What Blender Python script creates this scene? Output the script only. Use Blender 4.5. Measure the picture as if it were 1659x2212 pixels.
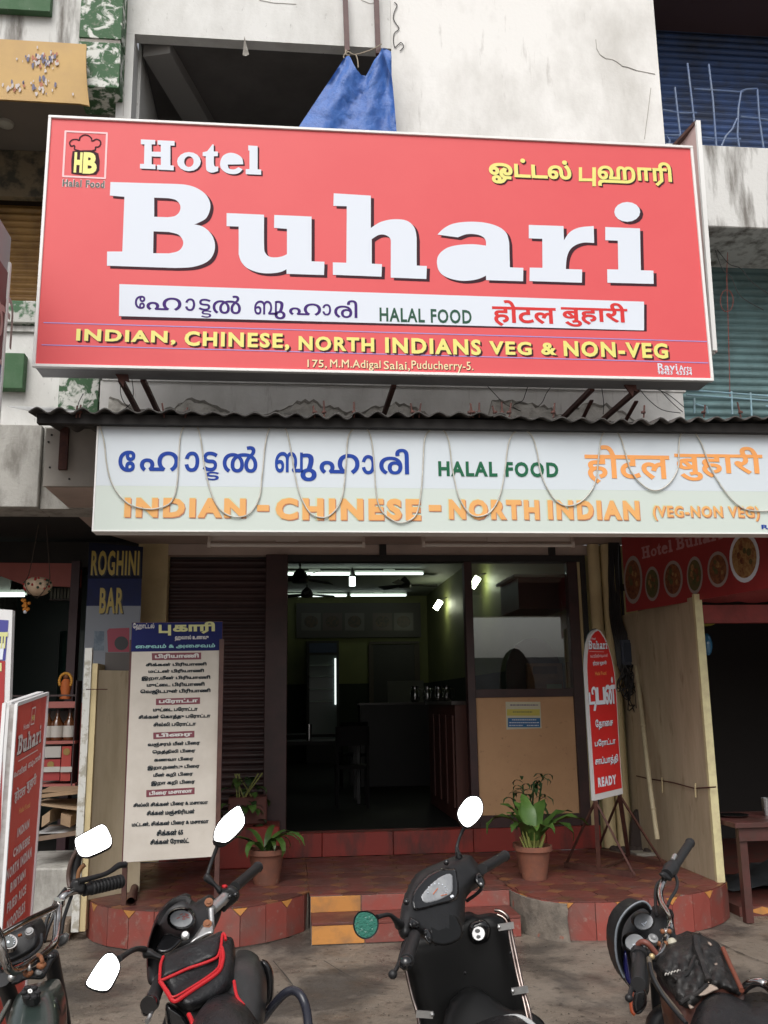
import bpy, bmesh, math, random
from math import sin, cos, pi, radians, atan2, sqrt, hypot
from mathutils import Vector, Matrix
from mathutils.geometry import delaunay_2d_cdt
random.seed(7)
S = bpy.context.scene
C = bpy.context.collection
for o in list(bpy.data.objects): bpy.data.objects.remove(o)
# ------------------------------------------------------------------ camera
F, CX, CY, H = 2000.0, 829.5, 1106.0, 1.7
_p, _y, _r = radians(11.6), radians(5.9), radians(0.83)
FW = Vector((sin(_y)*cos(_p), cos(_y)*cos(_p), sin(_p)))
_R0 = Vector((cos(_y), -sin(_y), 0)); _U0 = Vector((-sin(_y)*sin(_p), -cos(_y)*sin(_p), cos(_p)))
RT = _R0*cos(_r) - _U0*sin(_r); UP = _U0*cos(_r) + _R0*sin(_r)
cd = bpy.data.cameras.new('camera'); cam = bpy.data.objects.new('camera', cd); C.objects.link(cam)
cd.sensor_fit = 'VERTICAL'; cd.sensor_height = 24.0; cd.lens = 24.0*F/2212.0
cd.clip_start = 0.05; cd.clip_end = 400
mw = Matrix.Identity(4)
for i in range(3):
    mw[i][0], mw[i][1], mw[i][2] = RT[i], UP[i], -FW[i]
mw[2][3] = H
cam.matrix_world = mw
S.camera = cam
# ------------------------------------------------------------------ light: rainy overcast day
w = bpy.data.worlds.new('World'); S.world = w; w.use_nodes = True
nt = w.node_tree; bg = nt.nodes['Background']
sky = nt.nodes.new('ShaderNodeTexSky'); sky.sky_type = 'NISHITA'; sky.sun_disc = False
sky.sun_elevation = radians(50); sky.sun_rotation = radians(195)
sky.air_density = 1.0; sky.dust_density = 6.0; sky.ozone_density = 0.6
hs = nt.nodes.new('ShaderNodeHueSaturation'); hs.inputs['Saturation'].default_value = 0.22   # cloud cover greys the sky
nt.links.new(sky.outputs[0], hs.inputs['Color']); nt.links.new(hs.outputs[0], bg.inputs[0])
bg.inputs[1].default_value = 0.15
sd = bpy.data.lights.new('sun', 'SUN'); sd.energy = 0.75; sd.angle = radians(40); sd.color = (1, .97, .93)
sun = bpy.data.objects.new('sun', sd); C.objects.link(sun)
_el, _az = radians(50), radians(195)
sdir = Vector((sin(_az)*cos(_el), cos(_az)*cos(_el), sin(_el)))
sun.rotation_euler = sdir.to_track_quat('Z', 'Y').to_euler(); sun.location = (0, -5, 12)
vs = S.view_settings; vs.view_transform = 'Standard'; vs.look = 'None'; vs.gamma = 1; vs.use_curve_mapping = False
vs.exposure = 0.10

# ------------------------------------------------------------------ helpers
def ray(px, py):
    return FW + RT*((px-CX)/F) + UP*((CY-py)/F)
CAMP = Vector((0, 0, H))
def at(px, py, Y):            # the point of the place seen at a photo position, at distance Y in front of the viewer
    d = ray(px, py); return CAMP + d*(Y/d.y)
def atz(px, py, Z):
    d = ray(px, py); return CAMP + d*((Z-H)/d.z)
def atx(px, py, X):
    d = ray(px, py); return CAMP + d*(X/d.x)
class Plane:
    def __init__(s, o, u, v):
        s.o = Vector(o); s.u = Vector(u).normalized(); s.n = s.u.cross(Vector(v)).normalized(); s.v = s.n.cross(s.u)   # n points to the viewer
    def hit(s, px, py):
        d = ray(px, py); t = (s.o-CAMP).dot(s.n)/d.dot(s.n); q = CAMP + d*t - s.o
        return (q.dot(s.u), q.dot(s.v))
    def p(s, a, b, off=0): return s.o + s.u*a + s.v*b + s.n*off

MATS = {}
def M(name, col, rough=.6, metal=0.0, col2=None, ns=4.0, amt=.5, lo=.4, hi=.65, bump=0.0, bs=60.0, stretch=None,
      col3=None, ns3=20.0, lo3=.55, hi3=.62, emit=None, estr=0, coat=0.0, alpha=None, trans=0.0, var=0.0, spec=.5, rvar=0.0, st3=None, dist=0.0):
    if name in MATS: return MATS[name]
    m = bpy.data.materials.new(name); m.use_nodes = True; N = m.node_tree; L = N.links
    b = N.nodes['Principled BSDF']
    b.inputs['Roughness'].default_value = rough; b.inputs['Metallic'].default_value = metal
    b.inputs['Specular IOR Level'].default_value = spec
    if coat: b.inputs['Coat Weight'].default_value = coat; b.inputs['Coat Roughness'].default_value = .08
    if trans: b.inputs['Transmission Weight'].default_value = trans
    geo = N.nodes.new('ShaderNodeNewGeometry')
    def noise(scale, st=None, detail=8, d=0.0):
        n = N.nodes.new('ShaderNodeTexNoise'); n.inputs['Scale'].default_value = scale; n.inputs['Detail'].default_value = detail
        n.inputs['Roughness'].default_value = .62; n.inputs['Distortion'].default_value = d
        src = geo.outputs['Position']
        if st:
            mp = N.nodes.new('ShaderNodeMapping'); mp.inputs['Scale'].default_value = st; L.new(src, mp.inputs[0]); src = mp.outputs[0]
        L.new(src, n.inputs['Vector']); return n
    def ramp(src, a, c):
        r = N.nodes.new('ShaderNodeMapRange'); r.inputs[1].default_value = a; r.inputs[2].default_value = c; r.clamp = True
        L.new(src, r.inputs[0]); return r.outputs[0]
    def mix(fac, a, c):
        x = N.nodes.new('ShaderNodeMix'); x.data_type = 'RGBA'
        if hasattr(fac, 'links'): L.new(fac, x.inputs[0])
        else: x.inputs[0].default_value = fac
        for s_, i in ((a, 6), (c, 7)):
            if hasattr(s_, 'links'): L.new(s_, x.inputs[i])
            else: x.inputs[i].default_value = (*s_, 1)
        return x.outputs[2]
    cur = tuple(col)
    if col2 is not None:
        f = ramp(noise(ns, stretch, d=dist).outputs[0], lo, hi)
        if amt < 1:
            mu = N.nodes.new('ShaderNodeMath'); mu.operation = 'MULTIPLY'; mu.inputs[1].default_value = amt; L.new(f, mu.inputs[0]); f = mu.outputs[0]
        cur = mix(f, cur, tuple(col2))
    if col3 is not None:
        cur = mix(ramp(noise(ns3, st3).outputs[0], lo3, hi3), cur, tuple(col3))
    if var:
        oi = N.nodes.new('ShaderNodeObjectInfo'); r = N.nodes.new('ShaderNodeMapRange')
        r.inputs[3].default_value = 1-var; r.inputs[4].default_value = 1+var; L.new(oi.outputs['Random'], r.inputs[0])
        h = N.nodes.new('ShaderNodeHueSaturation'); L.new(r.outputs[0], h.inputs['Value'])
        if hasattr(cur, 'links'): L.new(cur, h.inputs['Color'])
        else: h.inputs['Color'].default_value = (*cur, 1)
        cur = h.outputs[0]
    if hasattr(cur, 'links'): L.new(cur, b.inputs['Base Color'])
    else: b.inputs['Base Color'].default_value = (*cur, 1)
    if rvar:
        r = N.nodes.new('ShaderNodeMapRange'); r.inputs[1].default_value = .35; r.inputs[2].default_value = .65
        r.inputs[3].default_value = max(.02, rough-rvar); r.inputs[4].default_value = min(1, rough+rvar)
        L.new(noise(ns*1.7, stretch).outputs[0], r.inputs[0]); L.new(r.outputs[0], b.inputs['Roughness'])
    if bump:
        bp = N.nodes.new('ShaderNodeBump'); bp.inputs['Strength'].default_value = bump; bp.inputs['Distance'].default_value = .01
        L.new(noise(bs).outputs[0], bp.inputs['Height']); L.new(bp.outputs[0], b.inputs['Normal'])
    if emit:
        b.inputs['Emission Color'].default_value = (*emit, 1); b.inputs['Emission Strength'].default_value = estr
    MATS[name] = m; return m

def link(name, me, parent=None, **kw):
    o = bpy.data.objects.new(name, me); C.objects.link(o)
    if parent is not None:
        o.parent = parent
        if parent.parent is None and parent.type == 'EMPTY': o.matrix_parent_inverse = Matrix.Translation(-parent.location)
    for k, v in kw.items(): o[k] = v
    return o
def thing(name, label, cat, loc=(0, 0, 0), group=None):
    o = bpy.data.objects.new(name, None); C.objects.link(o); o.location = loc; o.empty_display_size = .1
    o['label'] = label; o['category'] = cat
    if group: o['group'] = group
    return o
def tag(o, label, cat, group=None):
    o['label'] = label; o['category'] = cat
    if group: o['group'] = group
    return o
class B:
    """collects shapes into one mesh"""
    def __init__(s): s.v = []; s.f = []; s.sm = []
    def add(s, vs_, fs, smooth=False):
        n = len(s.v); s.v += [tuple(x) for x in vs_]; s.f += [tuple(i+n for i in f) for f in fs]; s.sm += [smooth]*len(fs); return s
    def box(s, a, b):
        (x0, y0, z0), (x1, y1, z1) = a, b
        if x0 > x1: x0, x1 = x1, x0
        if y0 > y1: y0, y1 = y1, y0
        if z0 > z1: z0, z1 = z1, z0
        return s.add([(x0,y0,z0),(x1,y0,z0),(x1,y1,z0),(x0,y1,z0),(x0,y0,z1),(x1,y0,z1),(x1,y1,z1),(x0,y1,z1)],
            [(0,3,2,1),(4,5,6,7),(0,1,5,4),(1,2,6,5),(2,3,7,6),(3,0,4,7)])
    def bar(s, a, b, w_, h_, up=(0, 0, 1)):      # rectangular bar from a to b
        a = Vector(a); b = Vector(b); d = (b-a).normalized(); u = Vector(up)
        if abs(d.dot(u)) > .97: u = Vector((0, 1, 0))
        x = d.cross(u).normalized()*w_/2; y = x.cross(d).normalized()*h_/2
        return s.add([a-x-y, a+x-y, a+x+y, a-x+y, b-x-y, b+x-y, b+x+y, b-x+y],
            [(0,3,2,1),(4,5,6,7),(0,1,5,4),(1,2,6,5),(2,3,7,6),(3,0,4,7)])
    def slab(s, pts, th, n):       # polygon extruded by th along -n
        n = Vector(n).normalized(); k = len(pts); P = [Vector(p) for p in pts]; Q = [p-n*th for p in P]
        return s.add(P+Q, [tuple(range(k)), tuple(reversed(range(k, 2*k)))]+[(i, i+k, (i+1) % k+k, (i+1) % k) for i in range(k)])
    def tube(s, pts, r, n=8, caps=True):
        P = [Vector(p) for p in pts]
        if not hasattr(r, '__len__'): r = [r]*len(P)
        T = []
        for i in range(len(P)):
            T.append((P[min(i+1, len(P)-1)]-P[max(i-1, 0)]).normalized())
        u = T[0].orthogonal().normalized(); V = []
        for i, p in enumerate(P):
            u = (u-T[i]*u.dot(T[i])).normalized(); w_ = T[i].cross(u)
            V += [p+(u*cos(2*pi*k/n)+w_*sin(2*pi*k/n))*r[i] for k in range(n)]
        Fc = [(i*n+k, i*n+(k+1) % n, (i+1)*n+(k+1) % n, (i+1)*n+k) for i in range(len(P)-1) for k in range(n)]
        if caps: Fc += [tuple(reversed(range(n))), tuple(range((len(P)-1)*n, len(P)*n))]
        return s.add(V, Fc, True)
    def lathe(s, o, prof, n=24, axis=(0, 0, 1)):     # prof: (radius, height)
        o = Vector(o); ax = Vector(axis).normalized(); u = ax.orthogonal().normalized(); w_ = ax.cross(u); V = []
        for r, h in prof: V += [o+ax*h+(u*cos(2*pi*k/n)+w_*sin(2*pi*k/n))*r for k in range(n)]
        Fc = [(i*n+k, i*n+(k+1) % n, (i+1)*n+(k+1) % n, (i+1)*n+k) for i in range(len(prof)-1) for k in range(n)]
        if prof[0][0] > 0: Fc.append(tuple(reversed(range(n))))
        if prof[-1][0] > 0: Fc.append(tuple(range((len(prof)-1)*n, len(prof)*n)))
        return s.add(V, Fc, True)
    def ball(s, c, rx, ry=None, rz=None, n=14, m=9, R=None):
        ry = ry or rx; rz = rz or rx; c = Vector(c); V = []
        for i in range(1, m):
            for k in range(n):
                p = Vector((rx*sin(pi*i/m)*cos(2*pi*k/n), ry*sin(pi*i/m)*sin(2*pi*k/n), rz*cos(pi*i/m)))
                if R: p = R @ p
                V.append(c+p)
        t = Vector((0, 0, rz)); 
        if R: t = R @ t
        V += [c+t, c-t]; a = len(V)-2
        Fc = [(i*n+k, (i+1)*n+k, (i+1)*n+(k+1) % n, i*n+(k+1) % n) for i in range(m-2) for k in range(n)]
        Fc += [(a, k, (k+1) % n) for k in range(n)]+[(a+1, (m-2)*n+(k+1) % n, (m-2)*n+k) for k in range(n)]
        return s.add(V, Fc, True)
    def grid(s, rows, close=False, smooth=True):     # rows of equal length
        R = len(rows); K = len(rows[0]); V = [p for r in rows for p in r]; kk = K if close else K-1
        return s.add(V, [(i*K+k, i*K+(k+1) % K, (i+1)*K+(k+1) % K, (i+1)*K+k) for i in range(R-1) for k in range(kk)], smooth)
    def mesh(s, name, mat, bev=0):
        me = bpy.data.meshes.new(name); me.from_pydata(s.v, [], s.f); me.update()
        bm = bmesh.new(); bm.from_mesh(me)
        if bev: bmesh.ops.bevel(bm, geom=list(bm.edges), offset=bev, segments=1, affect='EDGES', profile=.7)
        bmesh.ops.recalc_face_normals(bm, faces=bm.faces); bm.to_mesh(me); bm.free()
        if not bev:
            for i, q in enumerate(s.sm): me.polygons[i].use_smooth = q
            if any(s.sm) and not getattr(s, 'soft', False): me.set_sharp_from_angle(angle=radians(42))
        for x in (mat if isinstance(mat, (list, tuple)) else [mat]): me.materials.append(x)
        return me
    def obj(s, name, mat, parent=None, bev=0, **kw): return link(name, s.mesh(name, mat, bev), parent, **kw)
def crs(P, n=6, closed=False):        # Catmull-Rom through points
    P = [Vector(p) for p in P]; out = []; K = len(P); rng = K if closed else K-1
    for i in range(rng):
        if closed: a, b, c, d = P[i-1], P[i], P[(i+1) % K], P[(i+2) % K]
        else: a, b, c, d = P[max(i-1, 0)], P[i], P[i+1], P[min(i+2, K-1)]
        for k in range(n):
            t = k/n; out.append(.5*((2*b)+(c-a)*t+(2*a-5*b+4*c-d)*t*t+(3*b-a-3*c+d)*t*t*t))
    if not closed: out.append(P[-1])
    return out
# --- flat lettering: outlines filled by the non-zero rule
def area(P): return .5*sum(P[i][0]*P[(i+1) % len(P)][1]-P[(i+1) % len(P)][0]*P[i][1] for i in range(len(P)))
def fill(loops):
    loops = [l for l in loops if len(l) > 2 and abs(area(l)) > 1e-9]
    V = []; E = []
    for l in loops:
        n = len(V); V += [Vector((p[0], p[1])) for p in l]; E += [(n+i, n+(i+1) % len(l)) for i in range(len(l))]
    if not V: return [], []
    vo, eo, fo, *_ = delaunay_2d_cdt(V, E, [], 0, 1e-6)
    bb = [(min(p[0] for p in l), max(p[0] for p in l), min(p[1] for p in l), max(p[1] for p in l)) for l in loops]
    out = []
    for f in fo:
        cx = sum(vo[i][0] for i in f)/len(f); cy = sum(vo[i][1] for i in f)/len(f); wn = 0
        for l, q in zip(loops, bb):
            if cx < q[0] or cx > q[1] or cy < q[2] or cy > q[3]: continue
            for i in range(len(l)):
                ax, ay = l[i][0], l[i][1]; bx, by = l[(i+1) % len(l)][0], l[(i+1) % len(l)][1]
                if (ay <= cy) != (by <= cy):
                    t = (cy-ay)/(by-ay)
                    if ax+t*(bx-ax) > cx: wn += 1 if by > ay else -1
        if wn != 0: out.append(tuple(f))
    return [(v[0], v[1]) for v in vo], out
def embolden(l, d):
    out = []; K = len(l)
    for i in range(K):
        a, b, c = l[i-1], l[i], l[(i+1) % K]
        e1 = (b[0]-a[0], b[1]-a[1]); e2 = (c[0]-b[0], c[1]-b[1]); n1 = hypot(*e1) or 1; n2 = hypot(*e2) or 1
        nx = e1[1]/n1+e2[1]/n2; ny = -e1[0]/n1-e2[0]/n2; q = nx*nx+ny*ny
        if q < .25: q = .25
        k = 2*d/q; out.append((b[0]+nx*k, b[1]+ny*k))
    return out
GC = {}; WORDS = {}
def reorder(t):      # vowel signs written to the left of their Tamil consonant
    out = []
    for c in t:
        if c in 'ெேை': out.insert(len(out)-1, c)
        elif c in 'ொோௌ': out.insert(len(out)-1, {'ொ': 'ெ', 'ோ': 'ே', 'ௌ': 'ெ'}[c]); out.append('ா')
        else: out.append(c)
    return ''.join(out)
def glyphs(text, bold=0.0, res=3):
    """outline of a line of text in the built-in typeface, as filled flat mesh data"""
    if text[0] == '@': return fill(WORDS[text[1:]])
    text = reorder(text); asc = all(ord(c) < 128 for c in text)
    cu = bpy.data.curves.new('t', 'FONT'); cu.body = text; cu.size = 1; cu.resolution_u = res
    ob = bpy.data.objects.new('t', cu); cv = ob.to_curve(bpy.context.evaluated_depsgraph_get())
    by = {}
    for sp in cv.splines:
        pts = []
        if sp.type == 'BEZIER':
            bp = sp.bezier_points; K = len(bp)
            for i in range(K):
                a, b = bp[i], bp[(i+1) % K]; p0, p1, p2, p3 = a.co, a.handle_right, b.handle_left, b.co
                st = 1 if ((p1-p0).cross(p3-p0).length < 1e-5 and (p2-p0).cross(p3-p0).length < 1e-5) else res
                for k in range(st):
                    t = k/st; q = p0*(1-t)**3+p1*3*t*(1-t)**2+p2*3*t*t*(1-t)+p3*t**3; pts.append((q[0], q[1]))
        else: pts = [(p.co[0], p.co[1]) for p in sp.points]
        by.setdefault(sp.character_index, []).append(pts)
    V = []; Fc = []
    for ci, loops in by.items():
        ox, oy = loops[0][0]; key = (text[ci] if ci < len(text) else ci, len(loops), bold, res)
        if key not in GC:
            L0 = [[(round(x-ox, 6), round(y-oy, 6)) for x, y in l] for l in loops]
            clean = []
            for l in L0:
                c = [l[0]]
                for p in l[1:]:
                    if hypot(p[0]-c[-1][0], p[1]-c[-1][1]) > 1e-4: c.append(p)
                if len(c) > 2: clean.append(c)
            big = max(clean, key=lambda l: abs(area(l)))
            sg = 1 if area(big) > 0 else -1
            if bold: clean = [embolden(l, bold*sg) for l in clean]
            GC[key] = fill(clean)
        v, f = GC[key]; n = len(V); V += [(x+ox+(ci*bold*2.5 if asc else 0), y+oy, (ci % 3)*.0005) for x, y in v]; Fc += [tuple(i+n for i in q) for q in f]
    ob.to_curve_clear(); bpy.data.objects.remove(ob); bpy.data.curves.remove(cu)
    return V, Fc
def put(VF, pl, bbox, off, name, mat, parent, shear=0, **kw):
    """fit flat artwork into bbox=(u0,v0,u1,v1) of a plane"""
    V, Fc = VF
    if not V: return None
    x0 = min(v[0] for v in V); x1 = max(v[0] for v in V); y0 = min(v[1] for v in V); y1 = max(v[1] for v in V)
    u0, v0, u1, v1 = bbox; sx = (u1-u0)/(x1-x0); sy = (v1-v0)/(y1-y0)
    P = [pl.p(u0+(v[0]-x0)*sx+shear*(v[1]-y0)*sy, v0+(v[1]-y0)*sy, off+(v[2] if len(v) > 2 else 0)) for v in V]
    return B().add(P, Fc).obj(name, mat, parent, **kw)
def pbox(pl, pa, pb):        # bbox from two photo positions (bottom-left, top-right)
    a = pl.hit(*pa); b = pl.hit(*pb); return (a[0], a[1], b[0], b[1])
def text(t, pl, bbox, mat, parent, off=.002, bold=0.0, res=3, shadow=None, sh=(0, 0), shear=0, name='lettering', **kw):
    VF = glyphs(t, bold, res)
    if shadow:
        q = (bbox[0]+sh[0], bbox[1]-sh[1], bbox[2]+sh[0], bbox[3]-sh[1])
        put(VF, pl, q, off-.001, 'letter_shadow', shadow, parent, shear)
    return put(VF, pl, bbox, off, name, mat, parent, shear, **kw)
def rect(pl, a, b, off, name, mat, parent, **kw):    # flat printed rectangle
    return B().add([pl.p(a[0], a[1], off), pl.p(b[0], a[1], off), pl.p(b[0], b[1], off), pl.p(a[0], b[1], off)], [(0, 1, 2, 3)]).obj(name, mat, parent, **kw)
def stroke(P, w_):       # a polyline as overlapping quads + round joints (for non-zero filling)
    out = []
    for i in range(len(P)-1):
        a, b = P[i], P[i+1]; dx, dy = b[0]-a[0], b[1]-a[1]; n = hypot(dx, dy) or 1; nx, ny = -dy/n*w_/2, dx/n*w_/2
        q = [(a[0]-nx, a[1]-ny), (b[0]-nx, b[1]-ny), (b[0]+nx, b[1]+ny), (a[0]+nx, a[1]+ny)]
        if area(q) < 0: q.reverse()
        out.append(q)
    for p in P[1:-1] if len(P) > 2 else []:
        out.append([(p[0]+cos(t*pi/4)*w_/2, p[1]+sin(t*pi/4)*w_/2) for t in range(8)])
    return out
def copyof(src, dx, dy, dz=0, label=None):     # copy of a thing with its parts and sub-parts
    r = src.copy(); C.objects.link(r); r.location = src.location+Vector((dx, dy, dz))
    if label: r['label'] = label
    for ch in src.children:
        c = ch.copy(); C.objects.link(c); c.parent = r; c.matrix_parent_inverse = ch.matrix_parent_inverse.copy()
        for g in ch.children:
            d = g.copy(); C.objects.link(d); d.parent = c; d.matrix_parent_inverse = g.matrix_parent_inverse.copy()
    return r

# ------------------------------------------------------------------ materials
WHITE = (.78, .78, .76)
plaster = M('weathered white plaster', (.72, .72, .70), .85, col2=(.38, .37, .34), ns=1.6, amt=.55, lo=.42, hi=.75, bump=.35, bs=30, stretch=(1.5, 1.5, .7), col3=(.30, .29, .27), ns3=14, lo3=.63, hi3=.74, st3=(1.6, 1.6, .5))
plaster_clean = M('white limewash wall', (.82, .81, .785), .85, col2=(.50, .485, .45), ns=1.5, amt=.75, lo=.44, hi=.70, bump=.3, bs=24, stretch=(1, 1, .55), col3=(.46, .44, .41), ns3=7, lo3=.60, hi3=.80, st3=(2.2, 2.2, .35))
green_wall = M('peeling green paint', (.045, .115, .05), .75, col2=(.66, .67, .63), ns=9, amt=1, lo=.50, hi=.58, dist=.6, bump=.4, bs=50, col3=(.2, .22, .17), ns3=24, lo3=.56, hi3=.7)
green_solid = M('green paint', (.045, .12, .05), .75, col2=(.09, .16, .09), ns=9, amt=.6, bump=.2, col3=(.5, .52, .48), ns3=18, lo3=.66, hi3=.69)
stained = M('rain stained white concrete', (.66, .66, .64), .9, col2=(.10, .085, .07), ns=3.2, amt=.85, lo=.47, hi=.66, stretch=(2.2, 2.2, .35), bump=.4, bs=35)
cement = M('bare cement render', (.32, .30, .27), .95, col2=(.19, .18, .16), ns=9, amt=.8, bump=.9, bs=40, col3=(.44, .42, .38), ns3=30, lo3=.56, hi3=.7)
concrete = M('grimy concrete', (.42, .41, .38), .9, col2=(.16, .15, .13), ns=5, amt=.8, lo=.45, hi=.7, bump=.6, bs=40, stretch=(1.5, 1.5, .6))
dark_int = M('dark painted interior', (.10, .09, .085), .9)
black = M('black paint', (.018, .017, .017), .5)
rust = M('rusty brown angle iron', (.10, .035, .025), .7, col2=(.05, .02, .018), ns=20, amt=.8, bump=.3)
yellowpanel = M('ochre board', (.55, .35, .12), .6, col2=(.46, .29, .11), ns=3, amt=.7)
# ------------------------------------------------------------------ ground
asphalt = M('wet grimy concrete ground', (.21, .175, .142), .5, col2=(.075, .064, .055), ns=1.3, amt=.95, lo=.46, hi=.58, bump=1.0, bs=38, rvar=.28, col3=(.055, .046, .038), ns3=17, lo3=.56, hi3=.70, dist=.3)
g = B(); NX, NY = 60, 60
rows = []
for j in range(NY+1):
    r = []
    for i in range(NX+1):
        x = -6+12*i/NX; y = 1.0+8.4*j/NY
        r.append((x, y, .012*sin(x*1.3+y*.7)*cos(y*1.9)-.006))
    rows.append(r)
g.grid(rows, smooth=True)
g.add([(-80, -60, -.03), (80, -60, -.03), (80, 120, -.03), (-80, 120, -.03)], [(0, 1, 2, 3)])
g.obj('ground', asphalt, kind='structure')
for P in ([(1290, 2045), (1420, 2040), (1560, 2010), (1659, 1990)], [(1500, 2008), (1560, 2040), (1640, 2075), (1700, 2090)], [(700, 2075), (780, 2120), (860, 2130)], [(590, 2075), (640, 2140), (660, 2212)]):
    q = crs([atz(x, y, .010) for x, y in P], 5); b = B()
    for i in range(len(q)-1):
        a, c = q[i], q[i+1]; d = (c-a).normalized(); n_ = Vector((-d.y, d.x, 0))*random.uniform(.002, .006); b.add([a-n_, c-n_, c+n_, a+n_], [(0, 1, 2, 3)])
    b.obj('ground_joint', M('muddy joint', (.05, .042, .035), .9), kind='structure')
# loose grit, leaves of dirt in front of the plinth
gb = B()
for i in range(2200):
    x = random.uniform(-1.6, 4); y = random.uniform(3.3, 7.0); s = random.uniform(.003, .009)*(1.8 if i % 40 == 0 else 1)
    if random.random() < .55: y = random.gauss(5.0, .35)
    a = random.uniform(0, 6.28)
    gb.add([(x+cos(a+k*2.1)*s, y+sin(a+k*2.1)*s, .004) for k in range(3)]+[(x, y, .004+s*.6)], [(0, 1, 3), (1, 2, 3), (2, 0, 3)])
gb.obj('grit', M('dark grit', (.06, .05, .04), .9), kind='stuff')

# ------------------------------------------------------------------ raised tiled platform
ZP = .27
redtile = M('worn red cement tile', (.155, .042, .033), .45, col2=(.085, .047, .040), ns=2.6, amt=.85, lo=.42, hi=.68, bump=.15, bs=30, var=.22, rvar=.15, col3=(.10, .085, .075), ns3=14, lo3=.60, hi3=.72)
redriser = M('painted red tile', (.25, .055, .042), .6, col2=(.16, .10, .085), ns=4, amt=.8, lo=.44, hi=.7, bump=.2, bs=40, var=.15, col3=(.27, .17, .14), ns3=17, lo3=.58, hi3=.72)
ochretile = M('ochre cement tile', (.50, .22, .055), .6, col2=(.22, .12, .06), ns=6, amt=.75, lo=.46, hi=.7, bump=.2, bs=40, var=.12)
ochrefloor = M('worn ochre inlay', (.22, .09, .04), .5, col2=(.10, .05, .035), ns=5, amt=.8, var=.2)
plat = thing('tiled_platform', 'raised red tiled shop platform with scalloped front and ochre inlays', 'platform', (.9, 8.2, 0))
LB = crs([(-1.58, 9.25, 0), (-1.56, 8.0, 0), (-1.42, 7.5, 0), (-1.08, 7.22, 0), (-.72, 7.15, 0), (-.3, 7.2, 0), (.0, 7.42, 0), (.14, 7.62, 0), (.16, 7.8, 0), (.16, 9.25, 0)], 5)
RB = crs([(1.72, 9.25, 0), (1.72, 7.8, 0), (1.76, 7.35, 0), (1.92, 7.03, 0), (2.25, 6.93, 0), (2.7, 6.98, 0), (3.1, 7.14, 0), (3.38, 7.38, 0), (3.52, 7.75, 0), (3.54, 9.25, 0)], 5)
def hull_poly(P):
    P = sorted((p.x, p.y) for p in P); h = []
    for seq in (P, P[::-1]):
        s0 = len(h)
        for p in seq:
            while len(h)-s0 >= 2 and (h[-1][0]-h[-2][0])*(p[1]-h[-2][1])-(h[-1][1]-h[-2][1])*(p[0]-h[-2][0]) <= 0: h.pop()
            h.append(p)
        h.pop()
    return h
def core(P, z0, z1):
    b = B(); K = len(P)
    b.add([(p.x, p.y, z0) for p in P]+[(p.x, p.y, z1) for p in P], [tuple(range(K, 2*K)), tuple(reversed(range(K)))]+[(i, (i+1) % K, (i+1) % K+K, i+K) for i in range(K)])
    return b
mortar = M('grey mortar', (.22, .19, .16), .9, col2=(.12, .10, .09), ns=12, amt=.8, bump=.6)
core([p+Vector((0, .012, 0)) for p in LB], -.05, ZP-.008).obj('bay_core', mortar, plat)
core([p+Vector((0, .012, 0)) for p in RB], -.05, ZP-.008).obj('bay_core', mortar, plat)
B().box((.17, 7.5, -.05), (1.71, 9.3, ZP-.008)).obj('step_core', mortar, plat)
B().box((.17, 7.16, -.05), (1.71, 7.5, .128)).obj('step_core', mortar, plat)
def clip(poly, conv):
    a = sum(conv[i][0]*conv[(i+1) % len(conv)][1]-conv[(i+1) % len(conv)][0]*conv[i][1] for i in range(len(conv)))
    if a < 0: conv = conv[::-1]
    out = poly
    for i in range(len(conv)):
        A = conv[i]; Bq = conv[(i+1) % len(conv)]; inp = out; out = []
        def sd(p): return (Bq[0]-A[0])*(p[1]-A[1])-(Bq[1]-A[1])*(p[0]-A[0])
        for k in range(len(inp)):
            p, q = inp[k], inp[(k+1) % len(inp)]; sp, sq = sd(p), sd(q)
            if sp >= 0: out.append(p)
            if (sp >= 0) != (sq >= 0):
                t = sp/(sp-sq); out.append((p[0]+t*(q[0]-p[0]), p[1]+t*(q[1]-p[1])))
        if len(out) < 3: return []
    return out
zones = [hull_poly(LB), hull_poly(RB), [(.165, 7.5), (1.715, 7.5), (1.715, 9.25), (.165, 9.25)]]
T = .27; cc = .075; gp = .003
for i in range(20):
    for j in range(10):
        x0 = -1.75+i*T; y0 = 6.8+j*T
        if y0 > 9.2: continue
        x1, y1 = x0+T, y0+T
        octo = [(x0+cc, y0+gp), (x1-cc, y0+gp), (x1-gp, y0+cc), (x1-gp, y1-cc), (x1-cc, y1-gp), (x0+cc, y1-gp), (x0+gp, y1-cc), (x0+gp, y0+cc)]
        dia = [(x1, y1-cc+gp), (x1+cc-gp, y1), (x1, y1+cc-gp), (x1-cc+gp, y1)]
        for zn in zones:
            for pl_, mt, nm in ((octo, redtile, 'floor_tile'), (dia, ochrefloor, 'floor_inlay')):
                q = clip(pl_, zn)
                if len(q) > 2 and abs(area(q)) > .0012:
                    dz = random.uniform(-.002, .001)
                    b = B(); b.slab([(p[0], p[1], ZP+dz) for p in q], .01, (0, 0, 1)); b.obj(nm, mt, plat)
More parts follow.
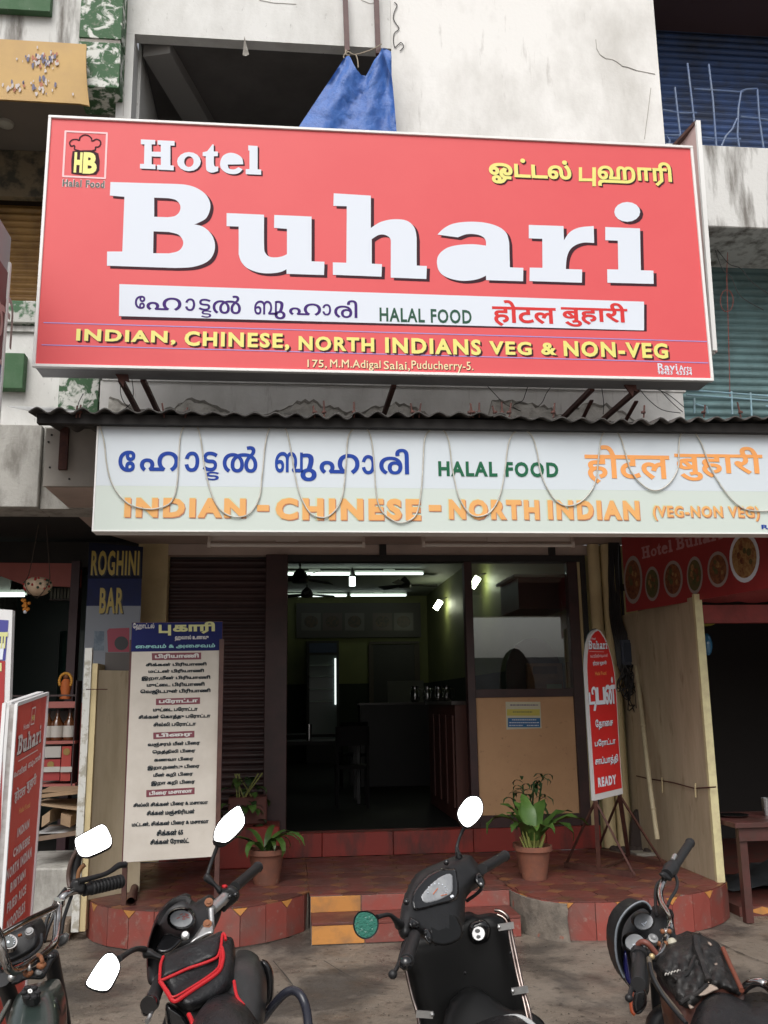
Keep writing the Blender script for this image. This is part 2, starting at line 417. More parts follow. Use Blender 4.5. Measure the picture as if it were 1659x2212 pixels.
# riser tiles round the scallops
def riser(P, z0, z1, skip=(), wt=.2):
    L = [0]
    for i in range(1, len(P)): L.append(L[-1]+(P[i]-P[i-1]).length)
    def pt(s):
        for i in range(1, len(P)):
            if L[i] >= s: t = (s-L[i-1])/(L[i]-L[i-1]); q = P[i-1].lerp(P[i], t); d = (P[i]-P[i-1]).normalized(); return q, Vector((d.y, -d.x, 0))
        d = (P[-1]-P[-2]).normalized(); return P[-1], Vector((d.y, -d.x, 0))
    n = int(L[-1]/wt); wt = L[-1]/n
    for k in range(n):
        s0, s1 = k*wt+.003, (k+1)*wt-.003
        if any(a <= k < b_ for a, b_ in skip): continue
        tri = .055; odd = k % 2
        # outline with the top corner on the inlay side cut away
        pts = [(s0, z0), (s1, z0), (s1, z1-(tri if odd == 0 else 0)), (s1-(tri if odd == 0 else 0), z1), (s0+(tri if odd else 0), z1), (s0, z1-(tri if odd else 0))]
        out = []
        for s_, z_ in pts:
            q, nn = pt(s_); out.append((q+nn*.006, z_))
        V = [(q.x, q.y, z_) for q, z_ in out]; nn = pt((s0+s1)/2)[1]
        B().slab(V, .016, nn).obj('riser_tile', redriser, plat)
        if odd == 0 and k+1 < n:
            a, na = pt(s1-tri+.006); c, nc = pt(s1+.003+tri-.003); m_, nm_ = pt(s1+.003)
            V = [(m_+nm_*.006)+Vector((0, 0, z1-tri+.004)), (c+nc*.006)+Vector((0, 0, z1-.001)), (a+na*.006)+Vector((0, 0, z1-.001))]
            B().slab(V, .014, nm_).obj('riser_inlay', ochretile, plat)
riser([p for p in LB if p.y < 8.6], .0, ZP-.012)
RR = [p for p in RB if p.y < 8.9]
riser(RR, .0, ZP-.012, skip=((3, 5),), wt=.2)
# broken corner patched with rough cement
pc = crs([(1.715, 7.55, 0), (1.75, 7.3, 0), (1.82, 7.13, 0), (1.93, 7.0, 0), (2.0, 6.955, 0)], 5)
pb = B(); rows = []
for k in range(7):
    z = ZP*k/6*.93
    rows.append([(p.x+random.gauss(0, .004), p.y-.018+random.gauss(0, .006)-.03*(1-k/6), z) for p in pc])
rows.append([(p.x+.02, p.y+.03, ZP*.94) for p in pc]); pb.grid(rows)
pb.obj('cement_patch', M('muddy cement patch', (.20, .17, .14), .95, col2=(.11, .095, .08), ns=9, amt=.9, bump=1.0, bs=30, col3=(.25, .10, .07), ns3=8, lo3=.62, hi3=.66), plat)
# step tiles
def steps(y, z0, z1, seq, x0, wd):
    x = x0
    for c_ in seq:
        b = B().box((x+.003, y-.012, z0), (x+wd-.003, y+.01, z1)); b.obj('step_tile', ochretile if c_ else redriser, plat, bev=.002); x += wd
steps(7.16, .0, .125, (1, 0, 1, 0), .17, .385)
steps(7.5, .146, .258, (1, 0, 1, 0), .17, .385)
for k in range(4): B().box((.172+k*.385, 7.145, .128), (.552+k*.385, 7.488, .146)).obj('step_tread', redtile, plat, bev=.002)
# red door sill behind the platform
sillm = M('red oxide painted sill', (.25, .028, .020), .45, col2=(.07, .025, .02), ns=5, amt=.9, lo=.48, hi=.64, stretch=(1, 1, .3), bump=.2)
sill = thing('door_sill', 'bright red painted door sill with dark drips below the shop entrance', 'sill', (1.2, 9.3, ZP))
xs = [-1.2, -.3, .32, 1.0, 1.78, 2.5, 3.05]
for a, b_ in zip(xs, xs[1:]): B().box((a+.002, 9.26, ZP), (b_-.002, 9.42, .485)).obj('sill_block', sillm, sill, bev=.004)
B().box((-1.2, 9.425, ZP), (3.05, 9.5, .478)).obj('sill_back', sillm, sill)

# ------------------------------------------------------------------ buildings
cb = thing('white_building', 'white limewashed concrete building front with deep dark balcony opening and hairline cracks', 'building', (1, 7.6, 0))
def wallbox(par, nm, x0, x1, z0, z1, y0, mat, th=.25, bev=0): return B().box((x0, y0, z0), (x1, y0+th, z1)).obj(nm, mat, par, bev=bev)
wallbox(cb, 'wall', .905, 3.475, 4.35, 9.6, 7.5, plaster_clean)
wallbox(cb, 'wall', -1.56, .903, 7.64, 9.6, 7.5, plaster, th=.12)
wallbox(cb, 'wall', -1.56, -1.425, 5.2, 7.638, 7.5, plaster)
wallbox(cb, 'parapet', -1.56, .903, 4.35, 5.2, 7.5, plaster)
# lower band of wall under the signboard, with broken render showing cement
wallbox(cb, 'lower_wall', -1.575, 3.45, 3.3, 4.348, 7.51, plaster_clean)
random.seed(11)
pts = []; x = -1.5
while x < 3.42: pts.append((x, 4.12+.05*sin(x*3.1)+.06*sin(x*7.3+1)+random.uniform(-.02, .02)+(.10 if 1.7 < x < 2.25 else 0)+(.05 if -.9 < x < -.5 else 0))); x += .035
rough = M('broken render edge', (.72, .70, .65), .95, col2=(.30, .28, .24), ns=5, amt=.8, lo=.47, hi=.64, bump=1.0, bs=25, col3=(.16, .15, .13), ns3=26, lo3=.64, hi3=.7)
b = B(); b.grid([[(p[0], 7.503, 3.4) for p in pts], [(p[0], 7.500, p[1]-.03) for p in pts], [(p[0], 7.503, p[1]) for p in pts], [(p[0], 7.52, p[1]+.004) for p in pts]], smooth=False); b.obj('render_coat', rough, cb)
b = B(); b.grid([[(p[0], 7.4985, p[1]-random.uniform(.004, .022)) for p in pts], [(p[0]+.01, 7.497, p[1]+random.uniform(-.002, .012)) for p in pts]], smooth=False); b.obj('broken_edge', cement, cb)
# balcony interior
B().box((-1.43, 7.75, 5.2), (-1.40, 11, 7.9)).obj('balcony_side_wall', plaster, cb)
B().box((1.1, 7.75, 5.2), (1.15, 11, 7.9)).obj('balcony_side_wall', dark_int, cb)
B().box((-1.4, 7.625, 7.68), (1.1, 11, 7.76)).obj('balcony_ceiling', M('sooty ceiling', (.13, .12, .115), .9, col2=(.08, .075, .07), ns=2, amt=.7), cb)  # dark brownish grey with soft mottling
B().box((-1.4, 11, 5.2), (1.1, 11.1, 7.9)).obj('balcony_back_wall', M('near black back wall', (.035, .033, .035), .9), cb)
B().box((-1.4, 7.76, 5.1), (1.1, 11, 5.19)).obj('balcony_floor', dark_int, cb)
B().bar((-1.25, 7.66, 7.62), (-.35, 11, 7.62), .26, .12).obj('ceiling_beam', M('grey beam', (.26, .25, .24), .9), cb)
B().lathe((.25, 8.6, 7.715), [(.0, -.03), (.05, -.03), (.06, 0)], 16).obj('ceiling_rose', dark_int, cb)
# wall cracks and holes as thin dark grooves standing in the plaster
crackm = M('dark crack', (.40, .38, .35), .95)
def crack(P, w_=.004, nm='wall_crack'):
    b = B()
    for i in range(len(P)-1):
        a = at(*P[i], 7.497); c = at(*P[i+1], 7.497); b.bar(a, c, .004, w_*random.uniform(.5, 1.3), up=(0, 1, 0))
    return b.obj(nm, crackm, cb)
crack([(1287, 85), (1289, 105), (1296, 118), (1308, 126), (1322, 128), (1332, 133), (1345, 143), (1356, 145), (1375, 152), (1400, 157), (1415, 160)], .006)
crack([(560, 0), (590, 6), (640, 9)], .003); crack([(780, 0), (800, 8), (815, 4)], .003)
crack([(276, 0), (274, 60), (270, 130), (266, 250)], .005)
crack([(1406, 190), (1400, 240), (1392, 300)], .006, 'thin_cable')
B().add([at(528, 78, 7.496), at(538, 118, 7.496), at(531, 121, 7.496), at(524, 119, 7.496)], [(0, 1, 2, 3)]).obj('render_chip', cement, cb)
# squiggly black cable along the joint of the two walls
P = [(852, 5), (858, 12), (852, 25), (850, 40), (856, 52), (862, 62), (852, 72), (850, 88), (853, 102), (858, 98), (866, 92), (872, 100), (864, 110)]
cable = B().tube(crs([at(x, y, 7.49) for x, y in P], 5), .004, 5).obj('wavy_cable', black)
tag(cable, 'thin black wavy cable running down the white wall beside the blue tarpaulin', 'cable')

# left building
lb = thing('left_building', 'weathered building at left with peeling green pilasters and stained white bands', 'building', (-2.6, 7.7, 0))
B().box((-1.86, 7.3, 7.42), (-1.50, 7.7, 9.3)).obj('green_pilaster', green_wall, lb, bev=.004)
B().box((-1.85, 7.31, 7.385), (-1.51, 7.7, 7.417)).obj('pilaster_groove', cement, lb)
B().box((-1.86, 7.3, 6.94), (-1.50, 7.7, 7.382)).obj('green_pilaster', green_wall, lb, bev=.004)
B().box((-3.4, 7.38, 7.17), (-1.865, 7.7, 9.6)).obj('stained_band', stained, lb)
B().box((-3.4, 7.30, 7.66), (-2.12, 7.375, 7.95)).obj('green_strip', green_solid, lb)
B().box((-3.4, 7.25, 7.06), (-1.868, 11, 7.165)).obj('recess_ceiling', M('brown grey ceiling', (.18, .15, .13), .9), lb)
B().box((-1.866, 7.75, 7.06), (-1.565, 11, 7.165)).obj('recess_ceiling', M('brown grey ceiling', (.18, .15, .13), .9), lb)
B().box((-1.66, 7.74, 4.9), (-1.567, 8.7, 7.055)).obj('recess_side_wall', plaster, lb)
B().lathe(atz(12, 268, 7.045), [(0, -.03), (.03, -.028), (.07, -.01), (.075, .02)], 18).obj('ceiling_light', M('dull lamp glass', (.4, .38, .34), .4), lb)
B().box((-3.4, 8.50, 6.56), (-1.668, 8.58, 7.055)).obj('shutter_hood', M('old beam sign', (.22, .17, .11), .8, col2=(.05, .05, .04), ns=6, amt=.9, lo=.45, hi=.6), lb)
rs = M('brown ochre slats', (.42, .235, .075), .5, col2=(.20, .10, .035), ns=3, amt=.8, rvar=.1)
sh = B().box((-3.4, 8.78, 4.8), (-1.668, 8.8, 7.05)).obj('roller_shutter', M('dark backing', (.05, .03, .02), .8), lb)
def slatmesh(x0, x1, h, mat, dep=.022, nm='slat'):
    b = B(); rows = []
    for k in range(7):
        a = pi*k/6; rows.append([(x0, -sin(a)*dep, h*(k/6)), (x1, -sin(a)*dep, h*(k/6))])
    b.grid(rows); b.box((x0, -.004, h), (x1, .004, h*1.12)); return b.mesh(nm, mat)
def slats(par, me, n, y, z0, dz, nm='slat'):
    for k in range(n):
        o = link(nm, me, par); o.location = (0, y+random.uniform(-.002, .002), z0+k*dz)
slats(sh, slatmesh(-3.4, -1.67, .064, rs), 24, 8.77, 4.85, .0735)
B().box((-3.4, 7.55, 4.86), (-1.70, 8.8, 5.06)).obj('green_ledge', M('green and white ledge', (.5, .5, .47), .85, col2=(.07, .15, .08), ns=5, amt=1, lo=.5, hi=.56, bump=.3), lb, bev=.008)
B().box((-3.4, 7.62, 3.96), (-1.58, 7.9, 4.855)).obj('lower_wall', plaster, lb)
B().box((-3.4, 7.59, 4.80), (-1.60, 7.615, 4.85)).obj('ledge_shadow_strip', stained, lb)  # stained strip put in for the dark shadow under the green ledge
B().box((-2.5, 7.52, 4.27), (-2.2, 7.615, 4.58)).obj('green_panel', green_solid, lb, bev=.006)
B().box((-1.905, 7.50, 3.97), (-1.585, 7.615, 4.9)).obj('green_pilaster', green_wall, lb, bev=.004)
B().box((-3.4, 7.5, 3.27), (-2.02, 7.9, 3.955)).obj('concrete_beam', concrete, lb, bev=.006)
B().box((-2.015, 7.56, 3.27), (-1.59, 7.9, 3.955)).obj('concrete_beam', concrete, lb)
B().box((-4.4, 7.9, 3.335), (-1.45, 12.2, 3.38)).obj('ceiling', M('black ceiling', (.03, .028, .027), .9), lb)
# ochre name board with the old letters flaked off
yb = B(); rows = []
for k in range(9):
    z = 6.70+k*.575/8
    rows.append([(-3.1, 7.2, z), (-2.4, 7.195, z), (-1.80+.0, 7.2, z), (-1.77+(.05*(1-k/8)**2), 7.2+.02*(1-k/8), z)])
yb.grid(rows); rows2 = [[(p[0], p[1]+.02, p[2]) for p in r] for r in rows]; yb.grid(rows2)
ybo = thing('ochre_name_board', 'faded ochre name board with flaked letters on the upper left balcony', 'name board', (-2.4, 7.2, 6.7))
yb.obj('board', yellowpanel, ybo)
fl = {c: B() for c in ('w', 'b', 'r')}
pl_ = Plane((0, 7.186, 0), (1, 0, 0), (0, 0, 1))
for i in range(110):
    row = random.random() < .7
    px = random.gauss(120, 26) if row else random.gauss(75, 32)
    py = random.gauss(128, 9) if row else random.gauss(185, 9)
    if not -5 < px < 178 or (row and px > 148) or not 100 < py < 212: continue
    u, v = pl_.hit(px-22 if row else px-15, py); s = random.uniform(.005, .017); a = random.uniform(0, 6)
    c_ = random.choice('wwwbbr'); k5 = [(u+cos(a+k*1.256)*s*random.uniform(.4, 1.2), v+sin(a+k*1.256)*s*random.uniform(1.0, 2.6)) for k in range(5)]
    fl[c_].add([pl_.p(*q, (i % 40)*.00004) for q in k5], [(0, 1, 2, 3, 4)])
for c_, m_ in (('w', (.55, .50, .48)), ('b', (.14, .14, .22)), ('r', (.42, .16, .10))):
    if fl[c_].v: fl[c_].obj('paint_flakes', M('flaked paint '+c_, m_, .7), ybo, kind='stuff')

# right building
rb = thing('right_building', 'building at right with blue upper shutter, stained concrete ledge and teal lower shutter', 'building', (4.2, 7.8, 0))
B().box((3.48, 7.62, 8.60), (6, 8.2, 9.7)).obj('dark_panel', M('dark maroon panel', (.035, .014, .014), .7), rb)  # closed dark panel filling the area above the blue rail
B().box((3.48, 7.5, 5.96), (6, 8.3, 6.80)).obj('concrete_ledge', stained, rb, bev=.01)
bs_ = B().box((3.48, 8.38, 6.8), (6, 8.4, 9.2)).obj('blue_shutter', M('dark blue backing', (.02, .03, .05), .8), rb)
slats(bs_, slatmesh(3.48, 6, .066, M('blue slats', (.035, .075, .20), .5, col2=(.03, .035, .045), ns=4, amt=.7)), 28, 8.36, 6.85, .078)
ts = B().box((3.4, 8.38, 3.6), (6, 8.4, 5.96)).obj('teal_shutter', M('dark teal backing', (.03, .05, .05), .8), rb)
slats(ts, slatmesh(3.4, 6, .072, M('teal slats', (.14, .24, .25), .5, col2=(.07, .11, .11), ns=3, amt=.7, rvar=.1)), 28, 8.36, 3.75, .0815)
B().tube([(3.49, 7.6, 8.56), (6, 7.6, 8.6)], .022, 8).obj('blue_rail', M('blue painted steel', (.08, .13, .26), .5, col2=(.16, .2, .26), ns=9, amt=.6), rb)
grm = MATS['blue painted steel']
gr = thing('bent_window_grille', 'bent and broken blue steel rod grille hanging before the upper right blue shutter', 'grille', (4.2, 7.65, 7))
GR = [[(1422, 190), (1422, 240), (1429, 260), (1432, 318)], [(1458, 195), (1464, 250), (1470, 300)], [(1485, 143), (1492, 200), (1499, 262), (1503, 330)], [(1531, 145), (1540, 220), (1548, 330)],
      [(1601, 203), (1595, 240), (1593, 300), (1598, 330)], [(1600, 204), (1612, 199), (1635, 198)], [(1636, 199), (1640, 260), (1650, 330)],
      [(1428, 243), (1470, 250), (1505, 250)], [(1500, 198), (1560, 202), (1605, 205)], [(1425, 298), (1470, 298), (1540, 305), (1600, 306)], [(1438, 345), (1510, 350), (1590, 355)],
      [(1466, 300), (1485, 298), (1491, 280)], [(1600, 258), (1640, 262), (1668, 266)], [(1555, 330), (1568, 300), (1582, 285), (1592, 262)], [(1442, 330), (1447, 310), (1440, 300)]]
for P in GR: B().tube([at(x, y*1.0 if y < 0 else y-6, 7.66) for x, y in P], .010, 6).obj('grille_rod', grm, gr)
lg = thing('balcony_rods', 'pale blue bent balcony rods at the foot of the teal shutter', 'railing', (4.2, 7.7, 4.4))
lbm = M('pale blue painted rod', (.25, .42, .50), .5, col2=(.2, .24, .25), ns=10, amt=.6)
for P in [[(1483, 842), (1560, 848), (1668, 856)], [(1483, 853), (1560, 858), (1668, 866)], [(1580, 845), (1582, 895)], [(1621, 848), (1624, 898)], [(1503, 873), (1527, 880), (1529, 893)], [(1655, 877), (1672, 884), (1674, 896)], [(1500, 860), (1500, 893)]]:
    B().tube([at(x, y, 7.72) for x, y in P], .0085, 6).obj('rod', lbm, lg)
# hanging cords in front of the teal shutter
cords = B().tube(crs([at(1572, 545, 7.8), at(1570, 600, 7.8), at(1573, 700, 7.8), at(1577, 860, 7.8)], 4), .003, 4)
cords.obj('cord', M('red cord', (.3, .06, .04), .8)); tag(bpy.data.objects['cord'], 'long thin red cord hanging down before the teal shutter', 'cord')
wl = thing('wire_loops', 'loose black wires with a coil hanging before the teal shutter', 'wire', (4.2, 7.8, 5.8))
for P in [[(1545, 540), (1560, 580), (1580, 600), (1600, 640), (1650, 670)], [(1550, 540), (1575, 570), (1600, 580), (1625, 610), (1668, 640)], [(1498, 425), (1520, 440), (1560, 455), (1668, 480)]]:
    B().tube(crs([at(x, y, 7.78) for x, y in P], 5), .004, 5).obj('strand', black, wl)
B().tube([at(1570+14*cos(t*.5), 650+24*sin(t*.5), 7.78) for t in range(14)], .004, 5).obj('coil', M('red brown coil', (.16, .04, .03), .8), wl)

# ------------------------------------------------------------------ shop front
front = thing('shopfront', 'cream and brown ground floor shop front under the canopy', 'shop front', (1, 9.3, ZP))
cream = M('cream distemper', (.64, .53, .30), .8, col2=(.48, .38, .21), ns=3, amt=.6, bump=.2, bs=30)
pinkish = M('cream pink ceiling paint', (.52, .42, .37), .8, col2=(.4, .32, .28), ns=3, amt=.6)
brown = M('brown painted steel', (.055, .024, .024), .45, col2=(.03, .016, .016), ns=5, amt=.8)
def fb(nm, x0, x1, y0, y1, mat, Y0=9.3, th=.12, par=None):      # box whose front face spans photo columns/rows
    a = at(x0, y1, Y0); c = at(x1, y0, Y0); return B().box((a.x, Y0, a.z), (c.x, Y0+th, c.z)).obj(nm, mat, par or front)
B().box((-1.50, 9.3, ZP), (-1.21, 9.5, 3.28)).obj('cream_pillar', cream, front)
B().box((-1.50, 9.31, 3.17), (3.1, 9.5, 3.279)).obj('lintel_band', pinkish, front)
B().box((-.02, 9.28, 3.10), (3.0, 9.42, 3.168)).obj('lintel_beam', black, front)
for x in (827, 1192): a = at(x, 1185, 9.29); B().box((a.x-.035, 9.285, 3.17), (a.x+.035, 9.308, 3.28)).obj('hanger_post', black, front)
B().box((-.24, 9.25, .49), (-.02, 9.45, 3.168)).obj('brown_column', brown, front, bev=.006)
B().box((1.775, 9.28, .486), (1.855, 9.40, 3.099)).obj('door_mullion', brown, front, bev=.004)
B().box((2.86, 9.28, .486), (2.965, 9.40, 3.099)).obj('window_jamb', brown, front, bev=.004)
B().box((1.857, 9.285, 1.73), (2.858, 9.39, 1.81)).obj('window_rail', brown, front)
B().box((1.857, 9.285, .486), (2.858, 9.39, .60)).obj('bottom_rail', brown, front)
B().box((2.967, 9.30, .27), (3.0, 9.42, 3.168)).obj('cream_strip', cream, front)
B().box((3.002, 9.28, .27), (3.055, 9.42, 3.168)).obj('black_jamb', black, front)
wood = M('orange laminate board', (.60, .36, .19), .6, col2=(.50, .29, .15), ns=2, amt=.7, col3=(.25, .13, .06), ns3=22, lo3=.62, hi3=.8)
B().box((1.857, 9.31, .601), (2.858, 9.36, 1.729)).obj('laminate_panel', wood, front)
glass = M('window glass', (.9, .95, .92), .01, trans=1.0, spec=.5)
glass.node_tree.nodes['Principled BSDF'].inputs['IOR'].default_value = 1.85
B().box((1.857, 9.33, 1.811), (2.858, 9.336, 3.099)).obj('window_pane', glass, front)
# dark roller shutter left of the door
shm = M('dark brown shutter slat', (.055, .029, .028), .38, col2=(.03, .018, .018), ns=3, amt=.8)
ds = B().box((-1.205, 9.45, .49), (-.245, 9.47, 3.17)).obj('roller_shutter', black, front)
slats(ds, slatmesh(-1.205, -.245, .058, shm, .018), 39, 9.44, .50, .068)
fm = thing('cream_pipes', 'two fat cream painted pipes down the wall right of the shop window', 'pipe', (3.15, 9.25, ZP))
for x, r in ((3.13, .062), (3.27, .068)): B().tube([(x, 9.23, .28), (x, 9.23, 3.27)], r, 14).obj('pipe', cream, fm)
for z in (1.2, 2.3): B().lathe((3.13, 9.23, z), [(.066, 0), (.072, .01), (.072, .07), (.066, .08)], 14).obj('pipe_collar', cream, fm)
B().box((3.056, 9.32, ZP), (3.6, 9.5, 3.28)).obj('side_wall', M('pale yellow wall', (.58, .53, .26), .8, col2=(.42, .38, .2), ns=4, amt=.6), front)
# canopy
can = thing('shop_canopy', 'pinkish canopy ceiling with grey side board over the shop entrance', 'canopy', (1, 7.6, 3.28))
b = B(); b.slab([(-1.27, 6.2, 3.28), (4.6, 6.2, 3.28), (4.6, 9.3, 3.28), (-1.5, 9.3, 3.28), (-1.79, 8.6, 3.28), (-1.79, 6.84, 3.28), (-1.27, 6.84, 3.28)], -.05, (0, 0, 1)); b.obj('soffit', pinkish, can)
B().box((-1.8, 6.8, 3.282), (-1.15, 6.83, 3.72)).obj('side_board', M('grey side board', (.42, .39, .35), .7, col2=(.32, .3, .27), ns=4, amt=.6), can)
B().box((-1.8, 6.832, 3.332), (-1.77, 8.6, 3.70)).obj('side_return', MATS['grey side board'], can)
B().box((-1.69, 6.76, 3.40), (-1.63, 6.798, 3.74)).obj('angle_post', rust, can)
for k, (x, y) in enumerate(((105, 955), (108, 1010), (150, 1035), (112, 940))):
    a = at(x, y, 6.8); B().lathe((a.x, 6.799, a.z), [(.008, 0), (.008, .006), (0, .007)], 8, (0, -1, 0)).obj('rivet', black, can)
# corrugated roof
roof = thing('corrugated_roof', 'dark wavy corrugated cement roof sheets with rusty hook bolts above the lower signboard', 'roof', (1, 6.7, 3.6))
asb = M('corrugated cement sheet', (.085, .08, .075), .85, col2=(.035, .033, .031), ns=5, amt=.8, bump=.3)
starts = [-1.66, -.72, .36, 1.42, 2.50, 3.55, 4.7]
for k in range(6):
    x0, x1 = starts[k]-.04, starts[k+1]+.05; n = int((x1-x0)/.0175); rows = []; zo = [0, .02, .005, .022, .008, .02][k]; tl = [.03, -.025, .03, -.02, .035, -.02][k]
    for th in (0, .008):
        for yy, zb in ((5.97, 3.585), (7.5, 3.80)):
            r = []
            for i in range(n+1):
                x = x0+(x1-x0)*i/n; r.append((x, yy+.004*sin(x*9), zb+zo+tl*(x-x0)/(x1-x0)+(.015+.004*sin(x*3.1))*sin(2*pi*x/.14+.6*sin(x*2))+.008*sin(x*2.3)+th))
            rows.append(r)
    b = B(); b.grid(rows[:2]); b.grid(rows[2:]); b.grid([rows[0], rows[2]], smooth=False); b.obj('roof_sheet', asb, roof)
B().bar((-1.66, 6.06, 3.560), (4.6, 6.06, 3.575), .06, .065).obj('shade_purlin', M('shade black timber', (.012, .010, .009), .8), roof)  # blackened and made taller to paint the shaded underside of the sheets
random.seed(3)
for x in (165, 172, 355, 400, 680, 700, 765, 892, 905, 1015, 1022, 1035, 1070, 1085, 1195, 1100, 1390, 1520, 1600):
    a = at(x, 896, 6.02); h = random.uniform(.05, .1); b = B(); b.tube([a+Vector((0, 0, -.02)), a+Vector((random.uniform(-.02, .02), 0, h))], .006, 6); b.lathe(a+Vector((0, 0, .012)), [(.017, 0), (.016, .012), (0, .02)], 8); b.obj('hook_bolt', rust, roof)
B().slab([at(18, 877, 7.2), at(95, 892, 6.3), at(215, 893, 6.2), at(120, 880, 7.2)], .008, (0, 0, 1)).obj('flashing_sheet', M('pale flashing', (.5, .5, .5), .5), roof)
# ------------------------------------------------------------------ big red signboard
red = M('red flex print', (.73, .105, .112), .45, spec=.3, col2=(.70, .09, .10), ns=2, amt=.5, bump=.03, bs=9)
redd = M('deep red print', (.70, .04, .045), .35)
wprint = M('white print', (.72, .77, .85), .5, spec=.2)
shprint = M('dark print shadow', (.055, .022, .03), .6, spec=.1)
yprint = M('yellow print', (.80, .75, .20), .4)
alu = M('white aluminium frame', (.82, .82, .80), .4)
greybox = M('grey sheet metal box', (.30, .30, .31), .45, col2=(.2, .2, .2), ns=3, amt=.6)
SP = Plane((0, 6.4, 0), (1, 0, 0), (0, 0, 1))
sg = thing('restaurant_signboard', 'very large red signboard with huge white slab lettering high above the canopy', 'signboard', (.7, 6.5, 4.05))
x0, x1, z0, z1 = -1.815, 3.19, 4.048, 6.03
B().box((x0+.01, 6.425, z0+.01), (x1-.01, 6.64, z1-.01)).obj('box_body', greybox, sg)
fw = .022
for nm, a, c in (('t', (x0, 6.385, z1-fw), (x1, 6.424, z1)), ('b', (x0, 6.385, z0), (x1, 6.424, z0+fw)), ('l', (x0, 6.385, z0+fw), (x0+fw, 6.424, z1-fw)), ('r', (x1-fw, 6.385, z0+fw), (x1, 6.424, z1-fw))):
    B().box(a, c).obj('frame', alu, sg, bev=.003)
B().box((x0+fw, 6.40, z0+fw), (x1-fw, 6.423, z1-fw)).obj('face_panel', red, sg)
o0 = .002
# artwork: letter outlines traced once on the board's own plane
def zA(x, y): return (68+x*.4494, 244+y*.4494)         # print positions read off an enlarged view, left half
def zB(x, y): return (813.2+x*.5098, 244+y*.5098)      # right half
Z = (None)
def art(loops, name, mat, conv, off=.003, shd=(.024, .02), par=None):
    out = []; key = 'Buhari' if shd[0] > .02 else 'Hotel'
    for l, sm in loops:
        P = [SP.hit(*conv(x, y)) for x, y in l]
        if sm: P = [(p.x, p.y) for p in crs([Vector((q[0], q[1], 0)) for q in P], 4, True)]
        out.append(P)
    def mk(dx, dy, off_, nm, m_):
        V, Fc = fill([[(x+dx, y-dy) for x, y in l] for l in out]); B().add([SP.p(x, y, off_) for x, y in V], Fc).obj(nm, m_, sg)
    WORDS.setdefault(key, []).extend(out)
    if shd: mk(shd[0], shd[1], off-.0012, 'letter_shadow', shprint)
    mk(0, 0, off, name, mat)
def seg(*items):    # mix of corner points and curves: ('c', pts...) is a smooth run
    out = []
    for it in items:
        if it[0] == 'c': out += [(p.x, p.y) for p in crs([Vector((a, b, 0)) for a, b in it[1:]], 5)]
        else: out.append(it)
    return out
Bo = seg((380,333), ('c', (650,341), (735,345), (790,360), (835,390), (858,430), (857,470), (838,508), (800,530), (782,536)), ('c', (782,536), (825,548), (862,580), (880,620), (880,662), (862,700), (828,725), (770,742), (690,746)), (363,735), (364,667), (437,667), (447,404), (377,398))
Bi1 = seg((590,408), ('c', (660,411), (695,420), (715,445), (712,475), (690,496), (655,502)), (590,500))
Bi2 = seg((587,570), ('c', (660,573), (705,585), (727,612), (727,640), (705,665), (660,676)), (585,675))
art([(Bo, 0), (Bi1[::-1], 0), (Bi2[::-1], 0)], 'lettering', wprint, zA)
U = seg((938,482), (1118,490), ('c', (1118,490), (1118,640), (1125,675), (1145,692), (1175,695), (1205,690), (1228,680)), (1228,558), (1166,553), (1167,491), (1346,499), (1346,714), (1408,716), (1406,780), (1226,774), ('c', (1226,752), (1195,766), (1140,772), (1085,766), (1035,745), (1008,715), (996,680)), (996,547), (938,545))
art([(U, 0)], 'lettering', wprint, zA)
def hc(x, y): return (x, y)      # D-space
Hh = seg((720,419), (800,425), (800,493), ('c', (800,493), (825,482), (860,476), (895,480), (918,495), (924,515)), (924,574), (921,577), (921,602), (842,599), (842,570), (843,569), ('c', (843,569), (843,530), (842,512), (830,505), (815,507), (802,515)), (801,569), (823,571), (822,597), (719,593), (719,567), (746,568), (747,448), (719,447))
Hh = seg((721,418), (801,423), ('c', (801,493), (822,480), (850,474), (878,477), (895,492), (900,515)), (900,574), (922,575), (921,603), (844,600), (844,573), ('c', (844,573), (844,535), (843,516), (832,508), (818,508), (803,517)), (803,570), (825,571), (824,598), (719,594), (719,567), (748,568), (749,446), (720,445))
art([(Hh, 0)], 'lettering', wprint, hc)
Ao = seg(('c', (258,516), (285,490), (325,470), (385,462), (455,465), (515,482), (550,510), (562,550)), (565,655), (622,657), (621,714), (464,709), ('c', (464,690), (425,706), (365,712), (305,700), (268,675), (256,635), (265,600), (300,572), (350,560), (410,557), (464,563)), ('c', (464,563), (462,540), (448,524), (420,515), (380,515), (345,528)))
Ai = [(466,612), (430,602), (395,604), (365,618), (358,635), (368,652), (400,660), (440,655), (466,642)]
art([(Ao, 0), (Ai[::-1], 1)], 'lettering', wprint, zB)
Rr = seg((645,475), (792,480), (794,540), ('c', (794,540), (820,505), (860,486), (920,480)), (922,552), ('c', (922,552), (880,550), (845,560), (820,580), (806,615), (802,662)), (871,664), (870,720), (648,713), (649,656), (703,657), (702,534), (645,532))
art([(Rr, 0)], 'lettering', wprint, zB)
Ii = [(969,484), (1116,490), (1120,667), (1173,669), (1174,725), (978,720), (977,663), (1024,664), (1022,542), (969,540)]
Id = [(1062+55*cos(t*pi/8), 420+42*sin(t*pi/8)) for t in range(16)]
art([(Ii, 0)], 'lettering', wprint, zB); art([(Id, 0)], 'letter_dot', wprint, zB)
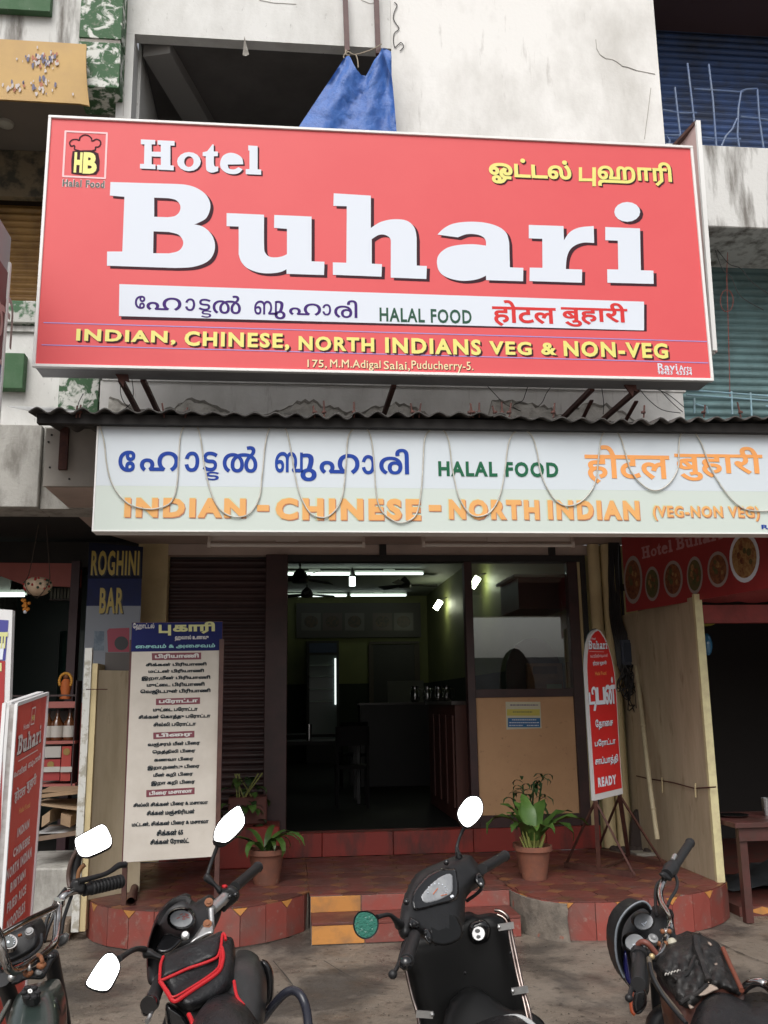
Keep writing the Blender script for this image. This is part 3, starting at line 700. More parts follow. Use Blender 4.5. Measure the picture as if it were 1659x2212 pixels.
# small slab word "Hotel"
sh1 = (.012, .01)
Ht = [(526,128), (595,131), (595,152), (578,152), (578,187), (622,188), (622,154), (606,153), (606,132), (688,136), (688,158), (668,158), (668,253), (684,254), (684,277), (604,273), (604,250), (622,251), (622,212), (578,210), (578,248), (596,249), (596,271), (522,268), (522,246), (541,246), (543,152), (526,151)]
art([(Ht, 0)], 'lettering', wprint, zA, shd=sh1)
art([([(757+57*cos(t*pi/8), 235+46*sin(t*pi/8)) for t in range(16)], 0), ([(757+23*cos(-t*pi/8), 235+26*sin(-t*pi/8)) for t in range(16)], 0)], 'lettering', wprint, zA, shd=sh1)
Tt = seg((823,190), (845,185), (870,152), (876,152), (876,186), (896,187), (896,209), (877,209), ('c', (877,209), (877,245), (883,258), (898,258)), ('c', (897,280), (868,288), (845,280), (839,262), (838,209)), (823,208))
art([(Tt, 0)], 'lettering', wprint, zA, shd=sh1)
Eo = seg((943,249), ('c', (943,249), (950,268), (975,272), (995,262)), ('c', (1015,272), (1000,288), (975,295), (940,290), (912,268), (907,240), (920,208), (950,193), (985,198), (1012,218), (1018,248)))
Ei = [(945,230), (983,231), (978,216), (962,211), (949,217)]
art([(Eo, 0), (Ei[::-1], 0)], 'lettering', wprint, zA, shd=sh1)
Lt = [(1042,157), (1087,160), (1087,272), (1104,273), (1104,298), (1030,295), (1030,271), (1048,271), (1048,182), (1042,181)]
art([(Lt, 0)], 'lettering', wprint, zA, shd=sh1)
# logo: frame, cap outline and letters
pk = M('pale pink print', (.82, .50, .52), .4); gm = M('dark green print', (.06, .10, .08), .5)
def PX(x, y): return SP.hit(x, y)
def polyart(loops, off, nm, mat, par=sg, pl=SP):
    V, Fc = fill(loops); return B().add([pl.p(x, y, off) for x, y in V], Fc).obj(nm, mat, par)
q = [PX(*zA(x, y)) for x, y in ((164, 89), (363, 98), (354, 315), (152, 305))]
polyart(stroke(q+[q[0], q[1]], .014), .003, 'logo_frame', pk)
cap = [(206,175), (207,158), (190,160), (184,143), (197,130), (218,128), (230,132), (234,118), (252,107), (272,109), (288,122), (292,136), (312,127), (330,135), (332,152), (322,164), (309,165), (308,178)]
capc = [(p.x, p.y) for p in crs([Vector((*PX(*zA(*p)), 0)) for p in cap], 4)]
polyart(stroke(capc, .010), .003, 'logo_cap', shprint)
polyart(stroke([PX(*zA(*p)) for p in ((206,176), (240,186), (275,187), (310,178))], .010), .0042, 'logo_cap_band', shprint)
polyart([[PX(*zA(*p)) for p in ((198,185), (250,180), (290,180), (322,196), (328,230), (326,275), (312,296), (250,300), (192,292), (192,230))][::-1]], .0032, 'logo_letter_shadow', shprint)
a = PX(*zA(203, 288)); c = PX(*zA(248, 192)); text('H', SP, (a[0], a[1], c[0], c[1]), yprint, sg, .006, bold=.06)
a = PX(*zA(246, 293)); c = PX(*zA(318, 193)); text('B', SP, (a[0], a[1], c[0], c[1]), yprint, sg, .0055, bold=.05)
def T(s, p0, p1, mat, off=.003, bold=0, shd=None, sh=(0, 0), shear=0, pl=SP, par=sg, res=3):
    a = pl.hit(*p0); c = pl.hit(*p1); text(s, pl, (a[0], a[1], c[0], c[1]), mat, par, off, bold, res, shd, sh, shear)
T('Halal Food', zA(149, 354), zA(352, 328), gm, bold=.035)
T('Halal Food', zA(147, 355.5), zA(354, 326), pk, off=.0022, bold=.075)
# Tamil name at the right
T('ஓட்டல்', (1057, 396), (1232, 348), yprint, .004, .035, shprint, (.010, .010))
B().add([SP.p(*SP.hit(x, y), .004) for x, y in ((1250, 392), (1279, 392), (1279, 403), (1287, 403), (1287, 362), (1279, 362), (1279, 386), (1257, 386), (1257, 362), (1250, 362))], [tuple(range(10))]).obj('lettering', yprint, sg)
T('ஹாரி', (1292, 402), (1448, 352), yprint, .004, .03, shprint, (.010, .010))
# white strip with three scripts
def quad(pts, off, nm, mat, pl=SP, par=sg): return B().add([pl.p(*pl.hit(*p), off) for p in pts], [tuple(range(len(pts)))]).obj(nm, mat, par)
quad([(262, 622), (1397, 658), (1397, 716), (262, 690)], .0015, 'strip_shadow', shprint)
quad([(258, 614), (1391, 652), (1391, 714), (257, 683)], .0025, 'white_strip', wprint)
violet = M('violet print', (.06, .025, .17), .6, spec=.15); gr_ = M('dark green lettering', (.035, .10, .065), .6, spec=.15); rp = M('red lettering', (.66, .04, .04), .6, spec=.2)
def malayalam(s, pl, par, mat, X0, X1, yb, yt, slope, off, bold):
    # widths of "ഹോട്ടൽ ബുഹാരി" set syllable by syllable; the doubled letter is stacked by hand
    def yy(x, y): return y+slope*(x-X0)
    W = X1-X0; h = yb-yt
    items = [('േ', .0, .075, 0, 1), ('ഹ', .082, .29, 0, .78), ('ാ', .30, .362, 0, .93), ('ട', .372, .435, .0, .93), ('ട', .385, .44, -.62, .52), ('ൽ', .455, .60, 0, 1.12) if s == 0 else ('ൽ', .455, .60, 0, 1.12)]
    for ch, a, c, lo, hi in items:
        xa, xc = X0+a*W, X0+c*W; T(ch, (xa, yy(xa, yb-lo*h)), (xc, yy(xc, yb-hi*h) if ch != 'ട' or lo == 0 else yy(xc, yb-(lo+.60)*h)), mat, off, bold, pl=pl, par=par, res=4)
def mal(pl, par, mat, L, off, bold):
    for ch, xa, yb_, xc, yt_ in L: T(ch, (xa, yb_), (xc, yt_), mat, off, bold, pl=pl, par=par, res=4)
def mp(L):
    return [(c, *zA(a, b), *zA(d, e)) for c, a, b, d, e in L]
mal(SP, sg, violet, mp([('േ', 496,942,548,880), ('ഹ', 552,948,722,890), ('ാ', 738,952,788,893), ('ട', 803,950,862,895), ('ട', 815,984,866,950), ('ൽ', 870,965,1008,880), ('ബ', 1070,970,1180,905), ('ു', 1168,992,1222,905), ('ഹ', 1238,972,1392,918), ('ാ', 1398,974,1440,920), ('രി', 1455,985,1566,902)]), .004, .012)
T('HALAL FOOD', (820, 695), (1018, 670), gr_, .004, .025)
T('होटल', zB(492, 903), zB(757, 800), rp, .004, .022)
T('बुहारी', zB(785, 905), zB(1060, 808), rp, .004, .022)
blu = M('thin blue line print', (.38, .28, .62), .4)
for (a, c) in (((94, 697), (1527, 738)), ((90, 745), (1530, 784))):
    quad([(a[0], a[1]-1), (c[0], c[1]-1), (c[0], c[1]+1), (a[0], a[1]+1)], .0022, 'blue_line', blu)
# deeper red smudge at the lower left of the print
b = B(); cols = []
sm = M('deep red corner print', (.80, .085, .09), .35)
Rw = [(164, 737, 'INDIAN,', 380, 752), (398, 745, 'CHINESE,', 625, 761), (645, 753, 'NORTH', 807, 766), (832, 758, 'INDIANS', 1038, 767), (1057, 765, 'VEG', 1145, 771), (1168, 768, '&', 1200, 776), (1218, 769, 'NON-VEG', 1441, 784)]
cen = [(164, 716, 380, 741, 'INDIAN,'), (398, 721, 625, 753, 'CHINESE,'), (645, 730, 808, 757, 'NORTH'), (832, 734, 1038, 763, 'INDIANS'), (1057, 739, 1147, 766, 'VEG'), (1169, 741, 1201, 767, '&'), (1218, 742, 1441, 770, 'NON-VEG')]
def slopedT(s, xa, yt_, xb, yb_, mat, off, bold, shd, shs, pl=SP, par=sg):
    T(s, (xa, yb_), (xb, yt_), mat, off, bold, shd, shs, pl=pl, par=par)
for xa, yt_, xb, yb_, s in cen: slopedT(s, xa, yt_, xb, yb_, yprint, .004, .038, shprint, (.013, .011))
for s, xa, xb, yt_, yb_ in (('175,', 664, 706, 778, 796), ('M.M.Adigal', 713, 822, 779, 799), ('Salai,', 829, 885, 781, 801), ('Puducherry-5.', 889, 1022, 782, 803)):
    T(s, (xa, yb_), (xb, yt_), M('cream print', (.85, .70, .40), .4), .003, .01, shprint, (.004, .004))
T('Ravi', (1421, 800), (1462, 786), wprint, .003, .02); T('Arts', (1467, 801), (1493, 790), wprint, .003, .02)
T('98423', (1421, 809), (1452, 801), wprint, .003, .03); T('43334', (1460, 810), (1494, 802), wprint, .003, .03)
# brackets holding the sign
br = thing('sign_brackets', 'rusty brown angle iron brackets holding the red signboard to the wall', 'bracket', (1, 7, 4))
for x in (262, 310, 850, 1275, 1372):
    a = at(x, 825, 6.7); t_ = Vector((a.x, 6.6, 4.03)); w_ = Vector((a.x+.04, 7.5, 3.95))
    B().bar((a.x, 6.66, 4.065), (a.x, 7.5, 4.075), .035, .035).obj('bracket_arm', rust, br)
    if x > 1000: B().bar((a.x+.02, 6.75, 4.0), (a.x+.03, 7.45, 3.80), .03, .01).obj('bracket_brace', rust, br)
    B().bar((a.x+.04, 7.47, 3.6), (a.x+.04, 7.47, 4.06), .05, .02).obj('bracket_plate', rust, br)
for x in (258, 1356):
    a = at(x, 812, 6.5); B().slab([(a.x-.03, 6.5, 4.045), (a.x+.06, 6.5, 4.045), (a.x+.07, 6.5, 3.99), (a.x+.04, 6.5, 4.0), (a.x+.03, 6.5, 3.95)], .02, (0, -1, 0)).obj('bracket_plate', rust, br)
# slim second frame seen edge-on at the right end
s2 = thing('side_sign_frame', 'narrow pink backed sign frame standing edge on behind the right end of the red sign', 'sign', (3.3, 6.7, 4.3))
sa = at(1543, 758, 6.66); sb = at(1507, 262, 6.66)
B().bar(sa, sb, .035, .03, up=(0, 1, 0)).obj('frame', alu, s2)
B().box((sb.x-.012, 6.68, sa.z), (sb.x-.002, 7.05, sb.z)).obj('panel', M('faded pink sheet', (.6, .42, .40), .6), s2)
B().bar((sb.x, 6.68, sb.z), (sb.x-.12, 7.5, sb.z), .04, .03).obj('frame', rust, s2)
B().bar((sa.x, 6.68, sa.z), (sa.x-.05, 7.5, sa.z), .03, .03).obj('frame', alu, s2)
# loose wires under the sign
ww = thing('loose_wires', 'thin black wires dangling below the red signboard over the broken render', 'wire', (1, 7.3, 3.9))
for P in [[(262, 820), (260, 845), (266, 866), (278, 880), (292, 890)], [(285, 820), (288, 850), (282, 872), (262, 888)], [(1140, 835), (1135, 850), (1128, 866), (1108, 876), (1118, 885)], [(1190, 836), (1180, 850), (1172, 868), (1162, 878)], [(1052, 833), (1068, 850), (1090, 872), (1125, 888)],
          [(1300, 838), (1304, 870), (1303, 895)], [(1380, 838), (1400, 862), (1430, 885), (1470, 892)], [(1398, 835), (1440, 850), (1478, 880)], [(1420, 836), (1450, 868), (1475, 890)], [(180, 850), (170, 870), (166, 890)]]:
    B().tube(crs([at(x, y, 7.2) for x, y in P], 4), .0035, 5).obj('strand', black, ww)

# ------------------------------------------------------------------ lower white signboard
LP = Plane((0, 6.1, 0), (1, 0, 0), (0, 0, 1))
ls = thing('lower_signboard', 'long white flex signboard with blue, green and orange lettering along the canopy', 'signboard', (1.4, 6.15, 2.82))
lw = M('white backlit flex', (.63, .69, .735), .4, bump=.02, bs=6)
lg_ = M('pale green flex', (.60, .67, .62), .4, bump=.02, bs=6)
XL, XR = -1.275, 4.6
B().box((XL, 6.112, 2.83), (XR, 6.24, 3.555)).obj('box_body', greybox, ls)
B().box((XL+.0, 6.1, 3.125), (XR, 6.111, 3.553)).obj('face_upper', lw, ls)
B().box((XL+.0, 6.1, 2.828), (XR, 6.111, 3.1245)).obj('face_lower', lg_, ls)
B().box((XL, 6.097, 2.818), (XR, 6.242, 2.8275)).obj('frame', alu, ls)
B().box((XL-.012, 6.097, 2.818), (XL-.001, 6.242, 3.556)).obj('frame', alu, ls)
bl = M('blue print', (.02, .055, .32), .6, spec=.15, col2=(.02, .08, .37), ns=4); grn = M('green print', (.02, .13, .065), .6, spec=.15); org_ = M('orange print', (.86, .36, .10), .4); orgl = M('light orange print', (.80, .42, .15), .5, spec=.2)
halo = M('print halo', (.58, .66, .46), .5)
def zC(x, y): return (x*.53104, 779.3+y*.53104)         # 1300/1659/1.4756
def zD(x, y): return (813.2+x*.5098, 779.3+y*.5098)
mal(LP, ls, bl, [(c, *zC(a, b), *zC(d, e)) for c, a, b, d, e in [('േ', 480,452,552,366), ('ഹ', 568,450,728,370), ('ാ', 750,452,812,370), ('ട', 824,450,886,370), ('ട', 836,486,892,452), ('ൽ', 905,455,1048,348), ('ബ', 1118,455,1232,372), ('ു', 1222,490,1288,378), ('ഹ', 1300,460,1462,380), ('ാ', 1472,462,1524,384)]], .003, .02)
mal(LP, ls, bl, [('രി', *zD(12, 482), *zD(136, 374))], .003, .02)
T('HALAL FOOD', (947, 1029), (1205, 999), grn, .003, .04, pl=LP, par=ls)
T('होटल', zD(888, 520), zD(1236, 362), org_, .003, .02, pl=LP, par=ls)
T('बुहारी', zD(1270, 508), zD(1630, 366), org_, .003, .02, pl=LP, par=ls)
for xa, yt_, xb, yb_, s in [(268, 1077, 531, 1117, 'INDIAN'), (595, 1078, 908, 1123, 'CHINESE'), (970, 1080, 1163, 1122, 'NORTH'), (1184, 1082, 1379, 1122, 'INDIAN'), (1411, 1094, 1638, 1124, '(VEG-NON VEG)')]:
    big = s[0] != '('
    T(s, (xa-2, yb_+2), (xb+2, yt_-2), halo, .0018, .075 if big else .055, pl=LP, par=ls)
    T(s, (xa, yb_), (xb, yt_), orgl, .0045, .055 if big else .03, M('rust print edge', (.55, .20, .10), .5), (.006, .006), pl=LP, par=ls)
for x in (555, 926): T('-', (x, 1104), (x+26, 1091), orgl, .0045, .03, MATS['rust print edge'], (.005, .005), pl=LP, par=ls)
T('Ravi', (1645, 1143), (1690, 1134), bl, .003, .03, pl=LP, par=ls)
# looped rope light
rope = thing('rope_light', 'pale rope light cable looped up and down across the lower signboard', 'rope light', (1.4, 6.05, 3.2))
RP = [(213, 912), (224, 950), (230, 1000), (240, 1040), (258, 1070), (285, 1092), (325, 1100), (360, 1092), (375, 1075), (383, 1040), (386, 985), (390, 940), (400, 918), (412, 913), (425, 920), (434, 950), (442, 1010), (458, 1070), (480, 1105), (512, 1117), (540, 1108), (560, 1075), (566, 1030), (573, 960), (583, 924), (600, 915), (616, 925), (626, 960), (640, 1040), (655, 1085), (675, 1112), (705, 1117), (730, 1095), (742, 1060), (748, 990), (752, 945), (765, 925), (780, 921), (795, 930), (803, 955), (808, 1000), (812, 1060), (822, 1100), (850, 1125), (875, 1128), (900, 1110), (910, 1060), (914, 1000), (917, 950), (928, 930), (945, 925), (960, 932), (970, 955), (977, 1010), (990, 1070), (1010, 1105), (1032, 1116), (1060, 1105), (1080, 1070), (1090, 1020), (1098, 960), (1110, 935), (1127, 928), (1148, 940), (1160, 975), (1168, 1020), (1185, 1060), (1205, 1085), (1230, 1093), (1260, 1080), (1285, 1045), (1293, 990), (1299, 945), (1310, 930), (1322, 927), (1338, 940), (1350, 975), (1362, 1015), (1385, 1045), (1415, 1060), (1445, 1045), (1465, 1010), (1466, 970), (1470, 940), (1482, 928), (1500, 934), (1516, 960), (1535, 1010), (1565, 1060), (1600, 1095), (1640, 1104), (1680, 1090), (1720, 1000)]
B().tube(crs([at(x, y, 6.088) for x, y in RP], 4), .0053, 7).obj('cable', M('grey plastic tube', (.58, .57, .52), .35, col2=(.40, .38, .32), ns=14, amt=.8), rope)
# two batten tube lights under the canopy
for xa, xb, lab in ((452, 785, 'white batten tube light under the canopy left of the door centre, unlit'), (914, 1236, 'white batten tube light under the canopy above the shop window, unlit')):
    a = at(xa, 1166, 7.45); c = at(xb, 1168, 7.45); tl = thing('tube_light', lab, 'tube light', ((a.x+c.x)/2, 7.45, 2.97), 'batten tube lights under the canopy')
    wm = M('yellowed white enamel', (.62, .55, .50), .4)
    B().box((a.x, 7.47, a.z-.0), (c.x, 7.52, a.z+.05)).obj('batten', wm, tl, bev=.004)
    B().tube([(a.x+.01, 7.44, a.z-.045), (c.x-.01, 7.44, a.z-.045)], .016, 10).obj('tube', M('unlit tube glass', (.62, .58, .54), .2), tl)
    for x in (a.x, c.x): B().slab([(x-.012, 7.46, a.z+.03), (x+.012, 7.46, a.z+.03), (x+.012, 7.42, a.z-.02), (x+.012, 7.42, a.z-.065), (x-.012, 7.42, a.z-.065), (x-.012, 7.42, a.z-.02)], .03, (0, -1, 0)).obj('end_cap', wm, tl)
    B().box((((a.x+c.x)/2)-.09, 7.455, a.z-.012), (((a.x+c.x)/2)+.09, 7.469, a.z+.035)).obj('choke_cover', wm, tl)
    for x in (a.x+.3, c.x-.3): B().tube([(x, 7.49, a.z+.04), (x, 7.49, 3.28)], .006, 6).obj('hanger_rod', wm, tl)
# ------------------------------------------------------------------ blue tarpaulin on two posts
tp = thing('blue_tarpaulin', 'crumpled blue plastic tarpaulin hung by rope in the balcony opening', 'tarpaulin', (.6, 7.3, 6.0))
tarp = M('blue woven plastic', (.04, .14, .46), .45, col2=(.03, .10, .36), ns=9, amt=.9, bump=.9, bs=22)
def tcol(x, top, bot, n=16, ph=0):
    return [(x, top+(bot-top)*k/n) for k in range(n+1)]
topc = [(744, 125), (748, 122), (753, 120), (757, 124), (762, 135), (770, 150), (781, 162), (790, 164), (797, 152), (808, 130), (818, 118), (825, 104), (833, 104), (838, 112), (840, 120)]
botc = [(628, 300), (655, 300), (680, 300), (700, 300), (712, 300), (728, 300), (745, 300), (765, 300), (785, 300), (802, 300), (818, 300), (832, 300), (842, 300), (850, 300), (858, 300)]
rows = []; n = 22
random.seed(5)
jit = [[random.uniform(-1, 1) for _ in range(15)] for _ in range(n+1)]
for k in range(n+1):
    t = k/n; r = []
    for i in range(15):
        x = topc[i][0]+(botc[i][0]-topc[i][0])*(t**(.75 if i > 10 else 1.0)); y = topc[i][1]+(botc[i][1]-topc[i][1])*t
        fold = .035*sin(i*1.1+t*2.5)*(1-.35*t)+.012*sin(i*2.1+k*.9)+.008*jit[k][i]
        r.append(at(x, y, 7.30+fold))
    rows.append(r)
b = B(); b.soft = True; b.grid(rows); b.obj('sheet', tarp, tp)
rows = [[at(x, y, 7.24+.02*sin(i*2+k)) for i, (x, y) in enumerate(((828, 104+k*1.5), (836, 106+k*9), (845, 112+k*13), (846, 124+k*16)))] for k in range(5)]
B().grid(rows).obj('flap', tarp, tp)
pv = thing('steel_posts', 'two dark brown steel posts hanging down in front of the upper white wall', 'post', (.7, 7.38, 6.9))
for P in (((745, -30), (750, 112)), ((812, -30), (817, 118))):
    a = at(*P[0], 7.42); c = at(*P[1], 7.42); B().bar(a, c, .045, .045, up=(0, 1, 0)).obj('post', M('dark brown paint', (.07, .022, .02), .5, col2=(.12, .05, .04), ns=12, amt=.5), pv)
rp_ = thing('tarpaulin_rope', 'thin jute rope tied between the two brown posts above the tarpaulin', 'rope', (.7, 7.36, 7.3))
ropem = M('jute rope', (.36, .31, .24), .9)
for P in ([(742, 120), (752, 112), (765, 118), (790, 112), (812, 103), (824, 95)], [(752, 114), (746, 108), (748, 118), (756, 120)], [(768, 117), (772, 128), (774, 146)], [(742, 121), (744, 126), (751, 124)]):
    B().tube(crs([at(x, y, 7.37) for x, y in P], 4), .006, 6).obj('strand', ropem, rp_)
# ------------------------------------------------------------------ dining room behind the door
room = thing('dining_room', 'dim olive green dining room seen through the open shop door', 'room', (1, 12, .49))
olive = M('olive green wall paint', (.155, .165, .055), .6, col2=(.11, .12, .04), ns=2, amt=.5)
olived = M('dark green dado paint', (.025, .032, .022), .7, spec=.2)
ceil = M('grey green ceiling', (.20, .215, .18), .7)
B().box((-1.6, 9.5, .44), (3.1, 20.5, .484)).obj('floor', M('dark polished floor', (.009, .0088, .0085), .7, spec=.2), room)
B().box((-1.6, 9.5, 4.0), (3.1, 20.5, 4.06)).obj('ceiling', ceil, room)
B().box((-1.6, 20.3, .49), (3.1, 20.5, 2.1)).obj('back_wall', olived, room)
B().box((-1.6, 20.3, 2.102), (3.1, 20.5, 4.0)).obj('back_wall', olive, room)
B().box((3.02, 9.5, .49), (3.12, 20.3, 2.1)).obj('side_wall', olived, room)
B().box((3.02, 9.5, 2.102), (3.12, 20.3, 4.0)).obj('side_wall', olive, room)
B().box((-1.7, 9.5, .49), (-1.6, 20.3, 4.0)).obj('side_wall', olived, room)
B().box((-1.6, 9.5, 3.17), (3.1, 9.56, 4.0)).obj('lintel', ceil, room)
emit = M('lit fluorescent tube', (.9, .95, .9), .4, emit=(.86, 1, .93), estr=2.6)
lampm = M('lit wall lamp glass', (.9, .95, .9), .4, emit=(.93, 1, .72), estr=30)
def tubelight(pa, pb, Y, lab, top=None):
    a = at(*pa, Y); c = at(*pb, Y); t_ = thing('ceiling_tube_light', lab, 'tube light', ((a.x+c.x)/2, Y, a.z), 'lit tube lights on the dining room ceiling')
    B().box((a.x, Y+.03, a.z+.0), (c.x, Y+.07, a.z+.06)).obj('batten', M('tube batten', (.55, .58, .52), .5), t_)
    B().tube([(a.x+.02, Y, a.z), (c.x-.02, Y, a.z)], .022, 8).obj('tube', emit, t_)
    B().box(((a.x+c.x)/2-.1, Y+.02, a.z+.03), ((a.x+c.x)/2+.1, Y+.06, top or 3.99)).obj('hanger', MATS['tube batten'], t_)
tubelight((600, 1240), (758, 1239), 16, 'lit tube light nearest the dark shutter, front row of the dining room ceiling')
tubelight((766, 1239), (916, 1238), 16, 'lit tube light right of the hanging bulb, front row of the dining room ceiling')
tubelight((600, 1287), (750, 1286), 19.5, 'lit tube light at left in the rear row of the dining room ceiling')
tubelight((756, 1286), (879, 1284), 19.5, 'lit tube light at right in the rear row of the dining room ceiling')
bt = thing('hanging_bulb', 'glowing white compact bulb hanging between the front tube lights', 'lamp', at(761, 1255, 15.9))
a = at(761, 1246, 15.9); c = at(761, 1266, 15.9); B().tube([a, c], .055, 10).obj('glass', emit, bt); B().tube([a, (a.x, a.y, 3.99)], .012, 6).obj('flex', black, bt)
for (px, py), lab in (((1026, 1258), 'glowing wall lamp on the green wall seen through the shop window'), ((946, 1307), 'glowing wall lamp on the green wall deeper in the dining room')):
    a = atx(px, py, 2.84); wl_ = thing('wall_lamp', lab, 'lamp', a, 'wall lamps on the green dining room wall')
    R = Matrix.Rotation(radians(35), 3, 'Y'); ax = R @ Vector((0, 0, 1))
    B().tube([a-ax*.09, a+ax*.09], .055, 12).obj('shade', lampm, wl_)
    B().tube([a+ax*.09, a+ax*.13+Vector((.03, 0, .02)), Vector((3.02, a.y, a.z+.14))], .012, 6).obj('arm', black, wl_)
def fan(px, py, Y, rot, lab, z=None):
    a = at(px, py, Y); f = thing('ceiling_fan', lab, 'ceiling fan', a, 'dark ceiling fans of the dining room'); fm_ = M('dark brown fan enamel', (.02, .018, .015), .5)
    B().lathe(a+Vector((0, 0, -.06)), [(0, 0), (.11, .005), (.13, .05), (.09, .14), (.03, .2)], 14).obj('motor', fm_, f)
    B().tube([a+Vector((0, 0, .09)), (a.x, a.y, 3.99)], .014, 6).obj('down_rod', fm_, f)
    for k in range(3):
        t = rot+k*2*pi/3; d = Vector((cos(t), sin(t), 0)); n_ = Vector((-sin(t), cos(t), .45)).normalized()
        b = B(); q = a+Vector((0, 0, -.0)); b.slab([q+d*.1-n_*.04, q+d*.62-n_*.08, q+d*.65+n_*.06, q+d*.1+n_*.04], .01, d.cross(n_)); b.obj('blade', fm_, f)
fan(874, 1263, 17, .15, 'dark ceiling fan right of the glowing bulb with spread blades')
fan(648, 1250, 13.0, .8, 'dark ceiling fan in front of the left front tube light')
fan(663, 1284, 18.2, .5, 'dark ceiling fan lowest at left by the rear tube lights')
pp = thing('dish_picture_panel', 'dim panel of framed dish photographs above the back of the dining room', 'picture panel', at(780, 1340, 20.2))
a = at(640, 1378, 20.2); c = at(908, 1302, 20.2); B().box((a.x, 20.2, a.z), (c.x, 20.28, c.z)).obj('backing', M('dark panel', (.045, .04, .035), .5), pp)
PPl = Plane((0, 20.19, 0), (1, 0, 0), (0, 0, 1))
for k, x in enumerate((672, 718, 766, 826, 872)):
    r = [PPl.hit(x+dx*21, 1343+dy*19) for dx, dy in ((-1, 1), (1, 1), (1, -1), (-1, -1))]
    B().add([PPl.p(*q, 0) for q in r], [(0, 1, 2, 3)]).obj('picture', M('picture ground %d' % (k % 2), ((.09, .085, .075), (.07, .05, .045))[k % 2], .4), pp)
    B().add([PPl.p(*PPl.hit(x+15*cos(t*pi/8), 1343+13*sin(t*pi/8)), .006) for t in range(16)], [tuple(range(16))]).obj('plate', M('dim plate print', (.03, .025, .02), .4, col2=(.09, .05, .03), ns=20, amt=1), pp)
def bx2(nm, x0, y0, x1, y1, Y, th, mat, par): a = at(x0, y1, Y); c = at(x1, y0, Y); return B().box((a.x, Y, a.z), (c.x, Y+th, c.z)).obj(nm, mat, par)
fr = thing('display_fridge', 'tall black glass door display fridge with a bright light strip at the back', 'fridge', at(698, 1640, 19.6))
a = at(662, 1640, 19.65); c = at(732, 1384, 19.65); B().box((a.x, 19.65, .49), (c.x, 20.25, c.z)).obj('cabinet', black, fr)
bx2('glass_door', 668, 1415, 727, 1600, 19.62, .02, M('fridge interior', (.10, .125, .13), .15), fr); bx2('header', 668, 1389, 727, 1410, 19.62, .02, M('blue fridge header', (.02, .04, .10), .4), fr)
bx2('light_strip', 723, 1422, 726, 1522, 19.59, .02, M('fridge lamp', (1, 1, 1), .5, emit=(.9, 1, .95), estr=1.2), fr)
for y in (1437, 1461, 1489, 1515): bx2('shelf', 669, y-1.5, 722, y+1.5, 19.57, .04, M('fridge shelf', (.35, .42, .42), .4), fr)
dk = thing('back_doorway', 'dark brown door frames in the back wall of the dining room', 'door', at(850, 1640, 20.2))
for x0_, x1_ in ((799, 806), (900, 906)): bx2('frame', x0_, 1392, x1_, 1650, 20.22, .05, M('dark door frame', (.05, .035, .025), .5), dk)
bx2('frame', 799, 1385, 906, 1391, 20.22, .05, MATS['dark door frame'], dk); bx2('leaf', 806.5, 1392, 899.5, 1650, 20.25, .03, black, dk)
tk = thing('grey_screen', 'grey screen board standing behind the steel jugs', 'screen', at(880, 1500, 16)); bx2('notice', 838, 1470, 915, 1518, 16, .04, M('grey board', (.12, .12, .115), .6), tk)
steel = M('brushed steel', (.55, .56, .57), .22, metal=1)
ct = thing('serving_counter', 'dark wooden serving counter inside the door by the window', 'counter', (2.3, 10.6, .49))
dw = M('dark reddish wood', (.10, .035, .025), .45, col2=(.06, .02, .015), ns=3, amt=.8, stretch=(4, 4, .5))
B().box((1.72, 9.75, .49), (3.0, 11.6, 1.66)).obj('body', dw, ct)
B().box((1.68, 9.72, 1.662), (3.01, 11.62, 1.70)).obj('top', M('counter top', (.06, .05, .045), .3), ct)
for k in range(4): B().box((1.705, 9.85+k*.44, .62), (1.719, 10.2+k*.44, 1.55)).obj('panel', MATS['dark reddish wood'], ct)
c2 = thing('back_counter', 'long low dark counter across the dining room carrying steel jugs', 'counter', (1.6, 14.2, .49))
B().box((1.05, 14.0, .49), (2.6, 14.5, 1.66)).obj('body', black, c2); B().box((1.02, 13.97, 1.662), (2.62, 14.52, 1.69)).obj('top', M('counter top', (.06, .05, .045), .3), c2)
tb = thing('dining_table', 'dark dining table at the left of the dining room', 'table', (.5, 12, .49), 'dining tables')
B().box((-.2, 11.7, 1.20), (.9, 12.4, 1.24)).obj('table_top', M('dark laminate', (.012, .011, .010), .6, spec=.2), tb)
for x in (-.15, .85):
    for y in (11.75, 12.35): B().box((x-.02, y-.02, .49), (x+.02, y+.02, 1.2)).obj('leg', black, tb)
t2 = copyof(tb, .1, 2.6, 0, 'dark dining table further back before the display fridge')
ch = thing('dining_chair', 'dark dining chair beside the left table in the gloom', 'chair', (.75, 11.4, .49), 'dining chairs')
vb = M('very dark wood', (.006, .005, .005), .7, spec=.15)
B().box((.55, 11.3, .93), (.95, 11.65, .97)).obj('seat', vb, ch)
B().box((.55, 11.27, 1.2), (.95, 11.3, 1.42)).obj('backrest', vb, ch)
for x in (.57, .93):
    B().box((x-.015, 11.27, .49), (x+.015, 11.3, 1.4)).obj('leg', vb, ch); B().box((x-.015, 11.62, .49), (x+.015, 11.65, .93)).obj('leg', vb, ch)
copyof(ch, .2, 2.6, 0, 'dark dining chair further back near the fridge in the gloom')
j0 = at(897, 1517, 14.2); j0.z = 1.6905
jg = thing('steel_jug', 'leftmost steel water jug on the long back counter', 'jug', j0, 'steel jugs on the back counter')
B().lathe(j0, [(.055, 0), (.07, .03), (.065, .16), (.05, .2), (.06, .24)], 14).obj('body', steel, jg)
B().tube([j0+Vector((.06, 0, .2)), j0+Vector((.12, 0, .18)), j0+Vector((.12, 0, .09)), j0+Vector((.06, 0, .06))], .008, 6).obj('handle', steel, jg)
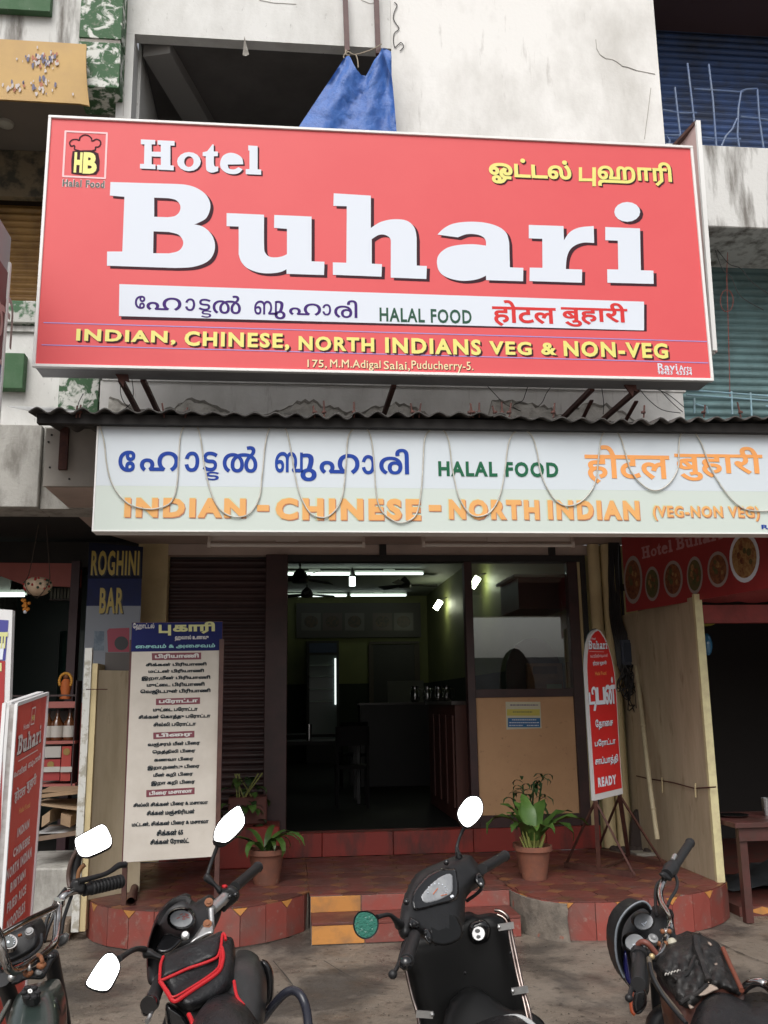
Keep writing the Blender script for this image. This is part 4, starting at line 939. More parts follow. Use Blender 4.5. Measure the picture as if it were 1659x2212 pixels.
for i, (dx, dy, dz, lb_) in enumerate(((.2, .05, 0, 'steel water jug second from the left on the long back counter'), (.36, 0, 0, 'steel water jug third from the left on the long back counter'), (.50, .08, 0, 'steel water jug at the right end of the long back counter'))):
    copyof(jg, dx, dy, dz, lb_)
tmb = B().lathe((.25, 11.95, 1.241), [(.03, 0), (.036, .2), (.034, .2), (.028, .005)], 12).obj('steel_flask', steel); tag(tmb, 'tall steel flask alone on the left dining table', 'flask')
# things behind the shop window
cs = thing('till_arch', 'dark brown arched cabinet back seen through the shop window', 'cabinet', (2.5, 9.9, 1.70))
b = B(); Pq = [(2.32, 1.705)]+[(2.62-.30*cos(t*pi/10), 2.0+.36*sin(t*pi/10)) for t in range(11)]+[(2.92, 1.705)]
b.slab([(x, 9.9, z) for x, z in Pq], .05, (0, -1, 0)); b.obj('panel', M('brown cabinet wood', (.07, .035, .03), .5), cs)
bx = thing('wooden_cash_box', 'small orange brown wooden box with plaques behind the shop window', 'box', (2.72, 9.74, 1.70))
wbm = M('orange brown wood', (.30, .13, .045), .5, col2=(.18, .07, .03), ns=8, amt=.7)
B().box((2.52, 9.78, 1.705), (2.90, 9.90-.04, 2.08)).obj('case', wbm, bx)
B().box((2.58, 9.772, 1.97), (2.84, 9.779, 2.05)).obj('plaque', M('brown plaque', (.13, .05, .02), .5), bx)
B().box((2.54, 9.772, 1.94), (2.88, 9.779, 1.955)).obj('strip', wbm, bx)
B().box((2.72, 9.768, 1.76), (2.88, 9.779, 1.86)).obj('label', M('pale green card', (.42, .5, .3), .6), bx)
sf = thing('upper_cabinet', 'dark maroon wall cabinet high behind the shop window', 'cabinet', (2.8, 9.8, 2.6))
B().box((2.45, 9.75, 2.66), (3.0, 10.6, 3.0)).obj('body', M('maroon cabinet', (.07, .02, .02), .4), sf)
B().box((2.40, 9.72, 3.002), (3.01, 10.62, 3.03)).obj('top', MATS['tube batten'], sf)
# notice pasted on the laminate
NP = Plane((0, 9.308, 0), (1, 0, 0), (0, 0, 1))
no = thing('pasted_notice', 'small cream, yellow and blue paper notice taped on the orange laminate', 'notice', (2.3, 9.3, 1.5))
r = [(1092, 1516), (1167, 1516), (1170, 1573), (1094, 1576)]
def q_(pts, pl, off, nm, mat, par): return B().add([pl.p(*pl.hit(*p), off) for p in pts], [tuple(range(len(pts)))]).obj(nm, mat, par)
q_([r[3], r[2], r[1], r[0]], NP, .001, 'paper', M('cream paper', (.62, .6, .45), .7), no)
q_([(1095, 1546), (1166, 1546), (1166, 1532), (1095, 1532)], NP, .002, 'yellow_band', M('yellow band', (.62, .55, .12), .7), no)
q_([(1097, 1571), (1167, 1571), (1167, 1551), (1097, 1551)], NP, .002, 'blue_band', M('blue band', (.04, .16, .36), .7), no)
for i, (y, m_, x0_, x1_) in enumerate(((1523, 'violet print', 1102, 1162), (1538, 'dark green print', 1108, 1150), (1555, 'white print', 1106, 1158), (1561, 'white print', 1100, 1164), (1567, 'white print', 1100, 1130), (1567, 'white print', 1138, 1164))):
    b = B(); x = x0_
    while x < x1_:
        w_ = random.uniform(2, 5); pts_ = [(x, y+1), (min(x+w_, x1_), y+1), (min(x+w_, x1_), y-1), (x, y-1)]; b.add([NP.p(*NP.hit(*p), .003) for p in pts_], [(0, 1, 2, 3)]); x += w_+1.2
    b.obj('print_line', MATS[m_], no)

# ------------------------------------------------------------------ right side: partition, meter, cables, banner, next shop
pt = thing('cream_partition', 'tall cream plywood partition with pale front edge at the right of the entrance', 'partition', (3.37, 8.4, ZP))
ply = M('cream plywood', (.52, .44, .31), .7, col2=(.40, .33, .22), ns=3, amt=.9, stretch=(2, 2, .4), col3=(.24, .17, .10), ns3=7, lo3=.60, hi3=.78, st3=(1.5, 1.5, .4), bump=.15)
B().box((3.375, 7.47, ZP), (3.42, 9.3, 2.53)).obj('board', ply, pt)
B().box((3.365, 7.43, ZP), (3.43, 7.468, 2.55)).obj('front_edge', M('pale yellow edge', (.66, .60, .34), .6, col2=(.5, .42, .25), ns=12, amt=.7), pt)
rr = B().tube([atx(1375, 1676, 3.36), atx(1400, 1682, 3.36), atx(1452, 1690, 3.36), atx(1500, 1703, 3.36), atx(1546, 1700, 3.36)], .006, 6); rr.obj('rusty_rod', rust, pt)
for x, y0, y1 in ((1430, 1680, 1712), (1502, 1692, 1722)): B().tube([atx(x, y0, 3.355), atx(x+1, y1, 3.355)], .008, 6).obj('hook', M('cream hook', (.5, .42, .25), .6), pt)
mb = thing('meter_box', 'dark electric meter box with tangled cables on the cream partition', 'meter box', (3.2, 8.9, 2.1))
a = at(1345, 1437, 9.0); c = at(1388, 1382, 9.0); B().box((a.x, 9.0, a.z), (c.x, 9.2, c.z)).obj('case', M('blue black box', (.06, .07, .10), .35), mb)
B().box((a.x+.02, 8.985, a.z+.03), (c.x-.02, 8.999, c.z-.03)).obj('door', M('blue black door', (.035, .045, .07), .3), mb)
b = B(); random.seed(9)
for k in range(10):
    x = random.uniform(1343, 1375); P = [(x, 1436)]
    for j in range(5): P.append((x+random.uniform(-12, 14), 1436+(j+1)*random.uniform(10, 22)))
    P.append((x+random.uniform(-5, 12), 1440+random.uniform(0, 20)))
    b.tube(crs([at(px, py, 9.0+random.uniform(-.06, .06)) for px, py in P], 5), .006, 5)
b.obj('cable_tangle', black, mb)
b = B()
for k in range(9):
    x = 1316+k*2.4; b.tube(crs([at(x, 1172, 9.15), at(x+random.uniform(-3, 3), 1250, 9.15), at(x+4+random.uniform(-3, 5), 1330, 9.12), at(x+12+k, 1385, 9.05), at(x+20, 1440+k*6, 9.05)], 5), .011, 6)
cbm = b.obj('cable_bundle', black); tag(cbm, 'thick bundle of black cables running down beside the cream pipes', 'cable')
pv2 = thing('conduit_pipe', 'slim cream plastic conduit pipe running down the partition below the meter box', 'pipe', (3.25, 8.8, ZP))
B().tube([at(1374, 1440, 8.9), at(1388, 1560, 8.6), at(1403, 1690, 8.35), at(1418, 1800, 8.15), at(1420, 1812, 8.15)], .022, 10).obj('pipe', M('cream plastic', (.46, .40, .26), .6, col2=(.36, .30, .19), ns=6, amt=.8), pv2)
for p in ((1389, 1570, 8.57), (1411, 1750, 8.24)): a = at(*p); B().lathe(a, [(.023, 0), (.026, .005), (.026, .02), (.023, .025)], 10).obj('clamp', MATS['cream plastic'], pv2)
# red banner with dishes
BP = Plane((3.17, 8.5, 2.5), (3.59-3.17, 6.64-8.5, 0), (0, 0, 1))
bn = thing('dish_banner', 'dark red banner with pale lettering and six round dish pictures beside the entrance', 'banner', (3.4, 7.6, 2.5))
Lb = hypot(.42, 1.86)+.25; bred = M('red vinyl banner', (.34, .036, .036), .45, col2=(.27, .026, .028), ns=3, amt=.6)
b = B(); b.slab([BP.p(0, 0), BP.p(Lb, 0), BP.p(Lb, .74), BP.p(0, .72)], .02, BP.n); b.obj('sheet', bred, bn)
for s_, p0_, p1_ in (('Hotel', (1388, 1209), (1452, 1164)), ('Buhari', (1462, 1190), (1560, 1134))):
    a = BP.hit(*p0_); c = BP.hit(*p1_); V, Fc = glyphs('@'+s_); put((V, Fc), BP, (a[0], a[1], c[0], c[1]), .004, 'lettering', M('dull pink lettering', (.50, .25, .26), .5), bn)
food = [M('curry print', (.26, .10, .04), .5, col2=(.10, .03, .02), ns=30, amt=1), M('green dish print', (.14, .10, .04), .5, col2=(.06, .09, .03), ns=26, amt=1), M('rice dish print', (.42, .26, .10), .5, col2=(.22, .07, .03), ns=28, amt=1)]
plm = M('plate rim print', (.36, .30, .28), .5)
for (cx_, cy_, rx_, ry_, k) in ((820, 290, 58, 150, 0), (940, 315, 46, 108, 1), (1070, 285, 60, 115, 0), (1205, 262, 50, 118, 1), (1350, 225, 66, 112, 0), (1515, 150, 94, 158, 2)):
    def el(sc): return [BP.p(*BP.hit(1084+.3464*(cx_+rx_*sc*cos(-t*pi/12)), 1152+.3464*(cy_+ry_*sc*sin(-t*pi/12))), .003+(.002 if sc < 1 else 0)) for t in range(24)]
    B().add(el(1), [tuple(range(24))]).obj('plate', plm if k != 2 else wprint, bn)
    V = el(.82); B().add(V, [tuple(range(24))]).obj('food', food[k], bn)
    for j in range(9):
        t = j*2.4; r_ = .5*sqrt((j+.5)/9); cc_ = (cx_+rx_*r_*cos(t), cy_+ry_*r_*sin(t)); s_ = random.uniform(.1, .2)
        B().add([BP.p(*BP.hit(1084+.3464*(cc_[0]+rx_*s_*cos(-u_)), 1152+.3464*(cc_[1]+ry_*s_*sin(-u_))), .007+j*.0004) for u_ in (0, .9, 1.8, 2.7, 3.6, 4.5, 5.4)], [tuple(range(7))]).obj('morsel', food[(k+j) % 3], bn)
# next shop on the right
nx = thing('right_shop', 'dark open neighbouring shop with red cloth valance at the right edge', 'shop', (4.2, 8.5, 0))
B().box((3.44, 7.46, 2.31), (6, 7.55, 2.46)).obj('red_beam', M('red cloth valance', (.26, .035, .03), .7, col2=(.15, .025, .02), ns=4, amt=.8, bump=.5, bs=8), nx)
b = B(); rows = [[(3.44+.09*i, 7.40+.02*sin(i*1.3)+.03*k, 2.74-.05*k+.006*sin(i*2)) for i in range(28)] for k in range(6)]; b.grid(rows); b.obj('valance', MATS['red cloth valance'], nx)
B().box((3.44, 11, 0), (6, 11.1, 3.3)).obj('back_wall', M('sooty back wall', (.045, .04, .038), .9), nx)  # even near-black colour, shared by walls, ceiling and floor
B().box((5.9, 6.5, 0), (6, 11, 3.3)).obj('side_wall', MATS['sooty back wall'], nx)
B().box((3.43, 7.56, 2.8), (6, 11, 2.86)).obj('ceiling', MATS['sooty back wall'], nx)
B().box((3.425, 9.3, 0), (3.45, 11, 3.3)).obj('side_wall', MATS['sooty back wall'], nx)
B().box((3.56, 7.5, -.02), (6, 11, .07)).obj('step', M('red step', (.16, .04, .03), .6, col2=(.08, .05, .04), ns=5, amt=.8), nx)
for x in (3.75, 4.35): B().slab([(x-.12, 7.4985, .035), (x, 7.4985, .005), (x+.12, 7.4985, .035), (x, 7.4985, .066)], .003, (0, -1, 0)).obj('step_inlay', ochretile, nx)
pb_ = thing('blue_glint_blob', 'small blue blob standing in for a glint inside the dark shop at right', 'bag', at(1528, 1390, 8.0))
a = at(1528, 1392, 8.0); b = B(); b.ball(a, .045, .04, .10, 12, 8); b.obj('bag', M('shiny blue plastic', (.04, .16, .30), .15, coat=.6), pb_)  # made-up blue blob that stands in for a pale blue glint
B().ball(a+Vector((0, .0, .2)), .10, .04, .04, 10, 6).obj('yellow_knot', M('yellow plastic', (.30, .26, .03), .4), pb_)
rt = thing('red_table', 'worn dark red wooden table under the right hand shop front', 'table', (3.9, 7.3, 0))
rw = M('worn dark red wood', (.09, .028, .024), .5, col2=(.055, .028, .022), ns=6, amt=.8, rvar=.15)
B().box((3.45, 7.22, .70), (4.7, 7.92, .74)).obj('table_top', rw, rt, bev=.004)
B().box((3.49, 7.25, .60), (4.66, 7.27, .698)).obj('apron', rw, rt)
for x in (3.53, 4.6):
    for y in (7.30, 7.86): B().box((x-.03, y-.03, .071 if y > 7.5 else 0), (x+.03, y+.03, .70)).obj('leg', rw, rt)
sp = thing('steel_plate', 'small steel plate lying on the dark red table', 'plate', (3.62, 7.6, .74))
B().lathe((3.62, 7.6, .742), [(0, 0), (.10, 0), (.125, .015), (.12, .018), (.09, .006), (0, .006)], 20).obj('dish', steel, sp)
tm = thing('steel_tumbler', 'tall steel tumbler standing inside the dark right shop', 'tumbler', at(1650, 1700, 7.6)); a = at(1652, 1712, 7.6); a.z = .742
B().lathe(a, [(.03, 0), (.038, .14), (.036, .14), (.028, .006)], 14).obj('cup', steel, tm)
# cloth heap under the table
b = B(); random.seed(4)
rows = [[(3.75+.14*i, 8.0+.12*j, .08+.22*abs(sin(i*.9+j*.4))*sin(pi*i/8)*sin(pi*(j+.5)/6)+.02*random.random()) for i in range(9)] for j in range(6)]
b.grid(rows); tag(b.obj('tarpaulin_heap', M('dull blue grey tarpaulin', (.12, .13, .14), .35, bump=.6, bs=12)), 'crumpled grey plastic sheet lying under the red table', 'plastic sheet')
# arched standing sign
SA = at(1283, 1731, 7.75); SB = at(1345, 1718, 8.0); ST = at(1278, 1480, 7.75)
AP = Plane(SA, SB-SA, ST-SA)
st = thing('arched_standing_sign', 'narrow red standing sign with rounded top advertising tiffin, READY, on brown legs', 'standing sign', (2.7, 7.9, ZP))
def zE(x, y): return (1240.2+x*.1991, 1321.5+y*.1991)
OUT = [(222,2050), (200,1700), (180,1400), (160,1100), (142,800), (132,620), (136,480), (152,340), (180,250), (215,205), (250,190), (285,205), (330,270), (375,380), (410,500), (440,660), (458,850), (468,1000), (480,1250), (495,1500), (512,1750), (530,1975)]
Pp = [AP.hit(*zE(*p)) for p in OUT]
b = B(); b.slab([AP.p(x, y, 0) for x, y in Pp], .03, AP.n); b.obj('edge_frame', M('white plastic edge', (.62, .62, .62), .4), st)
b = B(); Pin = []
cx_ = sum(p[0] for p in Pp)/len(Pp)
for (x, y) in Pp: Pin.append((x+(.012 if x < cx_ else -.012), y))
Pin[0] = (Pin[0][0], Pin[0][1]+.05); Pin[-1] = (Pin[-1][0], Pin[-1][1]+.05)
for i in range(8, 13): Pin[i] = (Pin[i][0], Pin[i][1]-.012)
b.add([AP.p(x, y, .002) for x, y in Pin], [tuple(range(len(Pin)))]); b.obj('face', M('bright red face', (.62, .02, .02), .4, col2=(.5, .02, .02), ns=4, amt=.5), st)
b = B(); b.slab([AP.p(x+.025, y+.008, -.032) for x, y in Pp], .02, AP.n); b.obj('back_board', M('teal dark back', (.05, .12, .13), .5), st)
def TA(s, p0, p1, mat=wprint, bold=.03, shd=None): T(s, zE(*p0), zE(*p1), mat, .005, bold, shd, (.004, .004), pl=AP, par=st)
TA('Hotel', (185, 305), (225, 280), bold=.02); TA('@Buhari', (155, 410), (350, 310), bold=.05, shd=shprint)
q_([zE(160, 432), zE(320, 437), zE(320, 433), zE(160, 427)], AP, .004, 'rule', pk, st)
TA('േഹാട്ടൽ', (172, 500), (262, 455), pk, .02); TA('ബുഹാരി', (268, 500), (355, 455), pk, .02)
TA('होटल', (200, 590), (262, 530), bold=.02); TA('बुहारी', (272, 585), (345, 530), bold=.02)
TA('Halal Food', (225, 690), (342, 645), org_, .02)
TA('டி', (160, 1010), (235, 810), bold=.04, shd=shprint); q_([zE(205, 1075), zE(228, 1075), zE(240, 1000), zE(215, 1000)], AP, .005, 'lettering', wprint, st)
TA('ப', (245, 1010), (325, 815), bold=.04, shd=shprint); TA('ன்', (335, 1010), (430, 705), bold=.035, shd=shprint)
TA('தோசை', (230, 1285), (410, 1150), bold=.03, shd=shprint); TA('பரோட்டா', (222, 1480), (440, 1360), bold=.03, shd=shprint)
TA('சாப்பாத்தி', (226, 1690), (468, 1540), bold=.03, shd=shprint); TA('READY', (258, 1905), (448, 1765), bold=.06)
bw = M('brown stand steel', (.075, .03, .025), .5, col2=(.13, .06, .04), ns=14, amt=.6)
base1 = (atz(1222, 1868, ZP+.02), atz(1370, 1890, ZP+.02)); base2 = (atz(1290, 1838, ZP+.02), atz(1432, 1866, ZP+.02))
for a, c in (base1, base2): B().bar(a, c, .05, .045).obj('base_bar', bw, st)
m1 = base1[0].lerp(base1[1], .5); m2 = base2[0].lerp(base2[1], .5); tl_ = SA+Vector((.02, .02, 0)); tr_ = SB+Vector((-.02, .02, 0))
B().bar(m1, tl_, .035, .035).obj('leg', bw, st); B().bar(m2, tr_, .035, .035).obj('leg', bw, st)
for a, c in ((base1[0], tl_), (base1[1], tl_), (base2[0], tr_), (base2[1], tr_), (m1, m2)): B().bar(a, c, .016, .016).obj('brace', bw, st)
# old grinding stone with rags
gs = thing('grinding_stone', 'dark old stone slab with rags leaning at the foot of the partition', 'stone', at(1382, 1830, 8.5))
a = atz(1382, 1838, ZP); b = B(); b.slab([a+Vector((x, .1*z, z)) for x, z in ((-.09, 0), (.09, 0), (.10, .2), (.08, .33), (.04, .38), (0, .36), (-.05, .25))], .07, (0, -1, 0)); b.obj('slab', M('dark stone', (.05, .035, .03), .8, bump=.8, bs=30), gs, bev=.012)
b = B(); random.seed(12)
for k in range(22):
    p = a+Vector((random.uniform(-.28, .12), random.uniform(-.22, .02), .02)); b.ball(p, random.uniform(.025, .06), random.uniform(.025, .05), random.uniform(.02, .04), 7, 5, Matrix.Rotation(random.uniform(0, 3), 3, 'Z'))
b.obj('rags', M('dirty rags', (.06, .045, .04), .95, bump=1, bs=30), gs)
B().box((a.x-.15, a.y-.32, ZP), (a.x+.25, a.y-.12, ZP+.025)).obj('base_stone', M('pale stone', (.32, .30, .26), .8), gs)

# ------------------------------------------------------------------ menu board on the left
MP = Plane(at(263, 1864, 7.3), at(475, 1850, 7.4)-at(263, 1864, 7.3), at(285, 1345, 7.3)-at(263, 1864, 7.3))
mn = thing('menu_board', 'tall white Tamil menu board with blue header standing on brown pipe legs', 'menu board', (-.85, 7.35, ZP))
cor = [(263, 1864), (475, 1850), (481, 1342), (285, 1345)]; mc = [MP.hit(*p) for p in cor]
b = B(); b.slab([MP.p(x, y, 0) for x, y in mc], .03, MP.n); b.obj('frame', M('maroon frame', (.10, .02, .025), .5), mn)
def inset(P, d): cx_ = sum(p[0] for p in P)/4; cy_ = sum(p[1] for p in P)/4; return [(x+(d if x < cx_ else -d*.4), y+(d*.3 if y < cy_ else -d*.4)) for x, y in P]
ib = inset(mc, .008); mwm = M('aged white board', (.70, .65, .58), .5, col2=(.58, .53, .46), ns=2.5, amt=.8, col3=(.4, .35, .27), ns3=25, lo3=.7, hi3=.8)
b = B(); b.add([MP.p(x, y, .002) for x, y in ib], [(0, 1, 2, 3)]); b.obj('face', mwm, mn)
q_([(283, 1408), (479, 1405), (480.5, 1343), (285.5, 1346)], MP, .003, 'header', M('navy header', (.012, .018, .11), .6, spec=.2), mn)
def zM(x, y): return (257.5+.14297*x, 1328.3+.14297*y)
def zN(x, y): return (257.5+.14297*x, 1579+.14297*y)
myel = M('pale yellow print', (.62, .62, .28), .4); mbl = M('pale cyan print', (.30, .62, .62), .4); mwh = M('menu white print', (.7, .68, .66), .4); mdk = M('dark blue green print', (.02, .03, .038), .7, spec=.1); mmar = M('maroon band', (.22, .055, .075), .5)
def quadT(s, P4, pl, par, mat, bold, off, cv, res=2):      # a word fitted between four corners: BL, BR, TR, TL
    q = [pl.hit(*cv(*p)) for p in P4]; V, Fc = glyphs(s, bold, res); V = [(v[0], v[1], v[2] if len(v) > 2 else 0) for v in V]
    x0_ = min(v[0] for v in V); x1_ = max(v[0] for v in V); y0_ = min(v[1] for v in V); y1_ = max(v[1] for v in V); out = []
    for v in V:
        a = (v[0]-x0_)/(x1_-x0_); c = (v[1]-y0_)/(y1_-y0_)
        u = (q[0][0]*(1-a)+q[1][0]*a)*(1-c)+(q[3][0]*(1-a)+q[2][0]*a)*c; w_ = (q[0][1]*(1-a)+q[1][1]*a)*(1-c)+(q[3][1]*(1-a)+q[2][1]*a)*c
        out.append(pl.p(u, w_, off+v[2]))
    return B().add(out, Fc).obj('lettering', mat, par)
def TM(s, p0, p1, mat=mdk, bold=.03, cv=zM, sl=None):
    (xa, yb_), (xb, yt_) = p0, p1; sl = sl if sl is not None else (.009+yb_*8e-6 if cv is zM else .034+yb_*8e-6); d = sl*(xb-xa)
    quadT(s, [(xa, yb_), (xb, yb_-d), (xb, yt_), (xa, yt_+d)], MP, mn, mat, bold, .006, cv)
TM('ஹோட்டல்', (208, 235), (530, 120), mwh, .015)
q_([zM(*p) for p in ((598, 275), (737, 275), (737, 312), (783, 312), (783, 150), (737, 150), (737, 243), (640, 243), (640, 150), (598, 150))], MP, .006, 'lettering', myel, mn)
TM('காரி', (812, 290), (1445, 100), myel, .05)
TM('ஹலால் உணவு', (842, 395), (1350, 300), mwh, .03); TM('சைவம் & அசைவம்', (248, 515), (1448, 430), mbl, .03)
for q4, s_, cv in (([(495, 685), (1238, 672), (1238, 568), (492, 578)], 'பிரியாணி', zM), ([(555, 1363), (1220, 1345), (1222, 1246), (555, 1266)], 'பரோட்டா', zM), ([(515, 1878), (1135, 1850), (1137, 1750), (515, 1778)], 'பிரை', zM), ([(408, 1000), (1138, 952), (1140, 853), (410, 893)], 'பிரை மசாலா', zN)):
    q_([cv(*p) for p in q4], MP, .004, 'heading_band', mmar, mn)
    TM(s_, (q4[0][0]+45, q4[0][1]-14), (q4[1][0]-35, q4[2][1]+12), mwh, .05, cv, (q4[0][1]-q4[1][1])/(q4[1][0]-q4[0][0]))
for s_, x0_, x1_, yt_, yb_, cv in (('சிக்கன் பிரியாணி', 400, 1320, 712, 790, zM), ('மட்டன் பிரியாணி', 440, 1280, 812, 890, zM), ('இறா,மீன் பிரியாணி', 335, 1375, 910, 1000, zM), ('முட்டை பிரியாணி', 415, 1290, 1012, 1100, zM), ('வெஜிடபுள் பிரியாணி', 318, 1378, 1108, 1205, zM),
      ('முட்டை பரோட்டா', 510, 1185, 1385, 1475, zM), ('சிக்கன் கொத்து பரோட்டா', 290, 1378, 1490, 1590, zM), ('சில்லி பரோட்டா', 515, 1160, 1610, 1700, zM),
      ('வஞ்சரம் மீன் பிரை', 430, 1220, 145, 250, zN), ('நெத்திலி பிரை', 500, 1150, 265, 360, zN), ('கணவா பிரை', 525, 1120, 385, 475, zN), ('இறா,நண்டு பிரை', 425, 1215, 495, 600, zN), ('மீன் கறி பிரை', 515, 1115, 612, 712, zN), ('இறா கறி பிரை', 480, 1145, 730, 835, zN),
      ('சில்லி சிக்கன் பிரை & மசாலா', 212, 1340, 1040, 1165, zN), ('சிக்கன் மஞ்சூரியன்', 415, 1140, 1172, 1300, zN), ('மட்டன், சிக்கன் பிரை & மசாலா', 190, 1350, 1325, 1460, zN), ('சிக்கன் 65', 565, 965, 1475, 1585, zN), ('சிக்கன் ரோஸ்ட்', 468, 1055, 1610, 1735, zN)):
    TM(s_, (x0_, yb_), (x1_, yt_), mdk, .05, cv)
for px in (268, 468):
    a = at(px+4, 1700, 7.36); f_ = at(px, 1900, 7.36); B().bar((f_.x, 7.385, ZP), (a.x, 7.385, 2.2), .035, .03).obj('leg', bw, mn)
B().tube([(-1.14, 7.34, ZP+.03), (-1.2, 7.9, ZP+.03)], .03, 12, caps=False).obj('foot_pipe', bw, mn)
B().tube([(-.46, 7.34, ZP+.03), (-.42, 7.9, ZP+.03)], .03, 12, caps=False).obj('foot_pipe', bw, mn)

# ------------------------------------------------------------------ left side: partition, bar banner, bar shop
lp = thing('left_partition', 'cream board partition with white painted front edge between the bar and the menu board', 'partition', (-1.45, 7.6, .1))
B().box((-1.60, 7.55, .06), (-1.545, 7.60, 2.15)).obj('white_edge', M('chipped white edge', (.62, .62, .58), .6, col2=(.3, .27, .2), ns=14, amt=.8, lo=.5, hi=.6), lp)
B().box((-1.543, 7.565, .06), (-1.50, 8.3, 2.03)).obj('side_board', cream, lp)
rows = [[(-1.50+.34*i/6, 7.62+.25*sin(pi*i/6*.5), z) for i in range(7)] for z in (.27, 1.98)]
B().grid(rows).obj('curved_board', ply, lp)
B().box((-1.50, 7.85, 1.6), (-1.15, 7.9, 2.13)).obj('dark_top', M('dark grey board', (.07, .06, .055), .6), lp)
B().tube([at(186, 1489, 7.5), at(232, 1489, 7.58)], .004, 5).obj('pin', rust, lp)
DP = Plane((0, 8.9, 0), (1, 0, 0), (0, 0, 1))
bb = thing('bar_banner', 'tall blue and red bar banner with dull gold letters and pictures of appliances', 'banner', (-1.7, 8.9, .5))
def zL(x, y): return (x*.3268, 1152+y*.3268)
def dq(pts, off, nm, mat): return q_([zL(*p) for p in pts], DP, off, nm, mat, bb)
navy = M('navy banner', (.010, .012, .03), .6, spec=.15); midb = M('mid blue banner', (.018, .028, .11), .6, spec=.2, col2=(.02, .025, .07), ns=2, amt=1); greyb = M('pale grey blue banner', (.19, .21, .25), .4); redb = M('red banner', (.24, .025, .03), .4)
b = B(); b.slab([DP.p(*DP.hit(*zL(*p)), 0) for p in ((515, 1640), (870, 1640), (945, 90), (590, 60))], .02, DP.n); b.obj('backing', navy, bb)
dq([(584, 300), (940, 300), (945, 90), (590, 60)], .002, 'blue_field', navy); dq([(572, 480), (932, 480), (938, 300), (584, 300)], .002, 'blue_field', midb)
dq([(538, 1120), (900, 1120), (932, 480), (572, 480)], .002, 'pale_field', greyb); dq([(512, 1640), (880, 1640), (900, 1120), (538, 1120)], .002, 'red_field', redb)
gold = M('dull gold lettering', (.40, .29, .045), .4); dkp = M('black print', (.012, .012, .016), .4)
T('ROGHINI', zL(600, 280), zL(925, 115), gold, .006, .03, dkp, (.012, .01), pl=DP, par=bb); T('BAR', zL(655, 530), zL(820, 360), gold, .006, .03, dkp, (.012, .01), pl=DP, par=bb)
dq([(618, 775), (688, 775), (690, 648), (624, 645)], .004, 'fridge_picture', M('steel blue print', (.07, .11, .16), .4, col2=(.2, .25, .3), ns=14, amt=.8))
dq([(715, 785), (855, 785), (855, 625), (722, 630), (708, 645)], .004, 'washer_picture', M('crimson print', (.28, .02, .05), .4))
B().add([DP.p(*DP.hit(*zL(803+46*cos(-t*pi/8), 727+46*sin(-t*pi/8))), .006) for t in range(16)], [tuple(range(16))]).obj('washer_door', dkp, bb)
dq([(572, 1230), (600, 1230), (605, 850), (590, 855), (572, 900)], .004, 'phone_picture', dkp)
# the bar shop behind
bs2 = thing('bar_shop', 'dark open bar shop with faded red fascia at the left', 'shop', (-2.6, 9.5, 0))
darkish = MATS['sooty back wall']
fas = M('faded red fascia', (.42, .12, .10), .6, col2=(.33, .09, .075), ns=4, amt=.6)
b = B(); b.slab([at(0-60, 1268, 9.3), at(0, 1244, 9.3)+Vector((0, 0, -.0)), at(48, 1262, 9.3), at(173, 1269, 9.3), at(175, 1217, 9.3), at(-60, 1215, 9.3)], .05, (0, -1, 0)); b.obj('fascia', fas, bs2)
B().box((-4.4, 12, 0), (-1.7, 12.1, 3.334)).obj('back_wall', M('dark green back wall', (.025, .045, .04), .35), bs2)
B().box((-3.4, 9.31, 3.05), (-1.5, 9.36, 3.3)).obj('upper_board', M('black upper board', (.025, .022, .02), .8), bs2)
B().box((-1.72, 9.3, 0), (-1.70, 12, 3.3)).obj('side_wall', darkish, bs2); B().box((-3.45, 7.6, 0), (-3.4, 12, 9)).obj('side_wall', concrete, bs2)  # outer concrete wall is out of view, added to stop light leaking in
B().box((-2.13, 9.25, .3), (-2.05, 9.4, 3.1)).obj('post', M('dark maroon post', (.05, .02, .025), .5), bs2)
B().box((-3.4, 9.37, 0), (-1.72, 12, .3)).obj('floor', darkish, bs2)
tubelight((-60, 1285), (57, 1284), 10.4, 'lit tube light inside the left bar beside the hanging pumpkin', 3.33)
a = at(60, 1480, 10); B().lathe((-2.5, 11.8, 1.6), [(.3, 0), (.3, 1)], 12).obj('green_drum', M('dark green gloss', (.03, .07, .06), .3), bs2)
cr = thing('wooden_crate', 'small slatted grey wooden crate on top of the bar shelving', 'crate', (-2.2, 9.5, 2.7))
for k in range(9): c = at(108+k*7.3, 1295, 9.5); d_ = at(108+k*7.3+6, 1271, 9.5); B().box((c.x, 9.5, c.z), (d_.x, 9.53, d_.z)).obj('slat', M('grey weathered slat', (.10, .10, .075), .7, var=.3), cr)
a = at(106, 1297, 9.5); c = at(174, 1293, 9.5); B().box((a.x, 9.49, a.z), (c.x, 9.56, c.z)).obj('rail', M('dark rail', (.04, .035, .03), .7), cr)
